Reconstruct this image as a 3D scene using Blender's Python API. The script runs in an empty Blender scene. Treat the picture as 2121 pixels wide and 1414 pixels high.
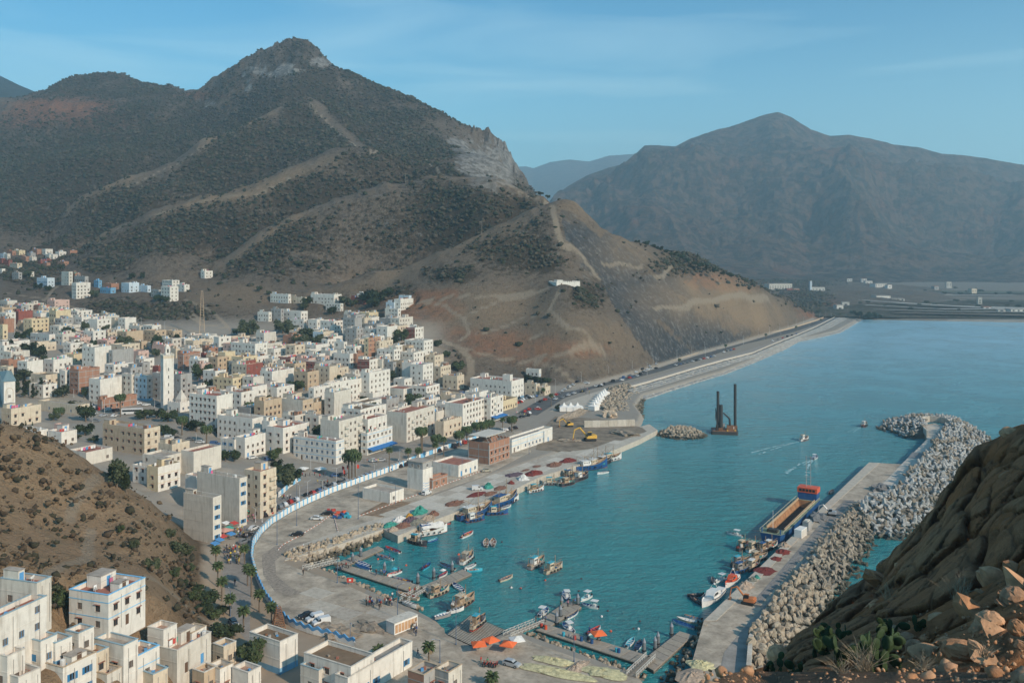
import bpy, math, random
import numpy as np
from mathutils import Vector
random.seed(7)
rng = np.random.default_rng(7)
S = bpy.context.scene
COL = S.collection
F, CX, YH, H = 1900.0, 1060.5, 520.0, 95.0   # lens in photo pixels, principal column, horizon row, eye height
# ---------------- camera, sky, sun, exposure ----------------
cd = bpy.data.cameras.new('camera'); cam = bpy.data.objects.new('camera', cd); COL.objects.link(cam)
cam.location = (0, 0, H); cam.rotation_euler = (math.radians(90), 0, 0)
cd.sensor_width = 36; cd.lens = 36*F/2121; cd.shift_y = (YH-707)/2121; cd.clip_start = 1; cd.clip_end = 60000
S.camera = cam
SUN_AZ, SUN_EL = math.radians(134), math.radians(29)     # azimuth clockwise from +Y
w = bpy.data.worlds.new('World'); S.world = w; w.use_nodes = True
nt = w.node_tree; bg = nt.nodes['Background']
sky = nt.nodes.new('ShaderNodeTexSky'); sky.sky_type = 'NISHITA'; sky.sun_disc = False
sky.sun_elevation = SUN_EL; sky.sun_rotation = SUN_AZ; sky.air_density = 1.0; sky.dust_density = 0.7; sky.ozone_density = 3.0; sky.altitude = 100
tc = nt.nodes.new('ShaderNodeTexCoord'); mp = nt.nodes.new('ShaderNodeMapping'); mp.inputs['Scale'].default_value = (1.2, 1.2, 9)
mp.inputs['Rotation'].default_value = (0.25, 0.15, 0)
cn = nt.nodes.new('ShaderNodeTexNoise'); cn.inputs['Scale'].default_value = 2.1; cn.inputs['Detail'].default_value = 8; cn.inputs['Distortion'].default_value = 0.6
cr = nt.nodes.new('ShaderNodeValToRGB'); cr.color_ramp.elements[0].position = 0.5; cr.color_ramp.elements[1].position = 0.85
cr.color_ramp.elements[1].color = (0.42, 0.42, 0.42, 1)
mx = nt.nodes.new('ShaderNodeMixRGB'); mx.inputs[2].default_value = (5.6, 7.4, 7.6, 1)
tint = nt.nodes.new('ShaderNodeMixRGB'); tint.blend_type = 'MULTIPLY'; tint.inputs[0].default_value = 1; tint.inputs[2].default_value = (0.31, 0.80, 0.89, 1)
nt.links.new(tc.outputs['Generated'], mp.inputs[0]); nt.links.new(mp.outputs[0], cn.inputs['Vector'])
nt.links.new(cn.outputs['Fac'], cr.inputs[0]); nt.links.new(cr.outputs[0], mx.inputs[0]); nt.links.new(sky.outputs[0], tint.inputs[1])
sx = nt.nodes.new('ShaderNodeSeparateXYZ'); nt.links.new(tc.outputs['Generated'], sx.inputs[0])
vr = nt.nodes.new('ShaderNodeMapRange'); vr.interpolation_type = 'SMOOTHSTEP'; vr.inputs[1].default_value = 0.0; vr.inputs[2].default_value = 0.28; vr.inputs[3].default_value = 0.5; vr.inputs[4].default_value = 0.0; nt.links.new(sx.outputs[2], vr.inputs[0])
veil = nt.nodes.new('ShaderNodeMixRGB'); veil.inputs[2].default_value = (4.2, 6.6, 6.9, 1); nt.links.new(vr.outputs[0], veil.inputs[0]); nt.links.new(tint.outputs[0], veil.inputs[1])
nt.links.new(veil.outputs[0], mx.inputs[1]); nt.links.new(mx.outputs[0], bg.inputs['Color']); bg.inputs['Strength'].default_value = 0.1
sl = bpy.data.lights.new('sun', 'SUN'); sl.energy = 2.7; sl.angle = math.radians(1.2); sl.color = (1.0, 0.83, 0.65)
so = bpy.data.objects.new('sun', sl); COL.objects.link(so)
sd = Vector((math.sin(SUN_AZ)*math.cos(SUN_EL), math.cos(SUN_AZ)*math.cos(SUN_EL), math.sin(SUN_EL)))
so.rotation_euler = sd.to_track_quat('Z', 'Y').to_euler()
vs = S.view_settings; vs.view_transform = 'Standard'; vs.look = 'None'; vs.gamma = 1; vs.exposure = 0.7; vs.use_curve_mapping = False
S.render.engine = 'CYCLES'; S.cycles.max_bounces = 6; S.cycles.volume_bounces = 1; S.cycles.diffuse_bounces = 3
# ---------------- materials ----------------
MATS = {}
def M(key, col=(.5, .5, .5), rough=.85, var=.12, sc=.5, bump=0., metal=0., dirt=0., wet=False):
    if key in MATS: return MATS[key]
    m = bpy.data.materials.new(key); m.use_nodes = True; n = m.node_tree; L = n.links.new
    b = n.nodes['Principled BSDF']; b.inputs['Roughness'].default_value = rough; b.inputs['Metallic'].default_value = metal
    if 'Specular IOR Level' in b.inputs: b.inputs['Specular IOR Level'].default_value = .3
    g = n.nodes.new('ShaderNodeNewGeometry')
    t = n.nodes.new('ShaderNodeTexNoise'); t.inputs['Scale'].default_value = sc; t.inputs['Detail'].default_value = 6; t.inputs['Roughness'].default_value = .65
    L(g.outputs['Position'], t.inputs['Vector'])
    r = n.nodes.new('ShaderNodeValToRGB'); e = r.color_ramp.elements
    e[0].position = .3; e[1].position = .7
    e[0].color = (*[c*(1-var*1.6) for c in col], 1); e[1].color = (*[min(1, c*(1+var)) for c in col], 1)
    L(t.outputs['Fac'], r.inputs[0]); out = r.outputs[0]
    if dirt:
        mpn = n.nodes.new('ShaderNodeMapping'); mpn.inputs['Scale'].default_value = (1.3, 1.3, .16)
        t2 = n.nodes.new('ShaderNodeTexNoise'); t2.inputs['Scale'].default_value = .9; t2.inputs['Detail'].default_value = 5
        L(g.outputs['Position'], mpn.inputs[0]); L(mpn.outputs[0], t2.inputs['Vector'])
        r2 = n.nodes.new('ShaderNodeValToRGB'); r2.color_ramp.elements[0].position = .52; r2.color_ramp.elements[1].position = .78
        r2.color_ramp.elements[1].color = (dirt, dirt, dirt, 1)
        L(t2.outputs['Fac'], r2.inputs[0])
        x = n.nodes.new('ShaderNodeMixRGB'); x.blend_type = 'MIX'; L(r2.outputs[0], x.inputs[0]); L(out, x.inputs[1])
        x.inputs[2].default_value = (col[0]*.42, col[1]*.38, col[2]*.33, 1); out = x.outputs[0]
    if wet:                                     # soaked and weedy below the tide line
        sz = n.nodes.new('ShaderNodeSeparateXYZ'); L(g.outputs['Position'], sz.inputs[0]); wr_ = n.nodes.new('ShaderNodeMapRange'); wr_.inputs[1].default_value = .9; wr_.inputs[2].default_value = 1.7; wr_.inputs[3].default_value = .85; wr_.inputs[4].default_value = 0; L(sz.outputs[2], wr_.inputs[0])
        xw = n.nodes.new('ShaderNodeMixRGB'); L(wr_.outputs[0], xw.inputs[0]); L(out, xw.inputs[1]); xw.inputs[2].default_value = (.035, .035, .022, 1); out = xw.outputs[0]
    L(out, b.inputs['Base Color'])
    if bump:
        bn = n.nodes.new('ShaderNodeBump'); bn.inputs['Strength'].default_value = min(1, bump); bn.inputs['Distance'].default_value = bump*.3
        L(t.outputs['Fac'], bn.inputs['Height']); L(bn.outputs[0], b.inputs['Normal'])
    MATS[key] = m; return m
# ---------------- mesh helpers ----------------
class MB:
    def __init__(s): s.v = []; s.f = []; s.m = []
    def add(s, vs, fs, mi=0):
        o = len(s.v); s.v += [tuple(p) for p in vs]; s.f += [tuple(i+o for i in f) for f in fs]; s.m += [mi]*len(fs); return s
    def box(s, x0, x1, y0, y1, z0, z1, mi=0, top=None):
        a = [(x0,y0,z0),(x1,y0,z0),(x1,y1,z0),(x0,y1,z0),(x0,y0,z1),(x1,y0,z1),(x1,y1,z1),(x0,y1,z1)]
        s.add(a, [(0,3,2,1),(0,1,5,4),(1,2,6,5),(2,3,7,6),(3,0,4,7)], mi); o = len(s.v)-8
        s.f.append((o+4,o+5,o+6,o+7)); s.m.append(mi if top is None else top); return s
    def tube(s, p, q, r0, r1=None, n=6, mi=0, cap=True):
        r1 = r0 if r1 is None else r1
        p = Vector(p); q = Vector(q); d = (q-p).normalized(); a = d.orthogonal().normalized(); b = d.cross(a)
        vs = [tuple(p+(a*math.cos(k*6.28318/n)+b*math.sin(k*6.28318/n))*r0) for k in range(n)]+[tuple(q+(a*math.cos(k*6.28318/n)+b*math.sin(k*6.28318/n))*r1) for k in range(n)]
        fs = [(k,(k+1)%n,n+(k+1)%n,n+k) for k in range(n)]
        if cap: fs += [tuple(range(n-1,-1,-1)), tuple(range(n,2*n))]
        return s.add(vs, fs, mi)
    def prism(s, pts, z0, z1, mi=0, top=None):
        n = len(pts); a = sum(pts[i][0]*pts[(i+1)%n][1]-pts[(i+1)%n][0]*pts[i][1] for i in range(n))
        if a < 0: pts = pts[::-1]
        vs = [(p[0],p[1],z0) for p in pts]+[(p[0],p[1],z1) for p in pts]
        s.add(vs, [(i,(i+1)%n,n+(i+1)%n,n+i) for i in range(n)], mi)
        o = len(s.v)-2*n; s.f.append(tuple(o+n+i for i in range(n))); s.m.append(mi if top is None else top)
        s.f.append(tuple(o+i for i in range(n-1,-1,-1))); s.m.append(mi); return s
    def blob(s, c, rx, ry, rz, seg=7, rings=4, jit=.15, mi=0, flat=0.):
        vs = []; fs = []
        for i in range(1, rings):
            th = math.pi*i/rings
            for k in range(seg):
                a = 6.28318*(k+.5*(i%2))/seg; j = 1+random.uniform(-jit, jit)
                z = math.cos(th)*rz*j
                if flat and z < -flat*rz: z = -flat*rz
                vs.append((c[0]+math.sin(th)*math.cos(a)*rx*j, c[1]+math.sin(th)*math.sin(a)*ry*j, c[2]+z))
        t = len(vs); vs += [(c[0],c[1],c[2]+rz), (c[0],c[1],c[2]-(flat*rz if flat else rz))]
        for i in range(rings-2):
            for k in range(seg): a = i*seg+k; b = i*seg+(k+1)%seg; fs.append((a, a+seg, b+seg, b))
        for k in range(seg): fs.append((t, k, (k+1)%seg)); o = (rings-2)*seg; fs.append((t+1, o+(k+1)%seg, o+k))
        return s.add(vs, fs, mi)
    def mesh(s, name, mats, smooth=False):
        me = bpy.data.meshes.new(name); me.from_pydata(s.v, [], s.f)
        for m in (mats if isinstance(mats, (list, tuple)) else [mats]): me.materials.append(m)
        if len(me.materials) > 1: me.polygons.foreach_set('material_index', s.m)
        if smooth: me.polygons.foreach_set('use_smooth', [True]*len(me.polygons))
        me.update(); return me
    def obj(s, name, mats, parent=None, loc=(0,0,0), rz=0., smooth=False):
        return mk(name, s.mesh(name, mats, smooth), parent, loc, rz)
def mk(name, data, parent=None, loc=(0,0,0), rz=0.):
    o = bpy.data.objects.new(name, data); COL.objects.link(o); o.location = loc
    if rz: o.rotation_euler = (0, 0, rz)
    if parent: o.parent = parent
    return o
THINGS = []
def tag(o, label, cat, group=None, px=None):
    o['label'] = label; o['category'] = cat
    if group: o['group'] = group
    THINGS.append(o); return o
def thing(name, label, cat, loc=(0,0,0), rz=0., group=None):
    return tag(mk(name, None, None, loc, rz), label, cat, group)
def copy_tree(o, loc=None, rz=None, parent=None):
    c = o.copy(); COL.objects.link(c); c.parent = parent
    if loc is not None: c.location = loc
    if rz is not None: c.rotation_euler = (0, 0, rz)
    for ch in o.children: copy_tree(ch, parent=c)
    if parent is None and 'category' in c: THINGS.append(c)
    return c
def struct(o, kind='structure'): o['kind'] = kind; return o
def grid_mesh(name, X, Y, Z, mats, smooth=True, flip=False):
    R, C = X.shape; me = bpy.data.meshes.new(name)
    me.vertices.add(R*C); me.vertices.foreach_set('co', np.stack([X, Y, Z], -1).astype(np.float32).ravel())
    i = np.arange(R*C).reshape(R, C); q = np.stack([i[:-1,:-1], i[:-1,1:], i[1:,1:], i[1:,:-1]], -1).reshape(-1, 4)
    if flip: q = q[:, ::-1]
    n = len(q); me.loops.add(n*4); me.loops.foreach_set('vertex_index', q.ravel().astype(np.int32))
    me.polygons.add(n); me.polygons.foreach_set('loop_start', (np.arange(n)*4).astype(np.int32))
    me.update(calc_edges=True); me.polygons.foreach_set('use_smooth', np.full(n, smooth))
    me.materials.append(mats); return me
def raw_mesh(name, V, T, mats, mi=None, smooth=False):     # numpy verts, equal-sized faces
    me = bpy.data.meshes.new(name); k = T.shape[1]
    me.vertices.add(len(V)); me.vertices.foreach_set('co', V.astype(np.float32).ravel())
    me.loops.add(T.size); me.loops.foreach_set('vertex_index', T.ravel().astype(np.int32))
    me.polygons.add(len(T)); me.polygons.foreach_set('loop_start', (np.arange(len(T))*k).astype(np.int32))
    for m in (mats if isinstance(mats, (list, tuple)) else [mats]): me.materials.append(m)
    if mi is not None: me.polygons.foreach_set('material_index', mi.astype(np.int32))
    me.update(calc_edges=True)
    if smooth: me.polygons.foreach_set('use_smooth', np.ones(len(T), bool))
    return me
def setcol(me, name, arr):
    a = me.color_attributes.new(name, 'FLOAT_COLOR', 'POINT'); a.data.foreach_set('color', arr.astype(np.float32).ravel())
# ---------------- noise ----------------
def vnoise(x, y, seed=0):
    xi = np.floor(x).astype(np.int64); yi = np.floor(y).astype(np.int64); fx = x-xi; fy = y-yi
    fx = fx*fx*fx*(fx*(fx*6-15)+10); fy = fy*fy*fy*(fy*(fy*6-15)+10)
    def h(a, b):
        n = (a*374761393+b*668265263+seed*974634777) & 0xffffffff; n = ((n ^ (n >> 13))*1274126177) & 0xffffffff
        return ((n ^ (n >> 16)) & 0xffff)/65535.0
    return (h(xi,yi)*(1-fx)+h(xi+1,yi)*fx)*(1-fy)+(h(xi,yi+1)*(1-fx)+h(xi+1,yi+1)*fx)*fy
def fbm(x, y, wl, octs=5, seed=0, gain=.5, ridged=False):
    s = 0; a = 1; t = 0
    for o in range(octs):
        n = vnoise(x/wl+o*17.3, y/wl-o*9.1, seed+o)
        n = (1-abs(2*n-1)*1.0)*2-1 if ridged else 2*n-1
        s = s+a*n; t += a; a *= gain; wl /= 2.03
    return s/t
# ---------------- projection helpers: a pixel of the photo plus a height gives a point of the place ----------------
def P(px, py, z=0.):
    Y = F*(H-z)/(py-YH); return ((px-CX)*Y/F, Y, z)
def PD(px, py, Y): return ((px-CX)*Y/F, Y, H-(py-YH)*Y/F)
def poly(pts, z=0.): return [P(a, b, z)[:2] for a, b in pts]
def seg_dist(X, Y, pts, closed=False):
    d = np.full(X.shape, 1e9); n = len(pts)
    for i in range(n if closed else n-1):
        ax, ay = pts[i][:2]; bx, by = pts[(i+1) % n][:2]; vx, vy = bx-ax, by-ay; L = vx*vx+vy*vy+1e-9
        t = np.clip(((X-ax)*vx+(Y-ay)*vy)/L, 0, 1); d = np.minimum(d, np.hypot(X-ax-t*vx, Y-ay-t*vy))
    return d
def inside(X, Y, pts):
    r = np.zeros(np.shape(X), bool); n = len(pts)
    for i in range(n):
        x0, y0 = pts[i][:2]; x1, y1 = pts[(i+1) % n][:2]
        if y0 == y1: continue
        r ^= ((y0 > Y) != (y1 > Y)) & (X < (x1-x0)*(Y-y0)/(y1-y0)+x0)
    return r
def sst(x, a, b): t = np.clip((x-a)/(b-a), 0, 1); return t*t*(3-2*t)
# ---------------- terrain ----------------
C = []
def cp(s, zmode=False):
    for a in s: C.append(PD(*a) if not zmode else ((a[0]-CX)*a[1]/F, a[1], a[2]))
# nose hill above the bay (nearest ridge)
cp([(785,592,800),(841,560,810),(898,528,820),(946,511,825),(997,488,830),(1068,463,845),(1141,426,862),(1165,416,870),(1190,420,870),(1218,445,870),(1252,476,875),(1300,502,885),(1355,527,900),(1389,549,915),(1431,566,940),(1459,572,955),(1490,577,975),(1533,591,1005),(1589,616,1045),(1632,637,1070),(1660,659,1085)])
cp([(1175,590,720),(1175,640,690),(1175,700,660),(1175,500,790),(1000,560,765),(1000,640,720),(1000,700,680),(900,640,735),(900,700,686),(860,610,765),(1200,540,780),(1252,560,800),(1300,600,800),(1290,700,690),(1300,660,735),(1400,640,830),(1400,700,770),(1500,650,905),(1550,660,960),(1600,660,1005),(1100,560,765),(1100,640,715),(1100,700,675),(1240,640,730)])
# behind it: pine strip and red bluff, then the drop to the plain
cp([(1320,499,960),(1400,531,1010),(1480,561,1060),(1530,578,1110),(1600,612,1160),(1650,618,1190),(1700,640,1225),(1735,655,1290)])
cp([(1165,960,110),(1220,970,90),(1350,1100,40),(1450,1200,24),(1550,1300,14),(1650,1400,9),(1250,1300,30),(1180,1400,40),(1750,1450,6),(1600,1800,8),(1300,1800,14),(1115,1500,110),(1140,1250,60),(1200,2400,20),(1500,2600,12),(1800,2400,6),(1900,1600,5)], True)
RIDGES = [[(785,592,800),(841,560,810),(898,528,820),(946,511,825),(997,488,830),(1068,463,845),(1115,440,855)],
 [(450,558,890),(500,522,910),(600,457,940),(640,437,950),(700,411,965),(762,397,990),(836,380,1010)],
 [(198,503,1050),(226,482,1060),(307,446,1080),(375,427,1090),(450,416,1110),(530,404,1130),(601,368,1150),(650,345,1165),(700,326,1180)],
 [(141,437,1230),(170,407,1250),(212,392,1280),(318,360,1330),(424,300,1400),(500,262,1430),(580,225,1460)]]
for rd in RIDGES:
    for a in rd: x, y, z = PD(*a); C.append((x*(y+60)/y, y+60, z-27)); 
for rd in RIDGES:
    for a, b in zip(rd[:-1], rd[1:]): C.append(PD(*[(p+q)/2 for p, q in zip(a, b)]))
# second ridge (dark spur)
cp([(430,575,880),(450,558,890),(500,522,910),(600,457,940),(640,437,950),(700,411,965),(762,397,990),(836,380,1010),(881,361,1025),(955,366,1020),(1025,380,1000),(1068,391,985),(1124,411,930)])
cp([(900,450,930),(800,480,920),(700,520,900),(600,560,870),(650,590,830),(560,590,835),(900,505,880),(1000,440,900),(780,560,840)])
cp([(997,870,104),(1070,885,114),(900,850,84)], True)
# third ridge
cp([(198,503,1050),(226,482,1060),(307,446,1080),(375,427,1090),(450,416,1110),(530,404,1130),(601,368,1150),(650,345,1165),(700,326,1180),(770,322,1190),(855,318,1195),(880,335,1150),(905,355,1090)])
cp([(250,545,930),(400,520,930),(320,500,990),(500,480,1000),(600,430,1040),(700,403,1060),(800,372,1095)])
cp([(600,985,118),(700,1010,138),(500,950,96),(800,1050,158),(420,930,80)], True)
# fourth ridge under the summit
cp([(100,500,1200),(141,437,1230),(170,407,1250),(212,392,1280),(318,360,1330),(424,300,1400),(500,262,1430),(580,225,1460),(629,203,1480),(660,240,1430),(700,272,1400),(735,300,1350),(760,318,1290)])
cp([(150,500,1120),(250,450,1180),(400,385,1240),(500,340,1290),(600,280,1370),(600,330,1290),(400,412,1170),(300,432,1150)])
cp([(300,1100,126),(450,1150,142),(200,1090,96),(650,1240,200),(100,1330,118),(250,1400,170),(400,1500,235),(520,1540,290)], True)
BEHIND = []
# summit, saddle, cliff
cp([(-300,200,2100),(-150,215,2050),(0,214,2050),(60,204,2080),(90,191,2100),(130,170,2130),(190,157,2150),(240,160,2130),(300,178,2100),(320,186,2050),(400,191,2000),(430,187,1950),(480,150,1900),(520,128,1870),(560,105,1850),(595,90,1835),(614,83,1830),(632,89,1830),(650,103,1825),(685,140,1820),(740,165,1800),(790,190,1780),(850,215,1750),(905,245,1720),(945,268,1690),(985,291,1660),(1005,297,1650),(1030,292,1640),(1045,306,1630),(1056,332,1620),(1072,366,1600),(1098,394,1560)])
cp([(100,240,1800),(200,240,1800),(300,230,1750),(400,230,1800),(50,300,1600),(150,300,1600),(250,300,1560),(50,400,1400),(50,450,1300),(30,500,1200),(200,345,1450),(450,235,1700),(550,175,1700),(620,140,1680),(700,200,1650),(700,240,1550),(800,260,1500),(800,300,1390),(900,290,1450),(900,330,1300),(1000,340,1400),(1050,372,1360),(1000,366,1200),(1080,395,1250)])
cp([(-300,2700,260),(0,2700,300),(200,2700,300),(400,2600,260),(614,2400,300),(800,2300,200),(950,2200,110),(1060,2000,60),(1110,1750,60),(-300,1500,220),(-300,1000,110),(-300,700,60)], True)
cp([(60,530,1160),(0,520,1160),(110,548,1060),(-100,560,950),(200,560,930)])
# town slope: pixel and height
for a in [(540,1120,3),(600,1030,3),(700,975,3),(850,920,3),(1000,870,3),(1100,850,3),(1200,820,3),(415,885,10),(350,860,11),(275,858,11),(200,900,12),(130,860,14),(60,850,15),(100,930,14),(600,830,13),(700,800,15),(850,810,9),(900,790,11),(540,740,23),(700,720,28),(850,700,32),(640,640,46),(740,640,46),(200,763,22),(30,780,22),(30,690,34),(200,690,34),(450,690,31),(160,620,51),(340,625,50),(60,590,62),(450,600,60),(-150,700,36),(-150,850,20),(500,900,8),(640,900,7),(750,860,7),(500,960,5),(400,960,9),(980,770,11),(1100,775,9),(1200,788,7),(820,640,48)]:
    C.append(P(*a))
# near left spur and the slope under the nearest houses
cp([(0,885,260),(60,895,261),(110,916,262),(170,958,262),(200,985,260),(250,1010,262),(300,1035,265),(340,1062,264),(370,1100,260),(400,1150,250),(0,1000,225),(-150,870,250),(-150,1100,190),(0,1180,185),(100,1060,226),(200,1080,235),(200,1160,212),(300,1120,235),(300,1200,205),(400,1230,215),(440,1270,205),(440,1225,236),(0,1400,150),(200,1400,152),(400,1400,166),(-100,1500,135)])
cp([(0,310,19),(100,315,17),(200,305,15),(300,305,9),(370,300,6),(0,120,24),(200,125,22),(400,130,17),(600,140,7)], True)
for a in [(490,1300,3.5),(480,1240,3),(480,1180,3),(560,1400,4),(640,1350,3),(700,1414,3),(560,1300,3),(520,1420,7)]: C.append(P(*a))
C = np.array(C)
k, i = np.unique(np.round(C[:, :2]/4), axis=0, return_index=True); C = C[i]
def K(r): return r*r*np.log(r+1e-9)
SC = 500.0
Cx = C[:, :2]/SC; n_ = len(C)
A = np.zeros((n_+3, n_+3)); A[:n_, :n_] = K(np.hypot(Cx[:,None,0]-Cx[None,:,0], Cx[:,None,1]-Cx[None,:,1]))+np.eye(n_)*2e-4
A[:n_, n_] = 1; A[:n_, n_+1:] = Cx; A[n_, :n_] = 1; A[n_+1:, :n_] = Cx.T
WT = np.linalg.solve(A, np.concatenate([C[:, 2], np.zeros(3)]))
def rbf(X, Y):
    s = X.shape; x = X.ravel()/SC; y = Y.ravel()/SC; z = WT[n_]+WT[n_+1]*x+WT[n_+2]*y
    for j in range(n_):
        r2 = (x-Cx[j,0])**2+(y-Cx[j,1])**2; z += WT[j]*.5*r2*np.log(r2+1e-12)
    return z.reshape(s)
# shoreline (harbour + bay) and flat waterfront
SEA = poly([(636,1172),(700,1196),(800,1243),(870,1272),(915,1296),(922,1316),(983,1345),(1064,1304),(1100,1325),(1200,1360),(1330,1408),(1400,1520)])
SEA = SEA+[(140,150),(140,60),(6000,60),(6000,1200)]+poly([(2600,672),(2121,668),(1900,664),(1783,662),(1765,672),(1735,688),(1700,697),(1650,707),(1620,724),(1560,750),(1500,774),(1450,789),(1380,811),(1335,824),(1320,845),(1335,865),(1330,880),(1300,905),(1150,950),(1000,1005),(880,1065),(800,1095),(740,1120),(690,1140)])
FLAT = poly([(560,1420),(525,1310),(490,1240),(480,1180),(490,1120),(560,1060),(680,990),(850,915),(1000,865),(1120,835),(1230,800),(1360,764),(1450,735),(1560,705),(1640,680),(1690,662)], 2.4)+poly([(1760,640),(1800,662),(1700,760),(1400,900),(1200,1000),(900,1150),(1200,1300),(1500,1420)], 2.4)+[(60,120),(-90,120)]
def height(X, Y):
    z = rbf(X, Y); u = CX+F*X/Y
    hill = sst(z, 35, 130)
    am = .6+6*hill+8*sst(Y, 1200, 2000)
    z = z+am*(fbm(X*1.0+.3*Y, Y*.55, 110, 6, 3, .55, True)*1.25-.1)+hill*3*fbm(X, Y, 38, 4, 9, .6)
    spur = sst(-X, 60, 90)*(1-sst(Y, 275, 300))*sst(Y, 200, 215); z = z+spur*(1.8*fbm(X, Y, 22, 5, 5, .6, True)+.5*fbm(X, Y, 5, 3, 8))
    cl = sst(u, 930, 985)*(1-sst(u, 1085, 1100))*sst(Y, 1520, 1600)*(1-sst(Y, 1700, 1760))
    z = z+cl*26*fbm(X, Y, 45, 6, 21, .7, True)
    sm = sst(u, 380, 480)*(1-sst(u, 640, 700))*sst(Y, 1650, 1750); z = z+sm*16*fbm(X, Y, 60, 5, 31, .65, True)
    fl = np.where(inside(X, Y, FLAT), 0, seg_dist(X, Y, FLAT, True)); z = 2.3+(z-2.3)*sst(fl, 0, 26)
    z = np.maximum(z, 2.3)
    ds = seg_dist(X, Y, SEA, True); ds = np.where(inside(X, Y, SEA), -ds, ds)
    return np.where(ds < 3, -6+(z+6)*sst(ds, -5, 3), z)
GU = np.arange(-260, 2660, 2.7)
GU = np.concatenate([GU[GU < 1905], np.arange(1905, 2660, 12)])
GY = np.exp(np.linspace(math.log(125), math.log(2750), 500))
UU, YY = np.meshgrid(GU, GY); XX = (UU-CX)*YY/F
ZZ = height(XX, YY)
SY = YH+F*(H-ZZ)/YY                                   # photo row of every ground point
def gz(X, Y):
    """ground height at a point (bilinear on the grid)"""
    u = CX+F*X/Y; i = np.clip(np.searchsorted(GU, u)-1, 0, len(GU)-2); j = np.clip(np.searchsorted(GY, Y)-1, 0, len(GY)-2)
    a = (u-GU[i])/(GU[i+1]-GU[i]); b = (Y-GY[j])/(GY[j+1]-GY[j])
    return float((ZZ[j,i]*(1-a)+ZZ[j,i+1]*a)*(1-b)+(ZZ[j+1,i]*(1-a)+ZZ[j+1,i+1]*a)*b)
def G(px, py, h=0., y0=0.):
    """first point of the ground, seen along the column px, whose top (h above it) shows at row py"""
    i = int(np.clip(np.searchsorted(GU, px)-1, 0, len(GU)-2)); a = (px-GU[i])/(GU[i+1]-GU[i])
    z = ZZ[:,i]*(1-a)+ZZ[:,i+1]*a; s = YH+F*(H-z-h)/GY
    ok = (s <= py) & (GY > y0) & (z > 0)
    j = int(np.argmax(ok)) if ok.any() else len(GY)-1
    j = max(j, 1); t = 0 if abs(s[j]-s[j-1]) < 1e-6 else np.clip((py-s[j-1])/(s[j]-s[j-1]), 0, 1)
    Y = GY[j-1]+(GY[j]-GY[j-1])*t; return ((px-CX)*Y/F, Y, float(z[j-1]+(z[j]-z[j-1])*t))
def blobmask(items):
    m = np.zeros(UU.shape)
    for (cx, cy, rx, ry, s) in items: m = np.maximum(m, s*np.exp(-(((UU-cx)/rx)**2+((SY-cy)/ry)**2)**1.5))
    return m
nz = fbm(XX, YY, 60, 5, 77); nz2 = fbm(XX, YY, 240, 4, 99)
veg = blobmask([(900,440,260,75,1),(700,490,190,45,1),(620,560,150,30,.7),(520,490,110,70,1),(480,540,70,50,.9),(400,470,140,40,.95),(330,500,160,35,.9),(250,470,140,60,.9),(600,400,140,60,.95),(500,370,200,80,1),(150,380,260,140,1),(560,290,250,70,.95),(430,330,130,60,.9),(700,190,300,120,.85),(620,130,130,60,.8),(200,180,200,35,.9),(340,260,170,60,1),(800,290,170,80,.7),(1080,520,90,42,.95),(1000,490,80,40,.7),(1130,545,45,18,1.3),(930,570,60,18,.9),(1220,610,40,32,1.2),(800,600,60,18,1),(350,650,120,22,1.2),(250,640,80,20,.9),(1410,545,130,30,1.2),(1660,620,60,25,.8),(60,560,70,30,.6),(230,550,60,20,.9),(1600,585,120,20,.9)])
veg = np.clip(veg*(1+.55*nz2+.9*nz), 0, 1.3)
bare = blobmask([(1200,430,50,40,1),(1300,520,90,60,1),(1450,620,150,60,1),(1560,650,90,40,1),(1000,650,170,60,.8),(1150,700,170,60,.8),(480,610,110,30,.9),(700,590,140,20,.5)]); veg = veg*(1-bare*.85)
crest = np.zeros(UU.shape)
for rd in RIDGES+[[(640,215,1470),(700,272,1400),(735,300,1350),(760,318,1290)],[(836,380,1010),(881,361,1025),(955,366,1020),(1025,380,1000),(1068,391,985),(1124,411,930)],[(1141,426,862),(1165,416,870)]]:
    dd = seg_dist(XX+9*nz, YY+9*nz, [PD(*a)[:2] for a in rd]); crest = np.maximum(crest, 1-sst(dd, 2, 17))
veg = veg*(1-crest*.95)
fringe = np.zeros(UU.shape)
for rd, wf in zip(RIDGES+[[(836,380,1010),(881,361,1025),(955,366,1020),(1025,380,1000),(1068,391,985),(1124,411,930)]], (17, 13, 12, 12, 10)):
    rr = np.array(rd, float); pc = np.interp(UU, rr[:,0], rr[:,1]); yc = np.interp(UU, rr[:,0], rr[:,2]); inr = sst(UU, rr[0,0]-20, rr[0,0]+10)*(1-sst(UU, rr[-1,0]-10, rr[-1,0]+20))
    d_ = SY-pc+6*nz; front = (YY < yc+22) & (YY > yc-260); fringe = np.maximum(fringe, inr*np.where(front, np.exp(-np.maximum(d_, 0)/(wf*(.8+.7*nz2+.3))), 0))
    beh = (YY > yc+22) & (YY < yc+420) & (SY < pc+4); veg = veg+inr*np.where(beh, .5*np.exp(-np.maximum(pc-SY, 0)/34), 0)
veg = np.clip(veg, 0, 1.25)*(1-.8*fringe)
SPUR = (XX < -40) & (YY < 300) & (YY > 150); veg = np.where(SPUR, .12+.5*nz+.7*sst(UU, 300, 420), veg)
red = blobmask([(150,232,140,34,1),(240,262,60,22,1),(290,275,50,14,.8),(60,255,70,12,.9),(420,197,60,8,.9),(880,640,90,30,1.0),(970,700,100,30,.6),(1080,720,110,34,.9),(1200,725,80,22,.8),(900,610,70,15,.8),(1500,585,110,18,1.1),(1700,640,50,25,1.1),(1450,575,60,14,.9),(150,340,140,20,.5),(60,380,90,40,.5)])*(1+.6*nz)
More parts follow.
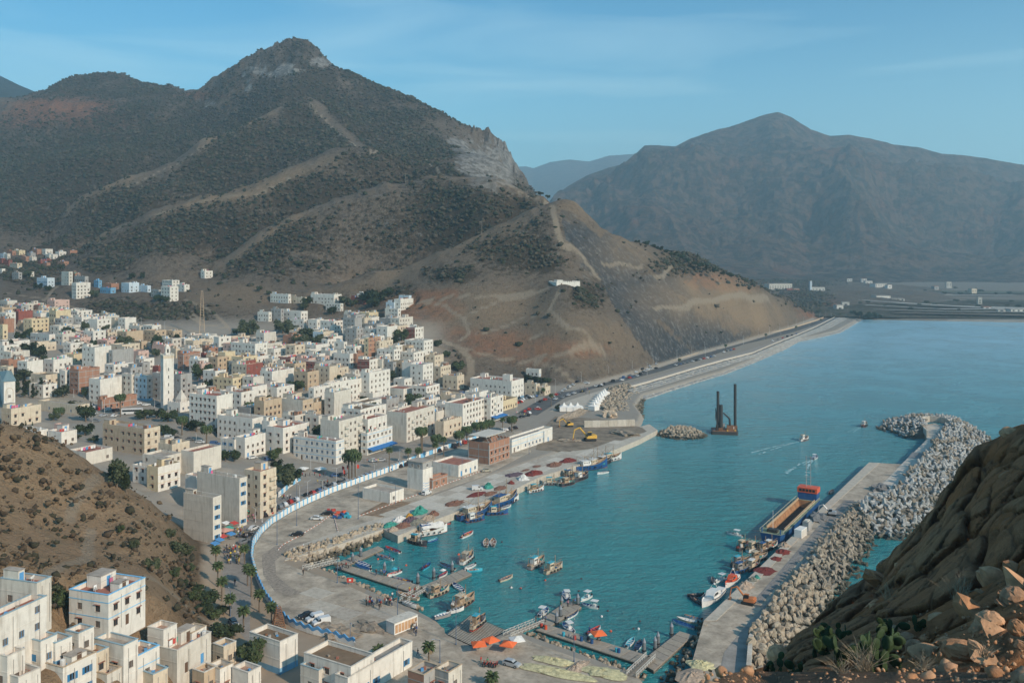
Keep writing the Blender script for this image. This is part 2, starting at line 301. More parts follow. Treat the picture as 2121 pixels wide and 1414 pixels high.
red = np.where(SPUR, .22+.35*nz, red)
urban = np.where((SY > 640) & (YY > 300), sst(SY, 640, 690)*(1-sst(UU, 870, 960)), 0)*(1-sst(ZZ, 38, 46)); urban = np.maximum(urban, 1-sst(ZZ, 3.2, 5.5))
urban[SPUR & (ZZ > 5)] = 0; urban[(YY > 1250)] *= .4
rock = blobmask([(1020,335,70,45,1.5),(960,300,40,25,.8),(545,150,45,12,.9),(590,145,35,14,1.1),(515,178,14,18,1.1),(665,130,25,10,1),(430,215,30,10,.6),(1030,380,70,20,.6)])*(1+1.2*fbm(XX, YY, 30, 4, 5))
TRAILS = [[(840,700),(900,704),(950,718),(975,745),(972,772),(960,800)],[(950,718),(1010,735),(1100,745),(1190,790)],[(1090,745),(1180,738),(1250,725)],[(860,625),(920,632),(960,660),(970,690),(950,705)],[(860,625),(1000,615),(1100,605),(1150,592)],[(960,655),(1040,620),(1130,600)],[(1140,640),(1180,680),(1240,720)],[(1000,690),(1080,660),(1140,640),(1160,600)],[(1100,700),(1160,670),(1200,685)],[(1140,425),(1158,480),(1166,505),(1200,520),(1240,575)],[(640,215),(680,255),(735,300),(770,322),(855,318),(905,355),(960,368),(1068,392),(1135,420)],[(1250,548),(1310,549),(1330,550)],[(1350,638),(1420,634),(1480,618),(1560,614),(1592,616)],[(0,605),(100,620),(180,645),(230,655),(300,640)],[(90,622),(110,600),(130,585)],[(360,625),(400,650),(420,680)],[(380,620),(440,645),(475,680),(560,690)],[(475,680),(420,672),(345,640)],[(0,640),(120,640),(180,655),(210,668),(300,672),(420,690)],[(205,985),(170,1010),(150,1040),(140,1080)],[(190,1100),(170,1150),(90,1185)],[(300,1190),(360,1230),(420,1280)],[(1355,573),(1375,573),(1390,550)],[(220,420),(318,362),(424,302)],[(226,484),(375,428),(530,405),(601,370)]]
path = np.zeros(UU.shape)
for tr in TRAILS:
    pts = [G(a, b) for a, b in tr]
    wd = .7 if pts[0][1] > 300 else .4
    if tr[0] in ((840,700),(0,640),(1140,425)): wd = 1.5
    dd = seg_dist(XX+2*fbm(XX, YY, 30, 2, 4), YY+2*fbm(XX, YY, 30, 2, 6), pts); path = np.maximum(path, 1-sst(dd, wd, wd*1.8+1.6))
CUTP = [(1160,432),(1215,448),(1262,484),(1330,520),(1410,562),(1475,618),(1530,655),(1560,690),(1500,716),(1420,742),(1360,750),(1310,690),(1270,630),(1238,566),(1205,520),(1172,495)]
cin_ = inside(UU, SY, CUTP) & (YY < 1000); acr = SY-.82*UU
cutp = cin_*sst(fbm(acr+6*nz, UU*.12, 34, 3, 12), -.25, .12)*(1-.6*blobmask([(1200,440,50,45,1),(1300,515,60,20,.8)]))
cut = blobmask([(1290,560,60,50,1),(1400,600,60,55,1),(1440,690,60,40,.9),(1250,500,40,25,.9),(1500,690,60,25,.8),(1330,620,40,45,.8),(1240,520,50,40,.8),(1360,560,60,40,.9)])*sst(fbm(UU*1.0+SY*.8, SY*.25, 22, 3, 12), -.35, .15)
cut = np.maximum(cut*.6, cutp)
tm = bpy.data.materials.new('hillside'); tm.use_nodes = True; N = tm.node_tree; L = N.links.new
bs = N.nodes['Principled BSDF']; bs.inputs['Roughness'].default_value = .95; bs.inputs['Specular IOR Level'].default_value = .1
def nd(t, **k):
    n = N.nodes.new(t)
    for a, b in k.items(): setattr(n, a, b)
    return n
def mixc(a, b, fac):
    x = nd('ShaderNodeMixRGB'); 
    for s, i in ((a, 1), (b, 2)):
        if isinstance(s, tuple): x.inputs[i].default_value = (*s, 1)
        else: L(s, x.inputs[i])
    if isinstance(fac, float): x.inputs[0].default_value = fac
    else: L(fac, x.inputs[0])
    return x.outputs[0]
def noise(sc, det=6, vec=None):
    t = nd('ShaderNodeTexNoise'); t.inputs['Scale'].default_value = sc; t.inputs['Detail'].default_value = det; t.inputs['Roughness'].default_value = .7
    L(vec or geo.outputs['Position'], t.inputs['Vector']); return t.outputs['Fac']
def ramp(src, a, b, c0=0., c1=1.):
    r = nd('ShaderNodeMapRange'); L(src, r.inputs[0]); r.inputs[1].default_value = a; r.inputs[2].default_value = b; r.inputs[3].default_value = c0; r.inputs[4].default_value = c1; return r.outputs[0]
def mul(a, b, op='MULTIPLY'):
    m = nd('ShaderNodeMath', operation=op)
    for s, i in ((a, 0), (b, 1)):
        if isinstance(s, float): m.inputs[i].default_value = s
        else: L(s, m.inputs[i])
    return m.outputs[0]
geo = nd('ShaderNodeNewGeometry')
c1 = nd('ShaderNodeVertexColor', layer_name='cover'); c2 = nd('ShaderNodeVertexColor', layer_name='soil')
s1 = nd('ShaderNodeSeparateColor'); L(c1.outputs[0], s1.inputs[0]); s2 = nd('ShaderNodeSeparateColor'); L(c2.outputs[0], s2.inputs[0])
nb, nm, nf = noise(.02), noise(.12), noise(.9, 8)
earth = mixc((.13,.098,.072), (.22,.168,.125), nm)
earth = mixc(earth, (.12,.10,.08), ramp(nf, .45, .62, 0., .7))
earth = mixc(earth, (.34,.30,.25), ramp(noise(.5, 9), .58, .66, 0., .6))
redc = mixc((.20,.085,.045), (.30,.15,.09), nm)
c = mixc(earth, redc, ramp(mul(s1.outputs[1], ramp(noise(.05, 9), .3, .7, -.35, .35), 'ADD'), .2, .75))
c = mixc(c, mixc((.055,.06,.066), (.20,.195,.19), ramp(noise(.2, 9), .5, .68)), ramp(mul(s2.outputs[1], ramp(noise(.06, 9), .3, .7, -.3, .3), 'ADD'), .05, .4))
vegc = mixc((.030,.024,.016), (.070,.050,.033), noise(.35, 8))
vf = ramp(mul(s1.outputs[0], ramp(noise(.22, 9), .3, .62, -.55, .75), 'ADD'), .35, .95)
c = mixc(c, vegc, mul(vf, .93))
c = mixc(c, mixc((.10,.09,.08), (.30,.28,.255), ramp(noise(.12, 10), .38, .6)), ramp(mul(s2.outputs[0], ramp(noise(.07, 10), .35, .65, -.5, .5), 'ADD'), .35, .75))
c = mixc(c, mixc((.22,.195,.165), (.33,.295,.25), noise(.3, 9)), s1.outputs[2])
c = mixc(c, mixc((.27,.18,.105), (.43,.30,.185), noise(.4, 9)), c1.outputs['Alpha'])
c = mixc(c, (.33,.265,.195), ramp(mul(s2.outputs[2], ramp(noise(.3, 8), .3, .7, -.3, .3), 'ADD'), .3, .9, 0., .75))
L(c, bs.inputs['Base Color'])
bp = nd('ShaderNodeBump'); bp.inputs['Strength'].default_value = .9; bp.inputs['Distance'].default_value = 2.6; L(nf, bp.inputs['Height'])
bp2 = nd('ShaderNodeBump'); bp2.inputs['Strength'].default_value = .5; bp2.inputs['Distance'].default_value = 8; L(nm, bp2.inputs['Height']); L(bp2.outputs[0], bp.inputs['Normal'])
s3 = nd('ShaderNodeMath', operation='SUBTRACT'); s3.inputs[0].default_value = 1; L(s1.outputs[2], s3.inputs[1]); L(mul(s3.outputs[0], .8), bp.inputs['Strength']); L(mul(s3.outputs[0], .5), bp2.inputs['Strength'])
L(bp.outputs[0], bs.inputs['Normal'])
tme = grid_mesh('hillside', XX, YY, ZZ, tm)
one = np.ones(UU.shape)
setcol(tme, 'cover', np.stack([np.clip(veg,0,1), np.clip(red,0,1), np.clip(urban,0,1), np.clip(np.where(SPUR, .62+.7*nz-.35*sst(UU, 330, 420), np.maximum(fringe*(.3+.7*nz), bare*(.5+.5*nz))),0,1)], -1))
setcol(tme, 'soil', np.stack([np.clip(rock,0,1), np.clip(cut,0,1), np.clip(path,0,1), one], -1))
terrain = struct(mk('hillside', tme))
# ---------------- sea ----------------
wm = bpy.data.materials.new('sea'); wm.use_nodes = True; N = wm.node_tree; L = N.links.new
bs = N.nodes['Principled BSDF']; bs.inputs['Roughness'].default_value = .12; bs.inputs['IOR'].default_value = 1.33
geo = nd('ShaderNodeNewGeometry'); sp = nd('ShaderNodeSeparateXYZ'); L(geo.outputs['Position'], sp.inputs[0])
c = mixc((.018,.225,.25), (.04,.31,.34), noise(.02, 3)); c = mixc(c, (.02,.17,.20), ramp(noise(.012, 5), .5, .68, 0., .6)); c = mixc(c, (.32,.56,.68), ramp(sp.outputs[1], 300, 950)); L(ramp(noise(.02, 4), .35, .65, .08, .24), bs.inputs['Roughness']); L(c, bs.inputs['Base Color'])  # far water paler: horizon sky reflection mixed into the base colour by distance
mpw = nd('ShaderNodeMapping'); mpw.inputs['Rotation'].default_value = (0, 0, .5); mpw.inputs['Scale'].default_value = (1, 2.2, 1); L(geo.outputs['Position'], mpw.inputs[0])
h = mul(noise(.55, 4, mpw.outputs[0]), ramp(noise(.11, 3, mpw.outputs[0]), 0, 1, 0, 2.2), 'ADD')
bp = nd('ShaderNodeBump'); bp.inputs['Strength'].default_value = 1.0; bp.inputs['Distance'].default_value = 1.6; L(h, bp.inputs['Height']); L(bp.outputs[0], bs.inputs['Normal'])
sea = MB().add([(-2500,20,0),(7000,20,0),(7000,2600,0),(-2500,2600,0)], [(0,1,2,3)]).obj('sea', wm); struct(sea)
# ---------------- land behind: plain, far mountain, blue hills ----------------
def mtn_mat(key, a, b, v, r, vsc=.006):
    global N, L, geo
    m = bpy.data.materials.new(key); m.use_nodes = True; N = m.node_tree; L = N.links.new; bs = N.nodes['Principled BSDF']; bs.inputs['Roughness'].default_value = 1; bs.inputs['Specular IOR Level'].default_value = .05
    geo = nd('ShaderNodeNewGeometry'); c = mixc(a, b, noise(vsc*2.5, 8)); c = mixc(c, r, ramp(noise(vsc*.5, 6), .52, .62, 0., .8)); c = mixc(c, v, ramp(noise(vsc*4, 10), .44, .56, .15, .95)); L(c, bs.inputs['Base Color'])
    bp = nd('ShaderNodeBump'); bp.inputs['Distance'].default_value = 45; bp.inputs['Strength'].default_value = .9; L(noise(.02, 9), bp.inputs['Height']); L(bp.outputs[0], bs.inputs['Normal']); return m
def loft(name, rows, us, mat, amp, wl, sub=14, seed=1, back=None):
    rr = []
    for r in rows:
        r = np.array(r, float); rr.append((np.interp(us, r[:,0], r[:,1]), np.interp(us, r[:,0], r[:,2])))
    PY = []; DY = []; W_ = []
    for k in range(len(rr)-1):
        for t in np.linspace(0, 1, sub, endpoint=False): PY.append(rr[k][0]*(1-t)+rr[k+1][0]*t); DY.append(rr[k][1]*(1-t)+rr[k+1][1]*t); W_.append(k+t)
    PY.append(rr[-1][0]); DY.append(rr[-1][1]); W_.append(len(rr)-1)
    PY = np.array(PY); DY = np.array(DY); W_ = np.array(W_)[:,None]
    X = (us[None]-CX)*DY/F; Z = H-(PY-YH)*DY/F
    dist = np.clip(.1+W_*.9, 0, 1)*np.clip((Z+20)/150, 0, 1)
    Z = Z+amp*dist*fbm(X, DY, wl, 7, seed, .55, True)
    # back slope
    X = np.vstack([X[:1]*1.25, X]); DY = np.vstack([DY[:1]*1.25, DY]); Z = np.vstack([Z[:1]*0-30, Z])
    return struct(mk(name, grid_mesh(name, X, DY, Z, mat, flip=True)))
crest = [(1000,470),(1130,430),(1150,408),(1185,385),(1215,370),(1290,345),(1320,320),(1335,304),(1360,303),(1400,305),(1430,290),(1470,277),(1520,262),(1560,250),(1590,240),(1612,236),(1640,245),(1680,268),(1720,280),(1760,277),(1800,285),(1850,300),(1900,305),(1950,318),(2000,322),(2060,333),(2121,343),(2250,370),(2400,400)]
fm = mtn_mat('mountain_slope', (.11,.068,.048), (.19,.12,.085), (.028,.028,.02), (.19,.075,.045))
c0 = [(a, b, 4700) for a, b in crest]
us = np.arange(1000, 2400, 2.5)
loft('mountain', [c0, [(a, b+(575-b)*.3+(14*math.sin(a*.021)), 4250) for a, b in crest], [(a, b+(575-b)*.62+12*math.sin(a*.034+1), 3700) for a, b in crest], [(a, 572+6*math.sin(a*.02), 3100) for a, b in crest], [(a, 600, 2500) for a, b in crest]], us, fm, 240, 900, 34, 4)
fm2 = mtn_mat('spur_scrub', (.045,.04,.03), (.07,.06,.045), (.025,.028,.022), (.06,.05,.04))
loft('distant_hills', [[(900,350,9500),(1050,347,9500),(1090,345,9500),(1105,349,9500),(1140,336,9500),(1180,331,9500),(1220,335,9500),(1260,323,9500),(1320,319,9500),(1400,330,9500),(1600,340,9500)], [(900,420,8500),(1120,400,8500),(1200,380,8500),(1600,420,8500)], [(900,520,7000),(1600,520,7000)]], np.arange(900, 1600, 3.0), fm, 60, 1200, 10, 6)
loft('distant_peak', [[(-400,160,3600),(-60,140,3600),(0,157,3600),(40,177,3600),(80,193,3600),(200,240,3600)], [(-400,230,3000),(0,230,3000),(200,280,3000)]], np.arange(-400, 200, 4.0), fm2, 20, 400, 10, 12)
loft('valley_plain', [[(1000,560,4200),(1300,560,4200),(1700,570,4000),(2400,580,3600)], [(1000,592,2500),(1500,593,2350),(2400,597,2350)], [(1000,628,1500),(2400,632,1500)], [(1000,642,1360),(2400,640,1360)], [(1700,655,1270),(2400,664,1240)]], np.arange(1000, 2400, 4.0), mtn_mat('plain_soil', (.16,.13,.10), (.22,.18,.14), (.07,.075,.05), (.20,.14,.10), .02), 2, 200, 14, 3)
# air
hz = MB().box(-3300, 6200, -160, 9900, -8, 1150).obj('haze', None); hz['kind'] = 'stuff'
hm = bpy.data.materials.new('haze'); hm.use_nodes = True; n = hm.node_tree; n.nodes.clear(); o = n.nodes.new('ShaderNodeOutputMaterial'); v = n.nodes.new('ShaderNodeVolumePrincipled')
v.inputs['Color'].default_value = (.68, .90, 1, 1); v.inputs['Density'].default_value = .00014; v.inputs['Anisotropy'].default_value = .35; n.links.new(v.outputs[0], o.inputs['Volume'])
hz.data.materials.clear(); hz.data.materials.append(hm)

PR = np.array([(593,2350),(628,1500),(642,1360),(655,1270),(664,1240)], float)
def plain(px, py, dz=.5): Y = float(np.interp(py, PR[:,0], PR[:,1])); x, y, z = PD(px, py, Y); return (x, y, z+dz+1.2)
def plain_strip(name, pts, hw_, mat):
    mb = MB(); q = [plain(*p) for p in pts]
    for a, b in zip(q[:-1], q[1:]):
        n = 8
        for k in range(n):
            u = [a[j]+(b[j]-a[j])*k/n for j in range(3)]; v = [a[j]+(b[j]-a[j])*(k+1)/n for j in range(3)]; mb.add([(u[0], u[1]-hw_, u[2]), (v[0], v[1]-hw_, v[2]), (v[0], v[1]+hw_, v[2]), (u[0], u[1]+hw_, u[2])], [(0,1,2,3)])
    return struct(mb.obj(name, mat))
PRD = M('pale_road', (.42,.38,.33), .95, .15, .02)
for pts, h_ in (([(1720,618),(1850,628),(2000,637),(2140,641)], 22), ([(1790,633),(1950,642),(2150,641)], 9), ([(1810,643),(1960,647),(2140,648)], 5), ([(1700,612),(1800,612),(1900,622)], 12), ([(1760,606),(1900,612),(2100,612)], 10)): plain_strip('plain_road', pts, h_, PRD)
for i, (a, b, c_) in enumerate([([(1720,600),(1900,603)], 60, (.13,.105,.07)), ([(1950,606),(2140,607)], 70, (.09,.085,.05)), ([(1620,612),(1700,616)], 50, (.12,.09,.06)), ([(1880,634),(1990,638)], 14, (.08,.07,.045)), ([(1850,650),(2150,655)], 10, (.15,.11,.075)), ([(2000,622),(2140,626)], 30, (.10,.085,.055))]): plain_strip('plain_field', a, b, M('field_%d' % i, c_, 1, .25, .02))
# ---------------- harbour works ----------------
CONC = M('concrete', (.46,.41,.34), .9, .12, .6, .1, dirt=.5); CONC2 = M('concrete_pale', (.53,.48,.41), .9, .1, .9, .1, dirt=.35); CDARK = M('concrete_wet', (.13,.12,.10), .7, .2, .5)
DUST = M('dusty_concrete', (.41,.345,.27), .95, .3, .2, .1, dirt=.55); ROCKY = M('limestone', (.33,.275,.21), .95, .25, 1.2, .5, dirt=.6, wet=True); ROCKD = M('rock_dark', (.20,.165,.13), .95, .3, 1.2, .5, wet=True)
ROCKL = M('rock_pale', (.36,.29,.215), .95, .2, 1.2, .5, wet=True); TETR = M('tetrapod_concrete', (.32,.315,.30), .9, .15, .9, .2, dirt=.4, wet=True); TETD = M('tetrapod_weathered', (.26,.22,.175), .9, .25, .9, .3, dirt=.5, wet=True)
WHITE = M('white_paint', (.74,.71,.66), .7, .06, .8, dirt=.35); BLUEP = M('blue_paint', (.10,.30,.55), .6, .1, .8, dirt=.2); LBLUE = M('light_blue_paint', (.20,.48,.72), .6, .1, .8, dirt=.3)
STEEL = M('galvanised_steel', (.42,.43,.44), .5, .1, 1, metal=.4); RUST = M('rusty_steel', (.22,.11,.06), .9, .3, 1.5); DSTEEL = M('dark_steel', (.04,.037,.035), .6, .2, 1.5); WOODM = M('grey_wood', (.27,.22,.17), .9, .2, 1.5)
BLACK = M('black_rubber', (.02,.02,.02), .7, .1); REDP = M('red_paint', (.50,.05,.03), .6, .12, 1); ORANGE = M('orange_cloth', (.80,.16,.05), .8, .08); YEL = M('yellow_paint', (.62,.36,.06), .7, .15, 1)
def slab(name, pix, z0, z1, mat, parent=None):
    return struct(MB().prism(poly(pix, z1), z0, z1).obj(name, mat, parent))
QUAY0 = 0
QUAY = [(590,1160),(700,1128),(794,1095),(824,1109),(907,1074),(1060,1016),(1121,986),(1200,962),(1257,938),(1324,910),(1362,890),(1345,878),(1290,892),(1150,938),(1000,992),(860,1052),(760,1080),(600,1135)]
quay = slab('quay', QUAY, -5, 2.5, CONC)
# concrete panels of the apron, each on its own
qa = P(907,1074,2.5); qb = P(1257,938,2.5); qd = Vector((qb[0]-qa[0], qb[1]-qa[1], 0)).normalized(); qn = Vector((-qd.y, qd.x, 0)); qang = math.atan2(qd.y, qd.x)
QIN = poly([(640,1150),(790,1093),(826,1107),(907,1072),(1060,1014),(1121,984),(1200,960),(1257,936),(1300,915),(1270,905),(1180,935),(1120,945),(1000,985),(890,1020),(860,1030),(760,1075),(640,1120)], 2.5)
pm = [MB().box(0, 7.94, 0, 4.94, 0, .03+.004*k).mesh('concrete_panel', m_) for k, m_ in enumerate([CONC2, CONC, M('concrete_b', (.40,.35,.29), .9, .12, .7, .1, dirt=.4)])]
k = 0
for i in range(-22, 26):
    for j in range(0, 12):
        o_ = Vector(qa)+qd*(i*8)+qn*(j*5+.4); cs = [o_, o_+qd*8, o_+qd*8+qn*5, o_+qn*5]
        if all(inside(np.array([c.x]), np.array([c.y]), QIN)[0] for c in cs) and k < 290:
            mk('concrete_panel', random.choice(pm), quay, (o_.x, o_.y, 2.5), qang); k += 1
# mole
MOLE = [(1380,1560),(1425,1400),(1458,1284),(1800,957),(1868,961),(1922,907),(1903,882),(1935,876),(1975,886),(1856,1043),(1768,1068),(1600,1262),(1555,1325),(1548,1414),(1560,1560)]
mole = slab('mole', MOLE, -6, 2.5, DUST)
slab('mole_deck', [(1862,1040),(1974,888),(1936,878),(1908,884),(1921,909),(1868,960),(1820,1010),(1760,1062),(1790,1060)], 2.51, 2.62, CONC2)
slab('mole_kerb', [(1458,1284),(1800,957),(1822,958),(1693,1075),(1560,1210),(1484,1284)], 2.52, 2.66, CONC)
slab('gravel_strip', [(1560,1245),(1610,1188),(1690,1095),(1750,1035),(1770,1035),(1712,1095),(1630,1190),(1575,1250)], 2.515, 2.58, M('gravel', (.24,.225,.21), 1, .3, 2.5, .6))
slab('mole_road', [(1485,1414),(1545,1414),(1549,1335),(1595,1265),(1764,1070),(1745,1065),(1600,1235),(1540,1300),(1500,1350)], 2.515, 2.55, M('worn_track', (.29,.27,.245), .95, .25, .25, .1))
slab('deck_shadow_patch', [(1880,948),(1925,950),(1933,940),(1890,936)], 2.63, 2.64, M('deck_shade_grey', (.2,.2,.2), .9, .1))  # shadow band across the deck, painted as a darker grey slab
def wall_run(name, pts, th, z0, z1, mats, seg=6.0, label=None, cat=None, mi=0, jit=.0, parent=None, piece='wall_block'):
    """a wall cut into its cast blocks"""
    root = parent
    if label: root = thing(name, label, cat, (pts[0][0], pts[0][1], z0))
    for a, b in zip(pts[:-1], pts[1:]):
        a = Vector(a[:2]); b = Vector(b[:2]); L_ = (b-a).length; n = max(1, round(L_/seg)); d = (b-a).normalized(); nn = Vector((-d.y, d.x))*th/2
        for i in range(n):
            p = a+d*(L_*i/n+.03); q = a+d*(L_*(i+1)/n-.03); zt = z1+random.uniform(-jit, jit)
            off = Vector(root.location[:2]) if root and label else Vector((0, 0)); zo = z0 if root and label else 0
            mb = MB().prism([tuple(p+nn-off), tuple(q+nn-off), tuple(q-nn-off), tuple(p-nn-off)], z0-zo, zt-zo)
            o = mb.obj(piece, mats[i % len(mats)] if isinstance(mats, list) else mats, root if label or parent else None)
    return root
PAR = [P(a, b, 2.5) for a, b in [(1549,1414),(1555,1330),(1578,1290),(1600,1262),(1680,1168),(1768,1068)]]
wall_run('parapet_wall', PAR, 1.0, 2.5, 4.1, [CONC2, CONC], 6, 'long low concrete parapet running along the dusty mole road above the boulders', 'parapet', jit=.04)
HEAD = [P(a, b, 2.6) for a, b in [(1856,1043),(1915,965),(1973,888),(1968,880),(1950,875),(1925,873),(1908,876),(1903,884),(1921,905)]]
wall_run('curved_wall', HEAD, .8, 2.6, 5.8, [CONC, CONC2], 5, 'curved grey concrete wall wrapped around the far head of the mole', 'wall')
# ---- armour stones ----
def rockmesh(name, mat, kind, s=1.0):
    mb = MB()
    if kind == 'tetra':
        for d in [(0,0,1),(.943,0,-.333),(-.471,.816,-.333),(-.471,-.816,-.333)]: mb.tube((0,0,0), [c*1.15*s for c in d], .46*s, .3*s, 6)
    else:
        mb.blob((0,0,0), .95*s, .75*s, .62*s, 6, 4, .28)
    return mb.mesh(name, mat)
def stamp(V0, T0, pos, rot, sc):
    n = len(pos); q = rot; V = np.einsum('nij,vj->nvi', q, V0)*sc[:,None,None]+pos[:,None,:]
    return V.reshape(-1,3), (T0[None]+(np.arange(n)*len(V0))[:,None,None]).reshape(-1, T0.shape[1])
def randrot(n):
    q = rng.normal(size=(n, 4)); q /= np.linalg.norm(q, axis=1)[:,None]; w_, x, y, z = q.T
    return np.stack([1-2*(y*y+z*z), 2*(x*y-z*w_), 2*(x*z+y*w_), 2*(x*y+z*w_), 1-2*(x*x+z*z), 2*(y*z-x*w_), 2*(x*z-y*w_), 2*(y*z+x*w_), 1-2*(x*x+y*y)], -1).reshape(n, 3, 3)
def mesh_np(me):
    me.calc_loop_triangles(); V = np.zeros(len(me.vertices)*3); me.vertices.foreach_get('co', V)
    T = np.zeros(len(me.loop_triangles)*3, np.int64); me.loop_triangles.foreach_get('vertices', T); return V.reshape(-1,3), T.reshape(-1,3)
def armour(parent, polyg, inner, outer, ztop, zbot, step, kind, mats, size, name, nmax=300, under=True):
    P_ = np.array(polyg); x0, y0 = P_.min(0); x1, y1 = P_.max(0)
    gx, gy = np.meshgrid(np.arange(x0, x1, step), np.arange(y0, y1, step)); gx = gx+rng.uniform(-.45, .45, gx.shape)*step; gy = gy+rng.uniform(-.45, .45, gy.shape)*step
    m = inside(gx, gy, polyg); gx = gx[m]; gy = gy[m]
    di = seg_dist(gx, gy, inner); do = seg_dist(gx, gy, outer); t = do/(di+do+1e-6)
    z = zbot+(ztop-zbot)*np.clip(t*1.15, 0, 1)+rng.uniform(-.35, .35, gx.shape)*size
    pos = np.stack([gx, gy, z], -1); order = np.argsort(gy); pos = pos[order]; n = len(pos)
    protos = [rockmesh(name, mats[i % len(mats)], kind, 1) for i in range(5 if kind != 'tetra' else len(mats))]
    R = randrot(n); sc = size*rng.uniform(.75, 1.3 if kind != 'tetra' else 1.08, n)
    for i in range(min(n, nmax)):
        o = mk(name, protos[i % len(protos)], parent, tuple(pos[i])); o.rotation_euler = (rng.uniform(0, 6), rng.uniform(0, 6), rng.uniform(0, 6)); o.scale = (sc[i],)*3
    if n > nmax:
        allV = []; allT = []; mi = []; off = 0
        for k, pr_ in enumerate(protos):
            sel = np.arange(nmax, n)[np.arange(nmax, n) % len(protos) == k]
            if not len(sel): continue
            V0, T0 = mesh_np(pr_); V, T = stamp(V0, T0, pos[sel], R[sel], sc[sel]); allV.append(V); allT.append(T+off); mi.append(np.full(len(T), k)); off += len(V)
        me = raw_mesh(name+'_pile', np.vstack(allV), np.vstack(allT), [p.materials[0] for p in protos], np.concatenate(mi))
        o = mk(name+'_pile', me, parent); o['kind'] = 'stuff'
    # core under the stones
    core = MB(); 
    gx, gy = np.meshgrid(np.arange(x0, x1, 3.0), np.arange(y0, y1, 3.0)); m = inside(gx, gy, polyg)
    di = seg_dist(gx, gy, inner); do = seg_dist(gx, gy, outer); zc = zbot+(ztop-zbot)*np.clip(do/(di+do+1e-6)*1.15, 0, 1)-size*.8; zc = np.where(m, zc, -7)
    cm = grid_mesh('rubble_core', gx, gy, zc, CDARK); mk('rubble_core', cm, parent)
armb = struct(mk('breakwater_armour', None)); 
inn = [p[:2] for p in PAR[1:]]
low = poly([(1768,1068),(1815,1122),(1800,1152),(1745,1250),(1690,1320),(1640,1390),(1560,1420),(1553,1340),(1603,1265)], 0)
OUTL = poly([(1815,1122),(1800,1152),(1745,1250),(1690,1320),(1640,1390)], 0)
lowA = poly([(1768,1068),(1815,1122),(1800,1152),(1752,1240),(1655,1230),(1690,1160)], 0); lowB = poly([(1655,1205),(1750,1245),(1690,1320),(1640,1395),(1555,1420),(1556,1345),(1603,1268)], 0)
armour(armb, lowA, inn, OUTL, 4.3, -.6, 2.3, 'tetra', [TETD, M('tetrapod_brown', (.31,.26,.2), .9, .25, .9, .3, dirt=.4, wet=True)], 1.4, 'tetrapod')
armb2 = struct(mk('boulder_slope', None))
armour(armb2, lowB, inn, OUTL, 4.2, -.6, 1.7, 'rock', [ROCKL, ROCKY, M('rock_tan', (.34,.265,.19), .95, .25, 1.2, .5, wet=True)], 1.15, 'boulder')
armb3 = struct(mk('head_armour', None))
HI = [p[:2] for p in [PAR[-1]]+HEAD]
top = poly([(1768,1068),(1856,1043),(1973,888),(1968,880),(1925,872),(1905,880),(1921,905),(1893,913),(1815,888),(1845,868),(1920,862),(1990,870),(2045,905),(2060,925),(1930,1085),(1880,1118),(1812,1119)], 0)
OUTT = poly([(1893,915),(1815,888),(1845,866),(1920,860),(1990,868),(2050,905),(2060,930),(1930,1090),(1880,1120),(1812,1121)], 0)
armour(armb3, top, HI, OUTT, 5.6, -.4, 2.9, 'tetra', [TETR, M('tetrapod_pale', (.38,.37,.35), .9, .12, .9, .2, dirt=.3, wet=True), TETD], 1.75, 'tetrapod')
# rock bank of the inner basin, roundhead at the north quay, boulder toe by the road
rev = struct(mk('rock_bank', None))
armour(rev, poly([(590,1160),(606,1150),(700,1122),(778,1092),(798,1098),(790,1114),(700,1150),(625,1188)], 1), poly([(592,1158),(606,1148),(700,1120),(785,1090)], 2.3), poly([(625,1190),(700,1154),(792,1116)], 0), 2.7, -.2, 1.35, 'rock', [ROCKL, ROCKY, M('rock_gold', (.43,.34,.23), .95, .25, 1.2, .5)], .95, 'boulder')
rnd = struct(mk('roundhead', None)); cR = P(1412, 897, 1)
circ = [(cR[0]+13*math.cos(a), cR[1]+13*math.sin(a)) for a in np.linspace(0, 6.283, 18)[:-1]]; cin = [(cR[0]+5*math.cos(a), cR[1]+5*math.sin(a)) for a in np.linspace(0, 6.283, 18)]
armour(rnd, circ, cin, circ+circ[:1], 3.4, -.5, 1.6, 'rock', [ROCKL, ROCKY], 1.05, 'boulder')
mb = MB()
for i in range(17): a, b = cin[i], cin[(i+1) % 18]; mb.tube((a[0], a[1], 3.0), (b[0], b[1], 3.0), .6, n=4)
mb.obj('concrete_ring', CONC2, rnd)
toe = struct(mk('boulder_toe', None))
armour(toe, poly([(1240,845),(1262,810),(1300,800),(1335,826),(1330,850),(1338,862),(1300,868),(1262,866)], 1), poly([(1240,846),(1262,808),(1300,798)], 2.5), poly([(1338,828),(1332,850),(1340,862),(1270,870)], 0), 3.4, -.3, 1.9, 'rock', [ROCKL, ROCKY, ROCKD], 1.2, 'boulder')
small = struct(mk('shore_rocks', None))
armour(small, poly([(636,1180),(650,1172),(700,1186),(800,1232),(870,1258),(880,1272),(800,1246),(700,1202)], 1), poly([(636,1180),(700,1200),(800,1244),(880,1272)], 2), poly([(650,1170),(700,1184),(870,1256)], 0), 2.2, 0, 1.6, 'rock', [ROCKL, ROCKY, ROCKD], .8, 'boulder')
small2 = struct(mk('rubble_shore', None))
armour(small2, poly([(1080,1315),(1110,1308),(1200,1345),(1320,1385),(1345,1400),(1330,1412),(1200,1365)], 1), poly([(1080,1320),(1200,1366),(1330,1412)], 2), poly([(1110,1306),(1200,1343),(1345,1398)], 0), 2.1, 0, 1.5, 'rock', [ROCKL, ROCKY, ROCKD], .7, 'boulder')
small3 = struct(mk('rubble_bank', None))
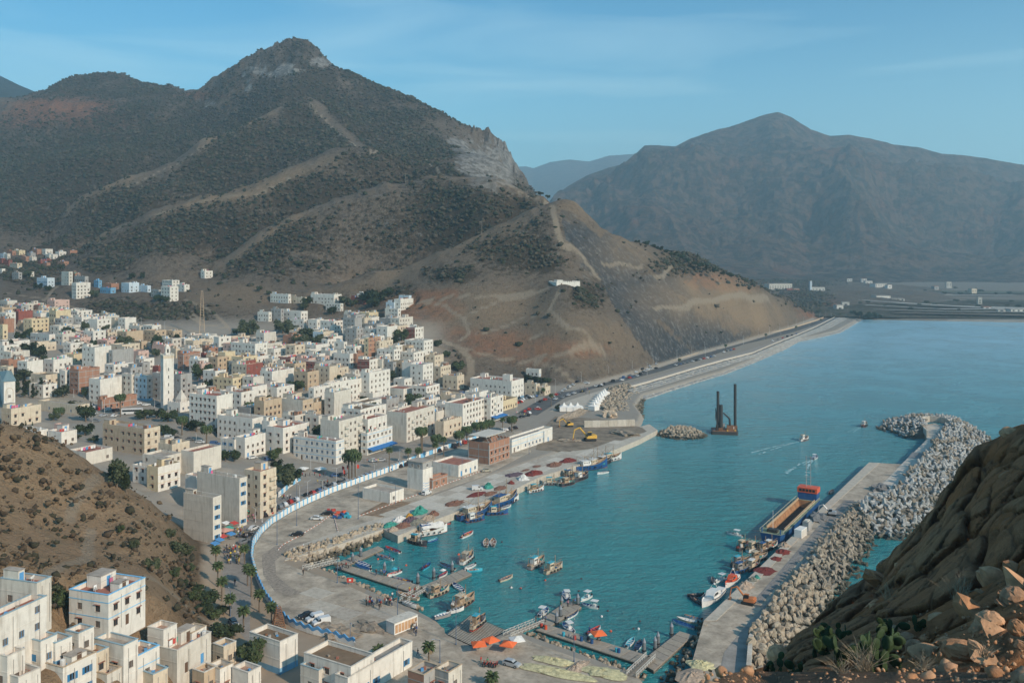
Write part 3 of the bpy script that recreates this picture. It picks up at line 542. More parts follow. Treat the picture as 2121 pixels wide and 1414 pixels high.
armour(small3, poly([(1390,1420),(1475,1290),(1455,1283),(1440,1300),(1365,1400),(1370,1430)], 1), poly([(1425,1420),(1477,1290)], 2.5), poly([(1370,1420),(1450,1283)], 0), 2.3, -.2, 1.4, 'rock', [ROCKL, ROCKY, ROCKD], .75, 'boulder')
# revetment of the coast road: rows of cast blocks stepping down to the water
rr = struct(mk('road_revetment', None)); tp = [P(a, b, 3.4)[:2] for a, b in [(1300,806),(1350,792),(1450,762),(1500,748),(1560,733),(1600,716),(1650,696),(1690,679),(1735,656),(1765,652)]]
bt = [P(a, b, .2)[:2] for a, b in [(1334,828),(1380,812),(1450,790),(1500,775),(1560,751),(1620,725),(1650,708),(1700,698),(1738,689),(1783,662)]]
def resamp(pts, n):
    p = np.array(pts); d = np.r_[0, np.cumsum(np.hypot(*np.diff(p, axis=0).T))]; t = np.linspace(0, d[-1], n); return np.stack([np.interp(t, d, p[:,0]), np.interp(t, d, p[:,1])], -1)
NB = 330; a_ = resamp(tp, NB); b_ = resamp(bt, NB); V0 = np.array([(x, y, z) for z in (-.5, .5) for x, y in ((-.5,-.5),(.5,-.5),(.5,.5),(-.5,.5))]); T0 = np.array([(0,3,2,1),(0,1,5,4),(1,2,6,5),(2,3,7,6),(3,0,4,7),(4,5,6,7)])
Vs = []; 
for r in range(7):
    t = (r+.5)/7; pp = a_*(1-t)+b_*t; dr = np.gradient(pp, axis=0); an = np.arctan2(dr[:,1], dr[:,0])+rng.normal(0, .08, NB); ln = np.hypot(*dr.T)*.9
    wd = np.hypot(*(a_-b_).T)/7*.95; z = 3.2*(1-t)-.2+rng.uniform(-.22, .22, NB)
    for k in range(NB):
        c_, s_ = math.cos(an[k]), math.sin(an[k]); v = V0*np.array([ln[k], wd[k], 1.3]); Vs.append(np.stack([v[:,0]*c_-v[:,1]*s_+pp[k,0], v[:,0]*s_+v[:,1]*c_+pp[k,1], v[:,2]+z[k]], -1))
Vs = np.concatenate(Vs); nb_ = len(Vs)//8
o = mk('revetment_blocks', raw_mesh('revetment_blocks', Vs, (T0[None]+(np.arange(nb_)*8)[:,None,None]).reshape(-1,4), [M('revetment_grey', (.27,.27,.265), .95, .25, .4, .2), M('revetment_pale', (.36,.34,.31), .95, .2, .4)], rng.integers(0, 2, nb_).repeat(6)), rr); o['kind'] = 'stuff'
me = MB()
for i in range(len(a_)-1):
    if i % 3 == 0:
        j = min(i+3, len(a_)-1); me.add([(*a_[i], 3.6), (*a_[j], 3.6), (*b_[j], -.7), (*b_[i], -.7)], [(0, 1, 2, 3)])
me.obj('revetment_slope', CDARK, rr)
# coast road, kerb wall, promenade
def ribbon(name, pts, w_, z, mat, h=.05, parent=None, n=120):
    p = resamp([q[:2] for q in pts], n); d = np.gradient(p, axis=0); d /= np.hypot(*d.T)[:,None]; nn = np.stack([-d[:,1], d[:,0]], -1)*w_/2; l = p+nn; r = p-nn; mb = MB()
    for i in range(n-1): 
        mb.add([(*l[i], z), (*l[i+1], z), (*r[i+1], z), (*r[i], z), (*l[i], z+h), (*l[i+1], z+h), (*r[i+1], z+h), (*r[i], z+h)], [(4,7,6,5),(0,1,5,4),(2,3,7,6)]+([(0,4,7,3)] if i == 0 else [])+([(1,2,6,5)] if i == n-2 else []))
    o = mb.obj(name, mat, parent); 
    return struct(o) if parent is None else o
ASPH = M('asphalt', (.10,.10,.10), .9, .15, .3, dirt=.15); PAVE = M('pavement', (.30,.27,.24), .9, .12, .5)
ROAD = [P(a, b, 2.4) for a, b in [(1090,858),(1150,822),(1210,803),(1265,790),(1350,768),(1430,745),(1480,728),(1530,711),(1560,705),(1620,690),(1680,672),(1720,660),(1762,645)]]
ribbon('coast_road', ROAD, 13, 2.36, ASPH, .05)
ribbon('promenade', [P(a, b, 2.4) for a, b in [(1290,803),(1350,785),(1450,757),(1520,738),(1600,712),(1680,680),(1740,655),(1768,650)]], 9, 2.37, PAVE, .15)
wall_run('sea_wall', [P(a, b, 2.5) for a, b in [(1300,805),(1350,791),(1450,761),(1500,747),(1560,732),(1600,715),(1650,695),(1690,678),(1735,655),(1765,651)]], .8, 2.3, 4.0, CONC2, 14, 'pale low sea wall beside the coast road, above the grey blocks', 'wall')
wall_run('retaining_wall', [P(a, b, 2.5) for a, b in [(1170,806),(1262,783),(1350,762),(1430,738),(1480,722),(1512,712),(1518,703),(1560,700),(1640,680),(1690,664),(1740,645)]], .6, 2.3, 3.9, M('tan_wall', (.5,.38,.26), .9, .1), 16, 'tan boundary wall between coast road and foot of the hill', 'wall')
STREET = [P(a, b, 2.4) for a, b in [(455,1420),(452,1300),(462,1220),(480,1160),(500,1110),(540,1060),(600,1012),(660,985),(740,955),(850,915),(940,890),(1030,870),(1090,858)]]
ribbon('waterfront_street', STREET, 15, 2.33, M('street', (.27,.24,.21), .92, .15, .3, dirt=.3), .05)
ribbon('town_road', [G(a, b) for a, b in [(60,905),(150,900),(240,880),(300,868),(370,892),(450,925),(560,925),(640,960)]][:8] and [P(a, b, 2.4) for a, b in [(600,1000),(640,975),(655,960)]], 10, 2.34, ASPH, .04, n=10)
# slipway with its cross ribs
sv = [P(a, b, z)[:2]+(z,) for a, b, z in [(927,1312,2.45),(983,1338,2.45),(1062,1298,-.6),(985,1265,-.6)]]
slip = struct(MB().add(sv, [(0,1,2,3)]).obj('slipway', CONC))
A0, A1, B1, B0 = [Vector(p) for p in sv]
for i in range(24):
    t = (i+.5)/24; a = A0.lerp(B0, t); b = A1.lerp(B1, t); mk('slipway_rib', MB().tube((0,0,0), tuple(b-a), .09, n=4).mesh('slipway_rib', CDARK), slip, (a.x, a.y, a.z+.05))
# pontoons
PLK = [M('pontoon_deck', (.33,.285,.23), .9, .12, 1.2, dirt=.3), M('pontoon_deck_b', (.30,.26,.215), .9, .12, 1.2, dirt=.3)]
def pontoon(pix, label, seg=2.6, zt=.75):
    p = [P(a, b, zt) for a, b in pix]; r = thing('pontoon', label, 'pontoon', p[0]); o_ = Vector(p[0]); q = [Vector(v)-o_ for v in p]
    MB().prism([(v.x, v.y) for v in q], -1.05, -.12).obj('float', CDARK, r)
    L_ = (q[1]-q[0]).length; n = max(2, int(L_/seg))
    for i in range(n):
        t0 = i/n+.003; t1 = (i+1)/n-.003; a = q[0].lerp(q[1], t0); b = q[0].lerp(q[1], t1); c = q[3].lerp(q[2], t1); d = q[3].lerp(q[2], t0)
        MB().prism([tuple(v)[:2] for v in (a, b, c, d)], -.12, 0).obj('deck_panel', PLK[i % 2], r)
    for e in ((q[0], q[1]), (q[3], q[2])): MB().tube(tuple(e[0]+Vector((0,0,-.15))), tuple(e[1]+Vector((0,0,-.15))), .13, n=5).obj('fender', WOODM, r)
    return r
pontoon([(695,1174),(852,1225),(875,1213),(707,1166)], 'long concrete pontoon in front of the basin, crowded with people at its west end')
pontoon([(692,1167),(783,1130),(794,1136),(718,1170)], 'short pontoon arm by the rock bank, stacked with nets')
pontoon([(873,1213),(958,1178),(977,1187),(884,1230)], 'pontoon arm reaching out to the blue skiff in mid harbour')
pontoon([(1110,1303),(1324,1373),(1348,1358),(1138,1294)], 'long pontoon nearest the yellow nets, blue drums on deck')
pontoon([(1113,1287),(1178,1241),(1204,1256),(1138,1296)], 'pontoon arm with console boats moored around its tip')
pontoon([(1408,1306),(1325,1371),(1354,1388),(1435,1314)], 'empty pontoon beside the rubble bank of the mole')
def pile(px, py, n=1):
    x, y, z = P(px, py, 0); r = thing('mooring_pile', 'grey mooring pile with pointed cap @', 'pile', (x, y, 0)); r['px'] = px; r['py'] = py
    MB().tube((0,0,-2), (0,0,2.6), .45, n=10).obj('shaft', M('pile_grey', (.14,.15,.16), .6, .2), r); MB().tube((0,0,2.6), (0,0,3.7), .5, .03, n=10).obj('cap', M('pile_cap', (.22,.24,.27), .6, .1), r); MB().tube((0,0,.6), (0,0,.9), .6, n=8).obj('collar', BLACK, r)
for a, b in [(730.5,1168),(747,1156),(796.5,1188),(865.5,1211),(898.5,1200),(936.5,1186),(1163.5,1262),(1161,1281),(1197,1256),(1153,1295),(1334,1352),(1363,1338),(1357,1348),(1391,1318),(1240,1330)]: pile(a, b)
def gangway(p, q, wpx, label):
    a = Vector(P(*p, 2.3)); b = Vector(P(*q, .9)); d = b-a; L_ = d.length; ang = math.atan2(d.y, d.x); r = thing('gangway', label, 'gangway', tuple(a), ang); zb = b.z-a.z; W2 = 1.1
    MB().add([(0,-W2,0),(L_,-W2,zb),(L_,W2,zb),(0,W2,0),(0,-W2,.12),(L_,-W2,zb+.12),(L_,W2,zb+.12),(0,W2,.12)], [(4,5,6,7),(0,1,5,4),(2,3,7,6)]).obj('walkway', WOODM, r)
    for s in (-1, 1):
        mb = MB(); n = 9
        for hgt in (.55, 1.15): mb.tube((0,s*W2,hgt), (L_,s*W2,zb+hgt), .05, n=4)
        for i in range(n+1):
            t = i/n; mb.tube((L_*t,s*W2,zb*t), (L_*t,s*W2,zb*t+1.15), .045, n=4)
            if i < n: mb.tube((L_*t,s*W2,zb*t+.1), (L_*(i+1)/n,s*W2,zb*t+1.1), .035, n=4)
        mb.obj('railing', M('white_rail', (.6,.57,.52), .6, .1), r)
gangway((632,1180), (697,1163), 1, 'steel gangway down from the rock bank to the crowded pontoon'); gangway((836,1246), (875,1222), 1, 'steel gangway beside the crowd of people in red jackets')
gangway((1050,1318), (1118,1290), 1, 'white railed gangway beside the orange umbrellas'); gangway((1308,1400), (1348,1362), 1, 'railed gangway at the bottom edge, beside the rubble shore')
# white and blue harbour wall
WL = [P(a, b, 2.4) for a, b in [(735,1338),(690,1322),(640,1310),(600,1295),(570,1265),(548,1235),(530,1195),(521,1160),(524,1130),(540,1105),(562,1084),(600,1060),(640,1040),(690,1018),(740,1000),(800,978),(842,962)]]
hw = thing('harbour_wall', 'long curved white wall with blue posts between street and quay', 'wall', WL[0]); wp = resamp([p[:2] for p in WL], 74); o_ = Vector(WL[0])
for i in range(len(wp)-1):
    a = Vector((*wp[i], 2.3))-o_; b = Vector((*wp[i+1], 2.3))-o_; d = (b-a).normalized(); n_v = Vector((-d.y, d.x, 0))*.15; wavy = i < 22
    if wavy:
        pts = 8; lo = []; 
        for k in range(pts+1): t = k/pts; c = a.lerp(b, t); lo.append((c, 1.9+.3*math.sin(t*math.pi*2)))
        mb = MB(); mb2 = MB()
        for k in range(pts):
            (c, h0), (e, h1) = lo[k], lo[k+1]
            for m_, za, zb_, zc in ((mb, 0, h0-.8, h1-.8), (mb2, None, h0, h1)):
                l0 = 0 if za == 0 else h0-.8; l1 = 0 if za == 0 else h1-.8
                m_.add([tuple(c+n_v+Vector((0,0,l0))), tuple(e+n_v+Vector((0,0,l1))), tuple(e-n_v+Vector((0,0,l1))), tuple(c-n_v+Vector((0,0,l0))), tuple(c+n_v+Vector((0,0,zb_))), tuple(e+n_v+Vector((0,0,zc))), tuple(e-n_v+Vector((0,0,zc))), tuple(c-n_v+Vector((0,0,zb_)))], [(0,4,5,1),(2,6,7,3),(4,7,6,5)])
        mb.obj('wall_panel', WHITE, hw); mb2.obj('wave_coping', BLUEP, hw)
    else:
        q = [a+d*.3+n_v, b-d*.3+n_v, b-d*.3-n_v, a+d*.3-n_v]; MB().prism([tuple(v)[:2] for v in q], a.z-.1, 1.9).obj('wall_panel', WHITE, hw)
        rl = MB(); rl.tube(tuple(a+Vector((0,0,2.7))), tuple(b+Vector((0,0,2.7))), .04, n=4)
        for k in range(4): c = a.lerp(b, k/4); rl.tube(tuple(c+Vector((0,0,1.9))), tuple(c+Vector((0,0,2.75))), .035, n=4)
        rl.obj('railing', M('rail_grey', (.5,.5,.5), .6, .1), hw)
    if not wavy: MB().box(-.3, .3, -.3, .3, -.1, 2.25).obj('post', LBLUE, hw, tuple(a), math.atan2(d.y, d.x))
w2 = [P(a, b, 2.4) for a, b in [(842,958),(880,945),(920,930),(970,915),(1010,903)]]
wall_run('quay_fence_wall', w2, .3, 2.3, 4.2, [WHITE, LBLUE], 3.5, 'white and pale blue wall behind the pink roofed port office', 'wall', piece='wall_panel')
wall_run('corner_wall', [P(a, b, 2.4) for a, b in [(577,1030),(600,1010),(622,996)]], .3, 2.3, 4.5, [WHITE, LBLUE], 3, 'short white and blue wall beside the dark trees at the street bend', 'wall', piece='wall_panel')
# concrete flood wall at the dig
fw = [P(a, b, 2.4) for a, b in [(1210,885),(1260,884),(1315,882)]]
wall_run('flood_wall', fw, .7, 2.3, 6.0, [CONC, CONC2], 5, 'tall grey concrete wall behind the construction pit', 'wall')
slab('dug_earth', [(1110,930),(1130,880),(1150,862),(1260,868),(1330,885),(1340,893),(1250,925),(1180,935)], 2.3, 2.52, M('dug_soil', (.22,.175,.13), 1, .3, .25, .6))
slab('bare_earth', [(745,1065),(800,1035),(850,1040),(800,1070)], 2.3, 2.52, M('bare_earth', (.25,.17,.11), 1, .3, .4, .3))
slab('harbour_yard', [(625,1180),(700,1203),(800,1248),(870,1277),(920,1300),(922,1314),(960,1334),(984,1346),(1064,1308),(1100,1328),(1200,1364),(1330,1412),(1300,1440),(800,1440),(740,1345),(690,1325),(640,1312),(603,1297),(573,1268),(551,1237),(533,1195),(524,1160),(527,1132),(543,1107),(565,1086),(603,1062),(643,1042),(700,1017),(745,1001),(800,981),(840,967),(1000,912),(1080,890),(1100,935),(1000,985),(900,1020),(860,1050),(760,1080),(600,1135),(588,1165)], 2.2, 2.42, DUST)
ypoly = poly([(590,1190),(640,1185),(700,1207),(800,1252),(880,1284),(915,1318),(900,1345),(800,1300),(700,1290),(620,1260)], 2.45); yard = [o for o in bpy.data.objects if o.name == 'harbour_yard'][0]
ym = [MB().box(0, 7.86, 0, 5.86, 0, .025).mesh('concrete_panel', m_) for m_ in (CONC, M('concrete_b'), DUST)]; k = 0
for i in range(-14, 16):
    for j in range(-14, 16):
        o_ = Vector(P(740,1240,2.42))+qd*(i*6)+qn*(j*8); cs = [o_, o_+qd*6, o_+qd*6+qn*8, o_+qn*8]
        if all(inside(np.array([c.x]), np.array([c.y]), ypoly)[0] for c in cs) and k < 290: mk('concrete_panel', random.choice(ym), yard, (o_.x+qd.x*6, o_.y+qd.y*6, 2.425), qang+math.pi/2); k += 1
slab('tyre_track', [(640,1120),(570,1130),(542,1150),(545,1190),(570,1225),(600,1232),(630,1228),(600,1215),(572,1190),(570,1160),(590,1145)], 2.3, 2.43, M('tyre_marks', (.29,.245,.2), 1, .3, 1.2, .1))
slab('plaza', [(1140,850),(1180,828),(1270,800),(1285,808),(1232,842),(1215,850)], 2.3, 2.5, CONC)
def mound(name, label, cat, px, py, rx, ry, h, mat, group=None, loc=None, seg=14, jit=.35, rings=7):
    x, y, z = loc or P(px, py, 2.5); mb = MB(); mb.blob((0,0,0), rx, ry, h, seg, rings, jit, 0, .15); o = mb.obj(name, mat, None, (x, y, z), random.uniform(0, 3)); return tag(o, label, cat, group)
dirt = M('dirt_heap', (.27,.22,.17), 1, .3, .8, .6)
for i, (a, b, r, h, l) in enumerate([(1200,1300,0,0,''),]): pass
mound('earth_heap', 'largest brown heap of earth behind the white cube house', 'heap', 705, 1315, 4.5, 3, 1.6, dirt); mound('earth_heap', 'low brown heap of earth right of the parked vans', 'heap', 682, 1302, 3.5, 2.5, 1.1, dirt)
mound('earth_heap', 'grey earth heap left of the wooden kiosk', 'heap', 765, 1300, 5, 2.5, 1.0, dirt); mound('earth_heap', 'grey dug spoil heap right of the yellow excavator', 'heap', 1290, 899, 9, 4, 1.8, dirt); mound('earth_heap', 'pale spoil heap left of the yellow excavator', 'heap', 1180, 912, 6, 3, 1.2, dirt)
mound('gravel_heap', 'grey gravel heap on the far end of the mole', 'heap', 1822, 1014, 4.5, 3, 2.2, M('gravel_grey', (.17,.17,.17), 1, .2, 2)); mound('gravel_heap', 'dark gravel heap beside the blue hopper ship', 'heap', 1695, 1075, 5, 3, 2.0, M('gravel_grey'))
mound('earth_bank', 'long tan earth bank in front of the white tents', 'bank', 1185, 862, 18, 3, 2.6, dirt); mound('earth_bank', 'rounded pale clay knob at the end of the earth bank', 'bank', 1262, 862, 5, 4, 3.2, M('clay', (.5,.38,.27), 1, .15, .5, .3))
# painted kerbs, each stone red or white
ki = 0
KM = [MB().box(-.42, .42, -.1, .1, 0, .18).mesh('kerb_stone', m_) for m_ in (WHITE, M('kerb_red', (.5,.22,.16), .8, .15))]
for nm, pts in (('kerb', [(628,1128),(600,1160)]), ('kerb', [(700,1035+65),(690,1062),(660,1085),(615,1112),(585,1128),(575,1140)]), ('kerb', [(745,1068),(880,1018),(1000,974)])):
    kr = struct(mk('kerb_line', None)); kp = resamp([P(a, b, 2.5)[:2] for a, b in pts], max(4, int(sum(math.dist(P(*a, 2.5), P(*b, 2.5)) for a, b in zip(pts[:-1], pts[1:]))/1.0)))
    for i in range(len(kp)-1):
        if ki < 300: mk('kerb_stone', KM[i % 2], kr, (*kp[i], 2.5), math.atan2(*(kp[i+1]-kp[i])[::-1])); ki += 1
# ---------------- buildings ----------------
WC = {'white': (.66,.62,.555), 'offwhite': (.57,.525,.455), 'cream': (.57,.48,.365), 'yellow': (.60,.49,.32), 'tan': (.47,.36,.25), 'grey': (.33,.32,.305), 'brick': (.34,.18,.12), 'red': (.25,.08,.06), 'pink': (.55,.38,.32), 'blue': (.16,.34,.50), 'paleblue': (.50,.57,.62), 'dark': (.10,.095,.09)}
WM = {k: M('wall_'+k, v, .9, .08, .5, .05, dirt=.6) for k, v in WC.items()}
RF = {'': M('roof_screed', (.37,.32,.27), .95, .2, .5, dirt=.4), 'r': M('roof_terracotta', (.33,.14,.10), .95, .2, .5, dirt=.4), 'g': M('roof_grey', (.25,.24,.225), .95, .2, .5, dirt=.4), 'b': M('roof_brown', (.20,.14,.09), .95, .2, .3, dirt=.3), 'c': M('roof_tile', (.38,.25,.19), .9, .2, 2.5)}
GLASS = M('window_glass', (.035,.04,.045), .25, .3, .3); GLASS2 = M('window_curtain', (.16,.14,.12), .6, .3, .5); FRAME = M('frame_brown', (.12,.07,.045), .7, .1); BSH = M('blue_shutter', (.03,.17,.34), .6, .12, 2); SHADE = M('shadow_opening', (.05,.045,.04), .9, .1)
LEAFG = M('awning_blue', (.03,.16,.42), .7, .1)
def win_mesh(kind):
    mb = MB(); w2 = .6; zh = 1.3
    # local: x along the wall, -y outwards, origin at the sill; opening is 18 cm deep
    fr = {'plain': FRAME, 'blue': BLUEP, 'white': WHITE, 'grey': M('frame_grey', (.3,.3,.3), .6, .1)}[kind.split('_')[0]]
    mb.box(-w2, w2, .12, .16, 0, zh, 1)
    for x in (-w2, -.03, w2-.06): mb.box(x, x+.06, .07, .125, 0, zh, 0)
    for z in (0, zh-.06): mb.box(-w2+.06, w2-.06, .072, .123, z, z+.06, 0)
    mb.box(-w2-.08, w2+.08, -.09, .07, -.09, -.002, 2)
    if 'hood' in kind: mb.box(-w2-.14, w2+.14, -.3, -.002, zh+.1, zh+.2, 3)
    if 'shut' in kind: mb.box(-w2, w2, .02, .065, 0, zh*.98, 4)
    if 'open' in kind: mb.box(-w2-.5, -w2-.02, -.05, -.003, 0, zh, 4); mb.box(w2+.02, w2+.5, -.05, -.003, 0, zh, 4)
    return mb.mesh('window', [fr, random.choice([GLASS, GLASS, GLASS2]) if 'curt' not in kind else GLASS2, WM['offwhite'], M('hood_tile', (.30,.13,.09), .9, .2), BSH])
WIN = {k: win_mesh(k) for k in ('plain', 'plain_hood', 'plain_curt', 'plain_hood_curt', 'blue', 'blue_shut', 'blue_open', 'white', 'grey', 'white_hood')}
DOORM = {k: MB().box(-.5, .5, .1, .15, 0, 2.1, 0).mesh('door', m_) for k, m_ in (('b', BLUEP), ('w', FRAME))}
def facade(mb, o, d, n_, W_, z0, z1, ops, mi=0, dep=.18):
    o = Vector(o); d = Vector(d); n_ = Vector(n_)
    xs = sorted({0, W_, *[a for q in ops for a in q[:2]]}); zs = sorted({z0, z1, *[a for q in ops for a in q[2:4]]})
    P3 = lambda x, z, e=0.: tuple(o+d*x-n_*e+Vector((0,0,z)))
    for i in range(len(xs)-1):
        for j in range(len(zs)-1):
            xm = (xs[i]+xs[i+1])/2; zm = (zs[j]+zs[j+1])/2
            if any(q[0] < xm < q[1] and q[2] < zm < q[3] for q in ops): continue
            mb.add([P3(xs[i], zs[j]), P3(xs[i+1], zs[j]), P3(xs[i+1], zs[j+1]), P3(xs[i], zs[j+1])], [(0,1,2,3)], mi)
    for a, b, c, e in [q[:4] for q in ops]:
        dd = dep
        mb.add([P3(a,c), P3(b,c), P3(b,e), P3(a,e), P3(a,c,dd), P3(b,c,dd), P3(b,e,dd), P3(a,e,dd)], [(0,1,5,4),(1,2,6,5),(2,3,7,6),(3,0,4,7),(4,5,6,7)], mi)
LAUND = [M('cloth_'+k, c, .9, .1) for k, c in (('pink', (.6,.12,.25)), ('blue', (.08,.25,.5)), ('white', (.7,.7,.68)), ('red', (.5,.06,.05)), ('green', (.08,.32,.25)))]
TANK = MB().tube((0,0,.2), (0,0,1.3), .5, n=8).tube((0,0,1.3), (0,0,1.45), .5, .15, n=8).mesh('water_tank', M('tank', (.55,.55,.53), .5, .1))
DISH = MB().tube((0,0,0), (0,0,1.0), .05, n=4).tube((0,-.02,1.0), (.08,-.22,1.12), .08, .42, n=9).mesh('satellite_dish', M('dish', (.55,.53,.5), .5, .1))
def house(px, ty, wl, wr, n, col='white', opts='', t=61, y0=290, name='house', label=None, cat='house', at=None, ws=1.0):
    O = opts.split(); g = lambda k, d=None: next((q[len(k)+1:] for q in O if q.startswith(k+':')), d)
    st = 3.1; h = n*st; par = float(g('par', .9)); X, Y, Z = at or G(px, ty, h+par, y0); t = math.radians(float(g('t', t))+random.uniform(-1.5, 1.5)*(not at))
    c, s = math.cos(t), math.sin(t)
    U = (px+wr-CX)/F; Lr = (U*Y-X)/(c-U*s); U = (px-wl-CX)/F; Ll = (U*Y-X)/(-s-U*c); Lr = min(max(Lr, 3.5), 62); Ll = min(max(Ll, 3.5), 45)
    zb = min(gz(X+c*Lr, Y+s*Lr), gz(X-s*Ll, Y+c*Ll), Z)-Z-1.5; zb = max(zb, -14)
    FT.append((X, Y, Z, c, s, Lr, Ll)); r = thing(name, label or '', cat, (X, Y, Z), t); r['px'] = px; r['py'] = ty; r['col'] = col; r['n'] = n; r['o'] = opts
    mats = [WM[col], WM[g('rc', col)], WM[g('lc', col)]]; mb = MB(); big = .42 if Y < 260 else 0
    # openings
    def ops_for(W_, blank, side):
        if blank or W_ < 3.4: return [], []
        sp = random.uniform(2.7, 3.4); nc = max(1, int((W_-.8)/sp)); sp = (W_-.8)/nc; res = []; kinds = []
        style = g('w') or random.choice(['plain', 'plain_hood', 'plain_hood', 'plain_curt', 'plain_hood_curt'])
        if 'bl' in O: style = random.choice(['blue', 'blue_open', 'blue_shut'])
        nf_ = int(n+.3); balc = 'ba' in O and side == 'r'
        bcol = [i for i in range(nc) if i % 3 == 1] if balc else []
        for f in range(nf_):
            for i in range(nc):
                x = .4+sp*(i+.5); z = f*st+1.0
                if random.random() < (.12 if nc > 2 else .05) and i not in bcol: continue
                if f == 0 and random.random() < .25: res.append((x-.5, x+.5, .02, 2.12)); kinds.append(('door', x, .02, 'b' if 'bl' in O or random.random() < .35 else 'w')); continue
                if i in bcol and f > 0: res.append((x-1.2, x+1.2, f*st+.12, f*st+2.5)); kinds.append(('balcony', x, f*st+.12, 0)); continue
                if z+1.3 > h-.1: continue
                res.append((x-.6, x+.6, z, z+1.3)); kinds.append(('window', x, z, style if random.random() < .8 or style.startswith('blue') else 'plain'))
        return res, kinds
    opr, kr = ops_for(Lr, 'rb' in O, 'r'); opl, kl = ops_for(Ll, 'lb' in O, 'l')
    facade(mb, (0,0,0), (1,0,0), (0,-1,0), Lr, zb, h+par, opr, 1); 
    facade(mb, (0,Ll,0), (0,-1,0), (-1,0,0), Ll, zb, h+par, opl, 2)
    mb.add([(Lr,0,zb),(Lr,Ll,zb),(Lr,Ll,h+par),(Lr,0,h+par)], [(0,1,2,3)], 0); mb.add([(Lr,Ll,zb),(0,Ll,zb),(0,Ll,h+par),(Lr,Ll,h+par)], [(0,1,2,3)], 0)
    e = .22
    mb.add([(0,0,h+par),(Lr,0,h+par),(Lr,Ll,h+par),(0,Ll,h+par),(e,e,h+par),(Lr-e,e,h+par),(Lr-e,Ll-e,h+par),(e,Ll-e,h+par),(e,e,h),(Lr-e,e,h),(Lr-e,Ll-e,h),(e,Ll-e,h)], [(0,1,5,4),(1,2,6,5),(2,3,7,6),(3,0,4,7),(4,5,9,8),(5,6,10,9),(6,7,11,10),(7,4,8,11)], 0)
    mb.obj('walls', mats, r)
    rk = g('rf', random.choice(['', '', 'r', 'r', 'g', 'b']))
    MB().add([(e,e,h),(Lr-e,e,h),(Lr-e,Ll-e,h),(e,Ll-e,h)], [(0,1,2,3)]).obj('roof', RF[rk], r); r['rf'] = rk
    for ks, face in ((kr, 0), (kl, 1)):
        for kind, x, z, stl in ks:
            pos = (x, 0, z) if face == 0 else (0, Ll-(Ll-x) if False else x, z); rot = 0 if face == 0 else -math.pi/2
            if face == 1: pos = (0, Ll-x, z)
            if kind == 'window': mk('window', WIN[stl], r, pos, rot)
            elif kind == 'door': mk('door', DOORM[stl], r, pos, rot)
            else:
                b = MB(); b.box(-1.35, 1.35, -1.1, -.004, -.12, 0, 0); b.box(-1.35, 1.35, -1.1, -1.0, .0, .95, 0); b.box(-1.35, -1.25, -1.0, -.004, 0, .95, 0); b.box(1.25, 1.35, -1.0, -.004, 0, .95, 0); b.obj('balcony', WM[col], r, pos, rot)
    if 'plain_w' not in O:                                  # floor bands
        b = MB()
        for f in range(1, int(n+.3)+1):
            zf = min(f*st-.05, h); b.box(-.05, Lr+.05, -.05, -.003, zf-.08, zf+.08); b.box(-.05, -.003, -.003, Ll+.05, zf-.08, zf+.08)
        if b.v and random.random() < .75: b.obj('string_course', mats[0] if 'bt' not in O else LBLUE, r)
    if 'brickf' in O:                                       # concrete frame of an unfinished shell
        b = MB()
        for f in range(int(n)+1): z = min(f*st, h); b.box(-.06, Lr+.06, -.06, -.004, z-.18, z+.12); b.box(-.06, -.004, -.003, Ll+.05, z-.18, z+.12)
        for i in range(int(Lr/4)+1): x = i*(Lr-.3)/max(1, int(Lr/4)); b.box(x, x+.3, -.055, -.003, 0, h)
        for i in range(int(Ll/4)+1): y = i*(Ll-.3)/max(1, int(Ll/4)); b.box(-.055, -.003, y, y+.3, 0, h)
        b.obj('concrete_frame', WM['grey'], r)
    if 'cr' in O:
        b = MB()
        for i in range(int(Lr/1.6)): b.box(i*1.6+.2, i*1.6+.9, .01, .2, h+par, h+par+.45)
        for i in range(int(Ll/1.6)): b.box(.01, .2, i*1.6+.2, i*1.6+.9, h+par, h+par+.45)
        b.obj('crenellation', mats[0], r)
    if 'base' in O or g('base'):
        bm = WM[g('base', 'blue')]; MB().box(-.02, Lr+.02, -.03, -.003, zb, 1.3).box(-.03, -.003, -.003, Ll+.02, zb, 1.3).obj('plinth', bm, r)
    if 'aw' in O: MB().add([(0,-.05,3.0),(Lr,-.05,3.0),(Lr,-3,2.5),(0,-3,2.5),(Lr,-3,2.1),(0,-3,2.1)], [(0,3,2,1),(3,5,4,2)]).obj('awning', LEAFG, r)
    if Y < 260:                                             # coping and rain pipes show on the nearest houses
        cm_ = LBLUE if 'bt' in O else random.choice([WM['tan'], WM['offwhite'], M('coping_grey_blue', (.28,.38,.42), .8, .1)]); b = MB(); zc = h+par
        b.box(-.08, Lr+.08, -.08, .3, zc+.003, zc+.12); b.box(-.08, Lr+.08, Ll-.3, Ll+.08, zc+.003, zc+.12); b.box(-.08, .3, .3, Ll-.3, zc+.003, zc+.115); b.box(Lr-.3, Lr+.08, .3, Ll-.3, zc+.003, zc+.115); b.obj('coping', cm_, r)
        for xx in (Lr*.33, Lr*.85): MB().tube((xx, -.09, .1), (xx, -.09, h), .05, n=5).obj('rain_pipe', WM['grey'], r)
        if n > 1.6 and Lr > 8: b = MB(); b.tube((Lr*.6, Ll*.5, h), (Lr*.6, Ll*.5, h+2.6), .035, n=4); b.tube((Lr*.6-.5, Ll*.5, h+2.4), (Lr*.6+.5, Ll*.5, h+2.4), .02, n=3); b.tube((Lr*.6-.35, Ll*.5, h+2.1), (Lr*.6+.35, Ll*.5, h+2.1), .02, n=3); b.obj('aerial', STEEL, r)
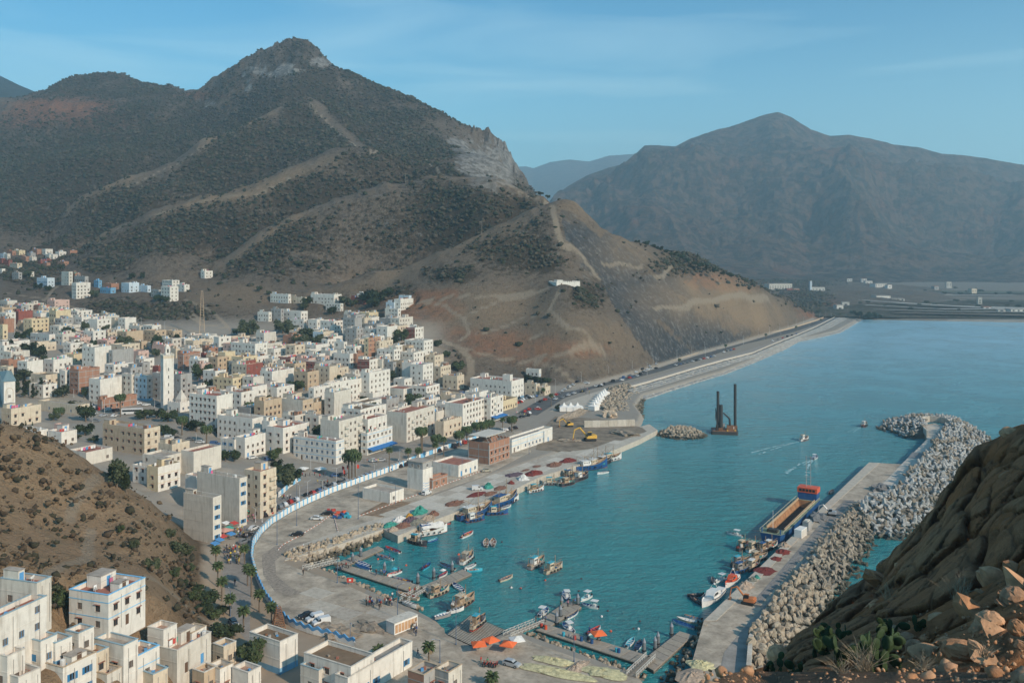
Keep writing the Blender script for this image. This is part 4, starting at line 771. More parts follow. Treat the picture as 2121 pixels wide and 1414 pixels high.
        for _ in range(4): x_, y_ = random.uniform(.6, Lr-1), random.uniform(.6, Ll-1); MB().box(-.3, .3, -.25, .25, 0, random.uniform(.2, .7)).obj('roof_junk', random.choice([RUST, WM['grey'], BLUEP, WOODM, RF['r']]), r, (x_, y_, h), random.uniform(0, 3))
    small = Lr*Ll
    def roombox(x0, x1, y0, y1, hh, nm='stair_room', m_=None, rfk=''):
        ro = MB().box(x0, x1, y0, y1, h, h+hh, 0, 0).obj(nm, m_ or WM[col], r); MB().box(x0-.1, x1+.1, y0-.1, y1+.1, h+hh, h+hh+.12).obj('room_roof', RF[rfk], ro)
        mk('door', DOORM['b' if random.random() < .4 else 'w'], ro, ((x0+x1)/2, y0-.13, h))
        return ro
    if 'noroof' not in O and small > 25:
        if 's' in O or random.random() < .62:
            a, b_ = min(4.2, Lr*.42), min(3.6, Ll*.42); sx = random.choice([e+.02, Lr-a-e-.02, Lr*.4]); roombox(sx, sx+a, Ll-b_-e-.3, Ll-e-.3, 2.5)
        if random.random() < .5 and Lr > 7: x = random.uniform(.2, .6)*Lr; roombox(x, x+random.uniform(2, 3.5), e+.3, e+2.6, random.uniform(1.6, 2.4), 'roof_room', random.choice([WM[col], WM['brick'], WM['offwhite']]))
        for k in range(random.choice([1, 2, 2, 3])): mk('satellite_dish', DISH, r, (random.uniform(1, Lr-1), random.uniform(1, Ll-1), h), random.uniform(0, 6))
        if random.random() < .6: mk('water_tank', TANK, r, (random.uniform(1, Lr-1), random.uniform(1, Ll-1), h))
        if random.random() < .5 and small > 45:
            y = random.uniform(.3, .7)*Ll; x0 = Lr*.15; ln = min(Lr*.6, 7); b = MB(); b.tube((x0,y,h), (x0,y,h+1.7), .04, n=4); b.tube((x0+ln,y,h), (x0+ln,y,h+1.7), .04, n=4); b.tube((x0,y,h+1.65), (x0+ln,y,h+1.65), .015, n=3); lo = b.obj('washing_line', FRAME, r)
            for k in range(int(ln/1.1)):
                if random.random() < .7: MB().box(x0+k*1.1+.1, x0+k*1.1+.95, y-.02, y+.02, h+.55, h+1.62).obj('laundry', random.choice(LAUND), lo)
    return r, Lr, Ll, h
FT = []
CR = {1: (0,480), 2: (480,540), 3: (0,700), 4: (380,760), 5: (840,700), 6: (0,1054), 7: (430,1054)}
TOWN = """
4 240 1205 240 58 4.2 offwhite bl lb s rf:g par:1.4
4 455 905 345 58 5 offwhite bl lb s rf:
4 105 885 90 10 3.2 white lb rb
4 625 850 130 130 5 cream rf:r s ba
4 500 575 85 168 2.6 white s rf:
4 415 590 112 8 2 white bl rf:r
4 1240 600 345 68 3 white w:blue bt rf:r s
4 1265 440 150 190 5 offwhite lb ba rf:
4 1495 535 35 205 3 white w:plain bt rf:g aw
4 1500 425 110 155 4.6 white ba s
4 1815 372 160 228 4.4 offwhite lb ba rf:r s
4 810 495 140 212 3.4 white w:plain_hood rf:r s
4 270 235 222 132 5 white rb rf:r s
4 560 420 285 115 3.2 white rf: s w:plain
4 655 275 80 145 3.6 tan w:plain_hood rf: s
4 970 270 170 88 3.4 offwhite lb rc:tan rf:b
4 1060 290 30 100 2.6 tan s rf:g
4 1225 205 78 140 4.6 offwhite rb rf:
4 1060 170 32 120 4 white rf:r
4 1180 135 32 172 4 white rf:r s
4 1350 105 35 175 3.6 white rf:r
4 1512 45 72 170 5 white rf: w:plain
4 1790 178 155 102 1.7 white rf:r noroof
4 1540 212 122 72 1.6 white rf: noroof
4 1440 345 155 165 4 white rf:b s
4 905 395 105 140 2.8 offwhite rf:
4 400 90 158 78 3 yellow rf:r s w:plain_hood
4 568 88 88 86 3 offwhite rb
4 720 35 96 180 3 white rb rf:r s
4 1010 40 112 84 3.2 tan rf:b
4 760 165 155 142 2 white rf:r
4 470 205 172 105 3 white rf:r
4 1480 288 112 132 2 white rf:b noroof
4 1100 395 110 40 3 offwhite rf:r
4 700 440 60 110 3.6 white
4 340 340 60 60 3 offwhite rf:
4 560 160 90 120 2.4 white rf:r
4 880 220 70 90 2.6 cream rf:r
4 1300 240 60 70 2.4 brick brickf
4 1560 320 60 90 2.4 white
2 190 675 195 100 4 white ba w:plain
2 262 585 66 98 3.6 offwhite rb
2 345 715 92 150 2.3 white rf:
2 405 690 62 92 2 cream rf:
2 120 845 122 135 3 cream rc:red rf:r
2 480 785 102 152 2 offwhite rf:r lc:red
2 625 795 102 170 2 pink rf:r
2 705 825 112 130 2 grey lc:red rf:
2 622 905 112 88 3 tan lc:brick rf:
2 862 872 102 88 2 cream rf:r
2 640 722 42 42 2 white
2 175 945 86 80 3 offwhite rb rf:r
2 60 925 60 50 3 yellow rf:
2 960 755 132 60 2.6 white rf:b
2 1015 755 40 60 2.6 brick
2 912 660 78 24 2 white
2 1000 695 72 96 2 white rf:
2 1112 630 34 100 3.8 yellow rc:brick
2 1265 535 88 85 3.2 white rb w:plain
2 1180 515 110 60 2 grey rf:g
2 1202 655 22 110 3 cream
2 1320 722 138 52 3 white rf:g
2 1330 690 90 60 2 white
2 1000 465 96 60 4 grey rb rf:g
2 830 490 110 80 3 white
2 692 478 72 56 2.4 white
2 745 578 85 86 2.4 cream lc:paleblue
2 300 418 90 22 2.2 white
2 400 392 82 16 3 grey
2 562 412 146 56 2.2 white
2 585 478 115 18 2 white
2 460 272 146 20 2.2 white
2 600 298 126 24 1.4 cream
2 832 275 190 62 2.5 white
2 885 348 120 18 1.8 white
2 1070 268 52 30 1.6 white
2 1080 298 112 24 1.6 red
2 1372 312 52 105 2.6 white
2 1440 282 80 22 1.2 paleblue
2 1352 390 106 24 1.8 white
2 1320 338 66 24 2 paleblue
2 1490 545 76 72 3 white lc:red
2 1562 650 156 76 3 white rc:white
2 1480 745 100 100 2 white rf:
2 1650 772 76 74 1.9 cream cr rf:
2 1555 845 104 82 5 white rf:g w:plain base:dark
2 1462 830 78 24 4.2 white lb bl
2 1700 860 60 82 3 cream rf:g s
2 1835 935 118 56 2.6 cream rf:r
2 1385 815 74 14 3.2 tan
2 1120 805 98 112 3 white lc:red rf:
2 1222 800 90 70 3 offwhite
2 1312 825 84 24 3 grey
2 780 640 50 60 2 white
2 560 680 50 50 1.6 white
2 1040 640 50 50 2 cream rf:r
2 1440 690 80 40 2 tan
2 700 760 80 60 2 white rf:r
2 330 800 60 60 2 offwhite rf:
2 1250 760 60 40 2 white
5 862 350 335 100 3.6 white w:white rf:r base s
5 1062 375 92 30 2 cream rf:
5 1132 400 50 46 1.4 cream rf:r
5 1085 255 105 16 1.4 white rf: noroof
5 600 440 116 72 2.6 white rf: s
5 692 485 80 102 4 white ba rf:r aw
5 465 535 146 202 3.8 white lb w:plain_hood rf:r s
5 310 680 70 148 2.4 cream cr rf:r
5 250 600 60 90 2.4 offwhite rf:
5 170 505 90 110 2 white rf:
5 850 300 60 20 4.6 white
3 1175 740 340 128 3.2 tan rc:cream rf: s w:plain_hood
3 1285 1050 90 182 2.6 yellow rc:white rf:b
3 1192 1045 112 12 1.8 white rf:
3 1330 965 170 150 1.9 offwhite rf: noroof
3 1400 865 112 142 2.2 cream rf:b
3 1575 925 102 225 2.6 offwhite rb lb rf:r noroof
3 700 930 140 215 1.3 offwhite rf:r
3 90 575 78 245 2.4 cream lc:tan rf:
3 62 232 62 48 3 cream
3 220 190 78 132 3 white rb rf:r
3 435 175 78 155 2.4 white
3 372 300 122 122 2.4 cream rf:b noroof
3 530 265 42 32 3.4 white
3 640 255 76 172 4.2 brick brickf rf:r rb
3 815 335 92 176 3.6 white rb rf:g s
3 830 500 22 285 1.6 brick brickf
3 770 75 102 136 4.8 white rb s w:plain
3 915 100 12 172 4.2 grey rb
3 1070 295 80 34 4 offwhite
3 1195 315 102 46 4 white rc:pink lc:paleblue rf: base
3 1470 295 115 92 4.4 grey rf:b w:plain_hood
3 1305 285 66 60 4.4 grey
3 1492 125 48 136 3.2 brick brickf rf:r w:plain
3 1770 155 96 82 3 tan rf:r
3 1832 115 60 82 3.6 yellow w:plain_hood
3 1900 190 40 60 3 grey
3 2000 185 68 82 3.4 cream rc:red
3 635 545 325 92 1.3 cream rf: noroof w:blue
3 500 765 110 126 1.5 white rf:r
3 505 705 66 52 1.4 pink noroof
3 292 755 122 100 1.3 white rf:
3 1290 230 50 60 2.6 red
3 1160 200 60 60 2 grey
3 1640 210 40 80 3 pink
3 1600 390 50 80 2 white rf:r
1 385 375 86 60 2.6 paleblue bl
1 560 325 60 32 4 offwhite
1 612 335 50 42 3 brick
1 690 362 86 30 2.6 grey
1 620 415 36 116 4.4 white
1 800 395 36 20 1.8 blue
1 905 420 62 62 1.6 brick
1 900 455 86 42 1.4 blue
1 1050 415 62 82 2.6 paleblue
1 1200 438 72 16 1.6 paleblue
1 1382 445 72 70 4 white
1 1400 395 82 60 1.8 white
1 1500 430 60 42 1.8 white
1 1290 470 62 30 2 grey
1 1665 318 32 66 2 white
1 455 640 56 122 3.6 yellow rb
1 440 702 112 12 2 yellow
1 150 645 36 116 3 red rb lb
1 330 660 66 72 2.6 white rf:r
1 172 600 52 60 3 grey
1 342 595 62 62 2 brick
1 60 560 62 80 1.6 offwhite
1 22 755 22 16 3 yellow
1 90 890 92 152 1.5 white rf:r noroof
1 300 905 60 158 1.5 cream noroof
1 400 835 152 60 1.4 white
1 700 815 82 86 1.6 pink
1 785 708 26 28 2 tan
1 620 700 42 34 1.4 white
1 1500 868 52 82 1.3 white
1 1780 855 42 100 4 white
1 1700 945 62 82 1.8 brick
1 1660 985 22 90 2 red
1 1430 950 42 60 1.6 cream
1 1560 935 40 70 1.6 cream
1 1250 900 60 60 1.4 offwhite
1 1150 890 50 50 1.4 tan
1 1060 820 50 60 1.4 grey
1 950 790 50 60 1.4 offwhite
1 860 660 40 30 1.6 cream
1 60 178 42 22 1.6 offwhite
1 100 155 42 30 1.6 brick
1 155 150 42 50 1.6 yellow
1 210 200 42 40 1.6 brick
1 250 170 30 40 1.6 grey
1 300 140 42 40 1.6 brick
1 370 140 30 60 1.6 white
1 430 182 62 40 1.6 white
1 480 160 30 60 1.4 white
1 570 150 22 60 1.6 brick
1 30 175 30 30 1.6 paleblue
1 70 230 42 30 1.8 red
1 140 255 62 40 1.8 cream
1 260 205 42 40 1.6 offwhite
1 330 228 22 90 1.8 red
1 520 240 50 40 1.2 brick
1 150 330 50 30 2 grey
1 15 215 30 20 1.8 red
1 380 250 30 30 1.4 brick
1 250 325 30 20 1.4 offwhite
1 15 300 20 10 1.4 white
1 400 185 30 30 1.4 offwhite
"""
for ln in TOWN.strip().split('\n'):
    q = ln.split(); ci = int(q[0]); x, y, wl, wr, n = map(float, q[1:6]); ox, oy = CR[ci]
    house(ox+x/3.928, oy+y/3.928, wl/3.928, wr/3.928, n, q[6], ' '.join(q[7:]), t=61 if ci > 1 else 55)
# houses filling the blocks between
occ = []
def cells(X, Y, c, s, Lr, Ll, g=2.6):
    nx = max(2, int(Lr/g)+1); ny = max(2, int(Ll/g)+1); a, b = np.meshgrid(np.linspace(0, Lr, nx), np.linspace(0, Ll, ny)); return np.stack([X+a*c-b*s, Y+a*s+b*c], -1).reshape(-1, 2)
OCC = np.vstack([cells(X, Y, c, s, a, b) for X, Y, Z, c, s, a, b in FT])
TOWNP = np.array([(0,640),(90,640),(330,700),(440,715),(560,715),(640,700),(700,690),(740,650),(850,690),(890,760),(1060,850),(960,870),(800,900),(720,930),(640,930),(600,885),(520,880),(430,850),(400,830),(330,838),(250,815),(200,815),(140,840),(60,820),(0,780)], float)
EXC = [(300,740,395,900),(955,760,1100,850),(880,770,960,835),(230,860,340,910),(60,740,140,800),(0,690,110,740)]
nf = 0; tries = 0
while nf < 130 and tries < 6000:
    tries += 1; px = random.uniform(0, 1050); py = random.uniform(640, 940)
    if not inside(np.array([px]), np.array([py]), TOWNP)[0] or any(a < px < c_ and b < py < d_ for a, b, c_, d_ in EXC): continue
    X, Y, Z = G(px, py, 0, 290); t = math.radians(61); c, s = math.cos(t), math.sin(t); Lr = random.choice([8, 10, 12, 14, 18]); Ll = random.choice([8, 10, 12])
    cc = cells(X, Y, c, s, Lr, Ll)
    if np.min(np.hypot(OCC[:,None,0]-cc[None,:,0], OCC[:,None,1]-cc[None,:,1])) < 2.5: continue
    n = random.choice([1.6, 2, 2.2, 3]) if py < 870 else 2; q = (X+Lr*c, Y+Lr*s); wr = CX+F*q[0]/q[1]-px; q = (X-Ll*s, Y+Ll*c); wl = px-(CX+F*q[0]/q[1])
    if px > 200 and py > 880: continue
    house(px, py-n*3.1*F/Y, wl, wr, n, random.choice(['white']*7+['offwhite']*4+['cream']*3+['tan','brick','pink','grey','yellow']), random.choice(['rb','','','rf:r','rf:r s','s','lb']), at=(X, Y, Z)); OCC = np.vstack([OCC, cc]); nf += 1
print('fillers', nf)
# nearest houses under the spur
NEAR = """
6 -40 895 40 420 2.8 white t:72 bl rf:r lb noroof
6 300 600 300 85 2.4 offwhite t:72 rf:r w:plain s
6 882 700 320 300 2.2 white t:70 rf:r s bt w:plain_hood
6 1440 1150 170 278 1.5 offwhite t:66 rf:c s w:plain
6 1098 1205 160 200 1.5 white t:66 rf:c bt
6 1005 1110 240 12 2.6 white t:66 rf: noroof
6 512 1290 320 272 2 white t:66 rf:r bl
6 150 1370 160 182 1.6 white t:62 rf:r bl
6 450 1090 120 26 1.2 white t:62 rf:r base noroof
6 330 1075 70 130 1.3 white t:66 rf:r bl
6 640 1010 110 60 1.1 white t:66 rf:r
6 1330 985 130 110 1.3 white t:66 rf:c
6 870 1345 70 90 1.2 offwhite t:66 rf:r noroof
6 1560 1010 60 120 1.2 white t:66 rf:g noroof
6 60 1200 80 120 1.6 white t:66 rf:r
6 760 1180 60 60 1.2 cream t:66 rf:r noroof
6 1245 1345 235 10 1.5 cream t:60 rf:c noroof rb
6 1660 1330 20 110 1.2 tan t:60 noroof
7 588 1080 248 146 2.0 white t:58 rf:b rb lb noroof base
7 1165 1285 382 190 2.0 white t:58 rf:b rb noroof
7 1140 1375 100 525 1.5 white t:58 rf:g bl noroof
7 1050 1330 110 75 1.3 white t:58 rf:g noroof
7 905 1310 150 35 1.4 offwhite t:58 rf:c noroof
7 1760 1350 130 130 2.2 grey t:58 rf: lc:brick
7 1960 1330 90 110 2.2 offwhite t:58 rf:g lc:grey
7 330 1330 130 100 1.6 white t:58 rf:c noroof
7 130 1120 60 60 1.2 cream t:58 noroof
7 100 1300 100 30 1.5 white t:58 noroof
"""
FOOT = []
def level():
    # cut and fill: the ground lies level under each house
    for (X, Y, Z, c, s, Lr, Ll) in FOOT:
        r_ = math.hypot(Lr, Ll)+9; j0, j1 = np.searchsorted(GY, [Y-r_, Y+r_]); sl_ = slice(max(j0-1, 0), j1+1); dx = XX[sl_]-X; dy = YY[sl_]-Y; a = dx*c+dy*s; b = -dx*s+dy*c
        d = np.hypot(np.maximum(0, np.maximum(-a, a-Lr)), np.maximum(0, np.maximum(-b, b-Ll))); w_ = 1-sst(d, .6, 7); zz = ZZ[sl_]; m = w_ > 0; tgt = Z-.05
        zz[m] = zz[m]*(1-w_[m])+tgt*w_[m]
for ln in NEAR.strip().split('\n'):
    q = ln.split(); ci = int(q[0]); x, y, wl, wr, n = map(float, q[1:6]); ox, oy = CR[ci]
    house(ox+x/3.928, oy+y/3.928, wl/3.928, wr/3.928, n, q[6], ' '.join(q[7:]), y0=120)
# port buildings on the flat: corner at ground pixel
def at(ci, x, y, z=2.45): ox, oy = CR[ci]; return P(ox+x/3.928, oy+y/3.928, z)
def port(ci, x, yb, wl, wr, n, col, opts, label, cat='building', name='port_building'):
    ox, oy = CR[ci]; return house(ox+x/3.928, oy+yb/3.928, wl/3.928, wr/3.928, n, col, opts, t=57, label=label, cat=cat, name=name, at=at(ci, x, yb))
port(5, 430, 1130, 210, 158, 1.25, 'white', 'rf:r lb noroof w:blue', 'single-storey port office with pink flat roof and white walls beside the quay')
port(5, 865, 935, 75, 330, 1.7, 'white', 'rf:g lb noroof w:blue bt', 'long white warehouse with blue door and blue posts beside the brick shell', 'warehouse')
port(5, 1130, 850, 42, 60, 1.5, 'white', 'rf: noroof w:blue lc:paleblue', 'small white annex at the far end of the blue and white warehouse')
port(4, 1680, 1110, 222, 112, 1.0, 'white', 'rf: lb noroof w:grey', 'low white gatehouse with red poster wall between quay and street')
port(5, 220, 1225, 15, 122, 1.0, 'brick', 'rf: noroof brickf lb', 'low open brick shed attached to the control tower')
tr_, a_r, a_l, a_h = port(5, 140, 1240, 125, 80, 2.3, 'white', 'rf:g rb lb noroof', 'white control tower with grey glazed top room on the quay', 'tower', 'control_tower')
ca = MB().box(.2, a_r-.2, .2, a_l-.2, a_h+.9, a_h+3.4, 0, 0).obj('control_room', WM['grey'], tr_); MB().box(-.1, a_r+.1, -.1, a_l+.1, a_h+3.4, a_h+3.7).obj('room_roof', RF[''], ca)
mk('window', WIN['white'], ca, (a_r*.5, .06, a_h+1.4)); mk('window', WIN['white'], ca, (.06, a_l*.3, a_h+1.4), -math.pi/2); mk('window', WIN['white'], ca, (.06, a_l*.7, a_h+1.4), -math.pi/2)
for k in range(6): MB().box(.15 if k % 2 else 1.2, 1.1 if k % 2 else a_r-.2, -.05, -.004, .3+k*.5, .48+k*.5).obj('louvre', BLUEP, tr_)
bs_, b_r, b_l, b_h = port(5, 680, 1030, 170, 168, 2.7, 'brick', 'rf:g brickf noroof lb', 'unfinished red brick building with slanted posts holding a pale canopy roof', 'building', 'brick_shell')
MB().box(.3, b_r*.95, b_l*.15, b_l*1.0, b_h+3.2, b_h+3.5).obj('canopy_roof', WM['offwhite'], bs_)
for k in range(7): x = .6+k*(b_r*.9-.8)/6; MB().tube((x, .3, b_h+.9), (x+.1, b_l*.2, b_h+3.2), .12, n=5).obj('slanted_post', WM['grey'], bs_)
MB().box(b_r*.4, b_r*.7, b_l*.3, b_l*.9, b_h, b_h+3.2).obj('core_room', WM['brick'], bs_)
# minaret
def minaret(px, py, z, hh, ww, label):
    X, Y, Z = G(px, py, 0, 290); t_ = math.radians(35); r = thing('minaret', label, 'minaret', (X, Y, Z), t_); w2 = ww/2
    mb = MB(); mb.box(-w2, w2, -w2, w2, -2, hh); mb.obj('shaft', WM['white'], r)
    for s_ in ((0,-1),(-1,0)):
        for sx in (-1, 1):
            m2 = MB(); 
            if s_[1]: m2.box(sx*w2-.35*(sx>0)-.002*0, sx*w2+.35*(sx<0), -w2-.08, -w2-.003, 0, hh-2)
            else: m2.box(-w2-.08, -w2-.003, sx*w2-.35*(sx>0), sx*w2+.35*(sx<0), 0, hh-2)
            m2.obj('pilaster', WM['white'], r)
    for k in range(5):
        MB().box(-.22, .22, -w2-.02, -w2-.004, 4+k*(hh-8)/5, 5.6+k*(hh-8)/5).obj('slit_window', GLASS, r); MB().box(-w2-.02, -w2-.004, -.22, .22, 4+k*(hh-8)/5, 5.6+k*(hh-8)/5).obj('slit_window', GLASS, r)
    MB().box(-w2-.12, w2+.12, -w2-.12, w2+.12, hh-1.4, hh-.2).obj('frieze', WM['cream'], r)
    b = MB(); b.box(-w2-.25, w2+.25, -w2-.25, w2+.25, hh, hh+.35)
    for i in range(5):
        for s_ in (-1, 1): v = -w2+i*ww/4; b.box(v-.25, v+.25, s_*(w2+.1)-.12, s_*(w2+.1)+.12, hh+.35, hh+1.0); b.box(s_*(w2+.1)-.12, s_*(w2+.1)+.12, v-.22, v+.22, hh+.35, hh+.98)
    b.obj('crenellation', WM['offwhite'], r)
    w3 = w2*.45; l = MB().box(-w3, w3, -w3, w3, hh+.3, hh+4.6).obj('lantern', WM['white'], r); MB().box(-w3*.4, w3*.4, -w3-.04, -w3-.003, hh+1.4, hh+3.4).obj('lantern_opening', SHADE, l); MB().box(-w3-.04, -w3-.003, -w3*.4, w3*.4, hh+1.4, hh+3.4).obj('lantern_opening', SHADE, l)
    d = MB(); d.blob((0,0,hh+4.6), w3*.95, w3*.95, w3*1.1, 10, 6, 0); d.tube((0,0,hh+5.4), (0,0,hh+7), .07, .03, n=5); d.obj('dome', WM['white'], r, smooth=True); return r
minaret(346.5, 845, 0, 28, 5.3, 'tall white square minaret rising above the town centre')
mq = house(373, 834, 26, 24, 1.3, 'white', 'noroof w:blue cr rf:r', t=61, label='low white mosque hall with pointed tile turret at the foot of the minaret', cat='mosque', name='mosque')
mr, m1, m2, m3 = mq; MB().add([(m1*.4,m2*.3,m3),(m1*.4+4,m2*.3,m3),(m1*.4+4,m2*.3+4,m3),(m1*.4,m2*.3+4,m3),(m1*.4,m2*.3,m3+2),(m1*.4+4,m2*.3,m3+2),(m1*.4+4,m2*.3+4,m3+2),(m1*.4,m2*.3+4,m3+2),(m1*.4+2,m2*.3+2,m3+7)], [(0,1,5,4),(1,2,6,5),(2,3,7,6),(3,0,4,7),(4,5,8),(5,6,8),(6,7,8),(7,4,8)]).obj('turret', WM['offwhite'], mr)
# square mosque tower at the left edge
ft, f1, f2, f3 = house(8, 790, 30, 23.5, 4.2, 'white', 'rb lb noroof par:.3 t:30', label='square white tower with grey-green pyramid roof and arched panel at left edge', cat='tower', name='mosque_tower')
MB().add([(-.5,-.5,f3+.3),(f1+.5,-.5,f3+.3),(f1+.5,f2+.5,f3+.3),(-.5,f2+.5,f3+.3),(f1/2,f2/2,f3+3.2)], [(0,1,4),(1,2,4),(2,3,4),(3,0,4),(3,2,1,0)]).obj('pyramid_roof', M('green_tile', (.22,.30,.30), .6, .15, 2), ft)
ar_ = MB()
for k in range(12):
    a = math.pi*k/12; b = math.pi*(k+1)/12; q = lambda u, rr_: (f1/2+rr_*math.cos(u), -.06, f3*.62+rr_*1.15*math.sin(u)); ar_.add([q(a, f1*.3), q(b, f1*.3), q(b, f1*.34), q(a, f1*.34)], [(0,3,2,1)])
for s_ in (-1, 1): ar_.box(f1/2+s_*f1*.32-.1, f1/2+s_*f1*.32+.1, -.07, -.004, f3*.25, f3*.62)
ar_.obj('arch_moulding', WM['tan'], ft); mk('window', WIN['plain'], ft, (f1/2, -.14, f3*.4))
# walled compound on the hill
X, Y, Z = G(1153, 592, 0, 500); fo = thing('walled_compound', 'white crenellated walled compound standing alone on the brown nose hill', 'fort', (X, Y, Z), math.radians(20))
for a, b in (((0,0),(20,0)), ((20,0),(20,16)), ((20,16),(0,16)), ((0,16),(0,0)), ((9,0),(9,16))):
    d = Vector((b[0]-a[0], b[1]-a[1])); L_ = d.length; w_ = MB().box(0, L_, -.25, .25, -5, 3.0); 
    for i in range(int(L_/1.6)): w_.box(i*1.6+.3, i*1.6+1.1, -.24, .24, 3.0, 3.6)
    w_.obj('compound_wall', WM['white'], fo, (a[0], a[1], 0), math.atan2(d.y, d.x))
MB().box(3, 8, 6, 12, -2, 4.4).obj('hut', WM['white'], fo); mk('door', DOORM['w'], fo, (4, -.4, 0))
MB().add([(0,0,-.3),(20,0,-.3),(20,16,-.3),(0,16,-.3),(0,0,-6),(20,0,-6),(20,16,-6),(0,16,-6)], [(0,1,2,3),(0,4,5,1),(1,5,6,2),(3,0,4,7)]).obj('terrace', RF[''], fo)
# far buildings on the plain across the bay
def farhouse(px, py, wpx, hpx, d_m, col, label, cat='house', rf='', wins=True):
    z = 8; Y = F*(H-z)/(py-YH); s = Y/F; X = (px-CX)*s; w_ = wpx*s; h_ = hpx*s; r = thing('far_building', label, cat, (X, Y, z-1), math.radians(random.uniform(-15, 15)))
    MB().box(-w_/2, w_/2, 0, d_m, -8, h_+1).obj('walls', WM[col], r); MB().box(-w_/2-.3, w_/2+.3, -.3, d_m+.3, h_+1, h_+1.6).obj('roof', RF[rf], r)
    if wins:
        b = MB(); nx = max(1, int(w_/6)); nzz = max(1, int(h_/3.5))
        for i in range(nx):
            for j in range(nzz): b.box(-w_/2+(i+.3)*w_/nx, -w_/2+(i+.7)*w_/nx, -.1, -.004, 1.4+j*3.5, 3.2+j*3.5)
        o = b.obj('windows', GLASS, r); o['kind'] = 'stuff'
    r['px'] = px; r['py'] = py; r['col'] = col; r['far'] = 1; return r
farhouse(1617, 597, 50, 9, 30, 'offwhite', 'long white barn-like hall on the plain behind the nose hill', 'hall'); farhouse(1695, 604, 26, 9, 15, 'white', 'white mosque hall beside the pale far minaret on the plain', 'mosque')
x_ = farhouse(1680, 604, 4, 22, 6, 'paleblue', 'pale blue far minaret on the plain across the bay', 'minaret', wins=False)
farhouse(1740, 640, 14, 8, 14, 'white', 'white house where the coast road meets the plain'); farhouse(1752, 632, 14, 6, 12, 'white', 'second white house behind the road bend on the far shore')
farhouse(1800, 589, 14, 7, 20, 'white', 'white block left of the round-roofed far sheds'); farhouse(1825, 594, 26, 6, 24, 'white', 'pair of round white sheds on the far plain', 'shed'); farhouse(1843, 595, 10, 5, 12, 'white', 'smallest white shed right of the far pair', 'shed')
farhouse(1830, 620, 30, 7, 20, 'white', 'long white school-like block beyond the far road'); farhouse(1860, 622, 26, 3, 16, 'offwhite', 'low pale annex right of the long far block')
farhouse(2030, 628, 8, 12, 8, 'offwhite', 'small pale tower by the far yard at right', 'tower'); farhouse(2110, 645, 30, 4, 20, 'white', 'white shed at the right edge of the far shore', 'shed')
for i, (a, b, w_, h_, c_) in enumerate([(1536,602,12,8,'tan'),(1556,606,10,10,'brick'),(1575,604,14,10,'grey'),(1596,607,22,6,'cream'),(1636,606,12,8,'red'),(1650,604,12,6,'brick'),(1512,572,10,6,'white'),(1530,590,10,5,'cream'),(1700,555,10,4,'offwhite'),(1720,560,10,4,'white'),(1740,550,8,7,'white'),(1753,548,8,5,'white'),(1733,568,14,5,'offwhite'),(1765,560,8,4,'white'),(1775,570,12,5,'white'),(1790,576,10,5,'white'),(1820,569,14,4,'offwhite'),(1683,541,8,4,'white'),(1695,536,8,3,'pink'),(1640,541,6,3,'white'),(1966,592,10,8,'offwhite'),(2018,604,12,6,'cream'),(2045,640,14,4,'white'),(2075,645,14,3,'offwhite'),(1940,598,10,5,'grey'),(1760,575,10,4,'white'),(1748,562,9,4,'cream')]):
    farhouse(a, max(b, 534)+ (6 if b < 580 else 0), w_, h_, 12, c_, '', rf=random.choice(['', 'r']))

FOOT = FT
level()
terrain.data.vertices.foreach_set('co', np.stack([XX, YY, ZZ], -1).astype(np.float32).ravel()); terrain.data.update()

# scrub and pines on the slopes: nobody could count them
free = np.ones(UU.shape, bool)
for (X, Y, Z, c_, s_, Lr, Ll) in FOOT:
    r_ = math.hypot(Lr, Ll)+4; j0, j1 = np.searchsorted(GY, [Y-r_, Y+r_]); sl_ = slice(max(j0-1, 0), j1+1); dx = XX[sl_]-X; dy = YY[sl_]-Y; a = dx*c_+dy*s_; b = -dx*s_+dy*c_; free[sl_] &= ~((a > -3) & (a < Lr+3) & (b > -3) & (b < Ll+3))
SY = YH+F*(H-ZZ)/YY
vis = free & (SY <= (np.minimum.accumulate(SY, axis=0)+14))
ar = np.gradient(YY, axis=0)*np.gradient(XX, axis=1)
pr = ar*np.clip(veg-.12, 0, 1)**1.3*vis*(urban < .5)*(rock < .4)*(path < .3)*(ZZ > 5)
pr = pr*(1/(1+(YY/900)**2))*(YY > 200)
pr += ar*.012*vis*(ZZ > 8)*(urban < .2)*(YY < 1100)*(1-path)/(1+(YY/700)**2)
pr[SPUR] = 0
pf = (pr/pr.sum()).ravel(); idx = rng.choice(pf.size, 44000, p=pf)
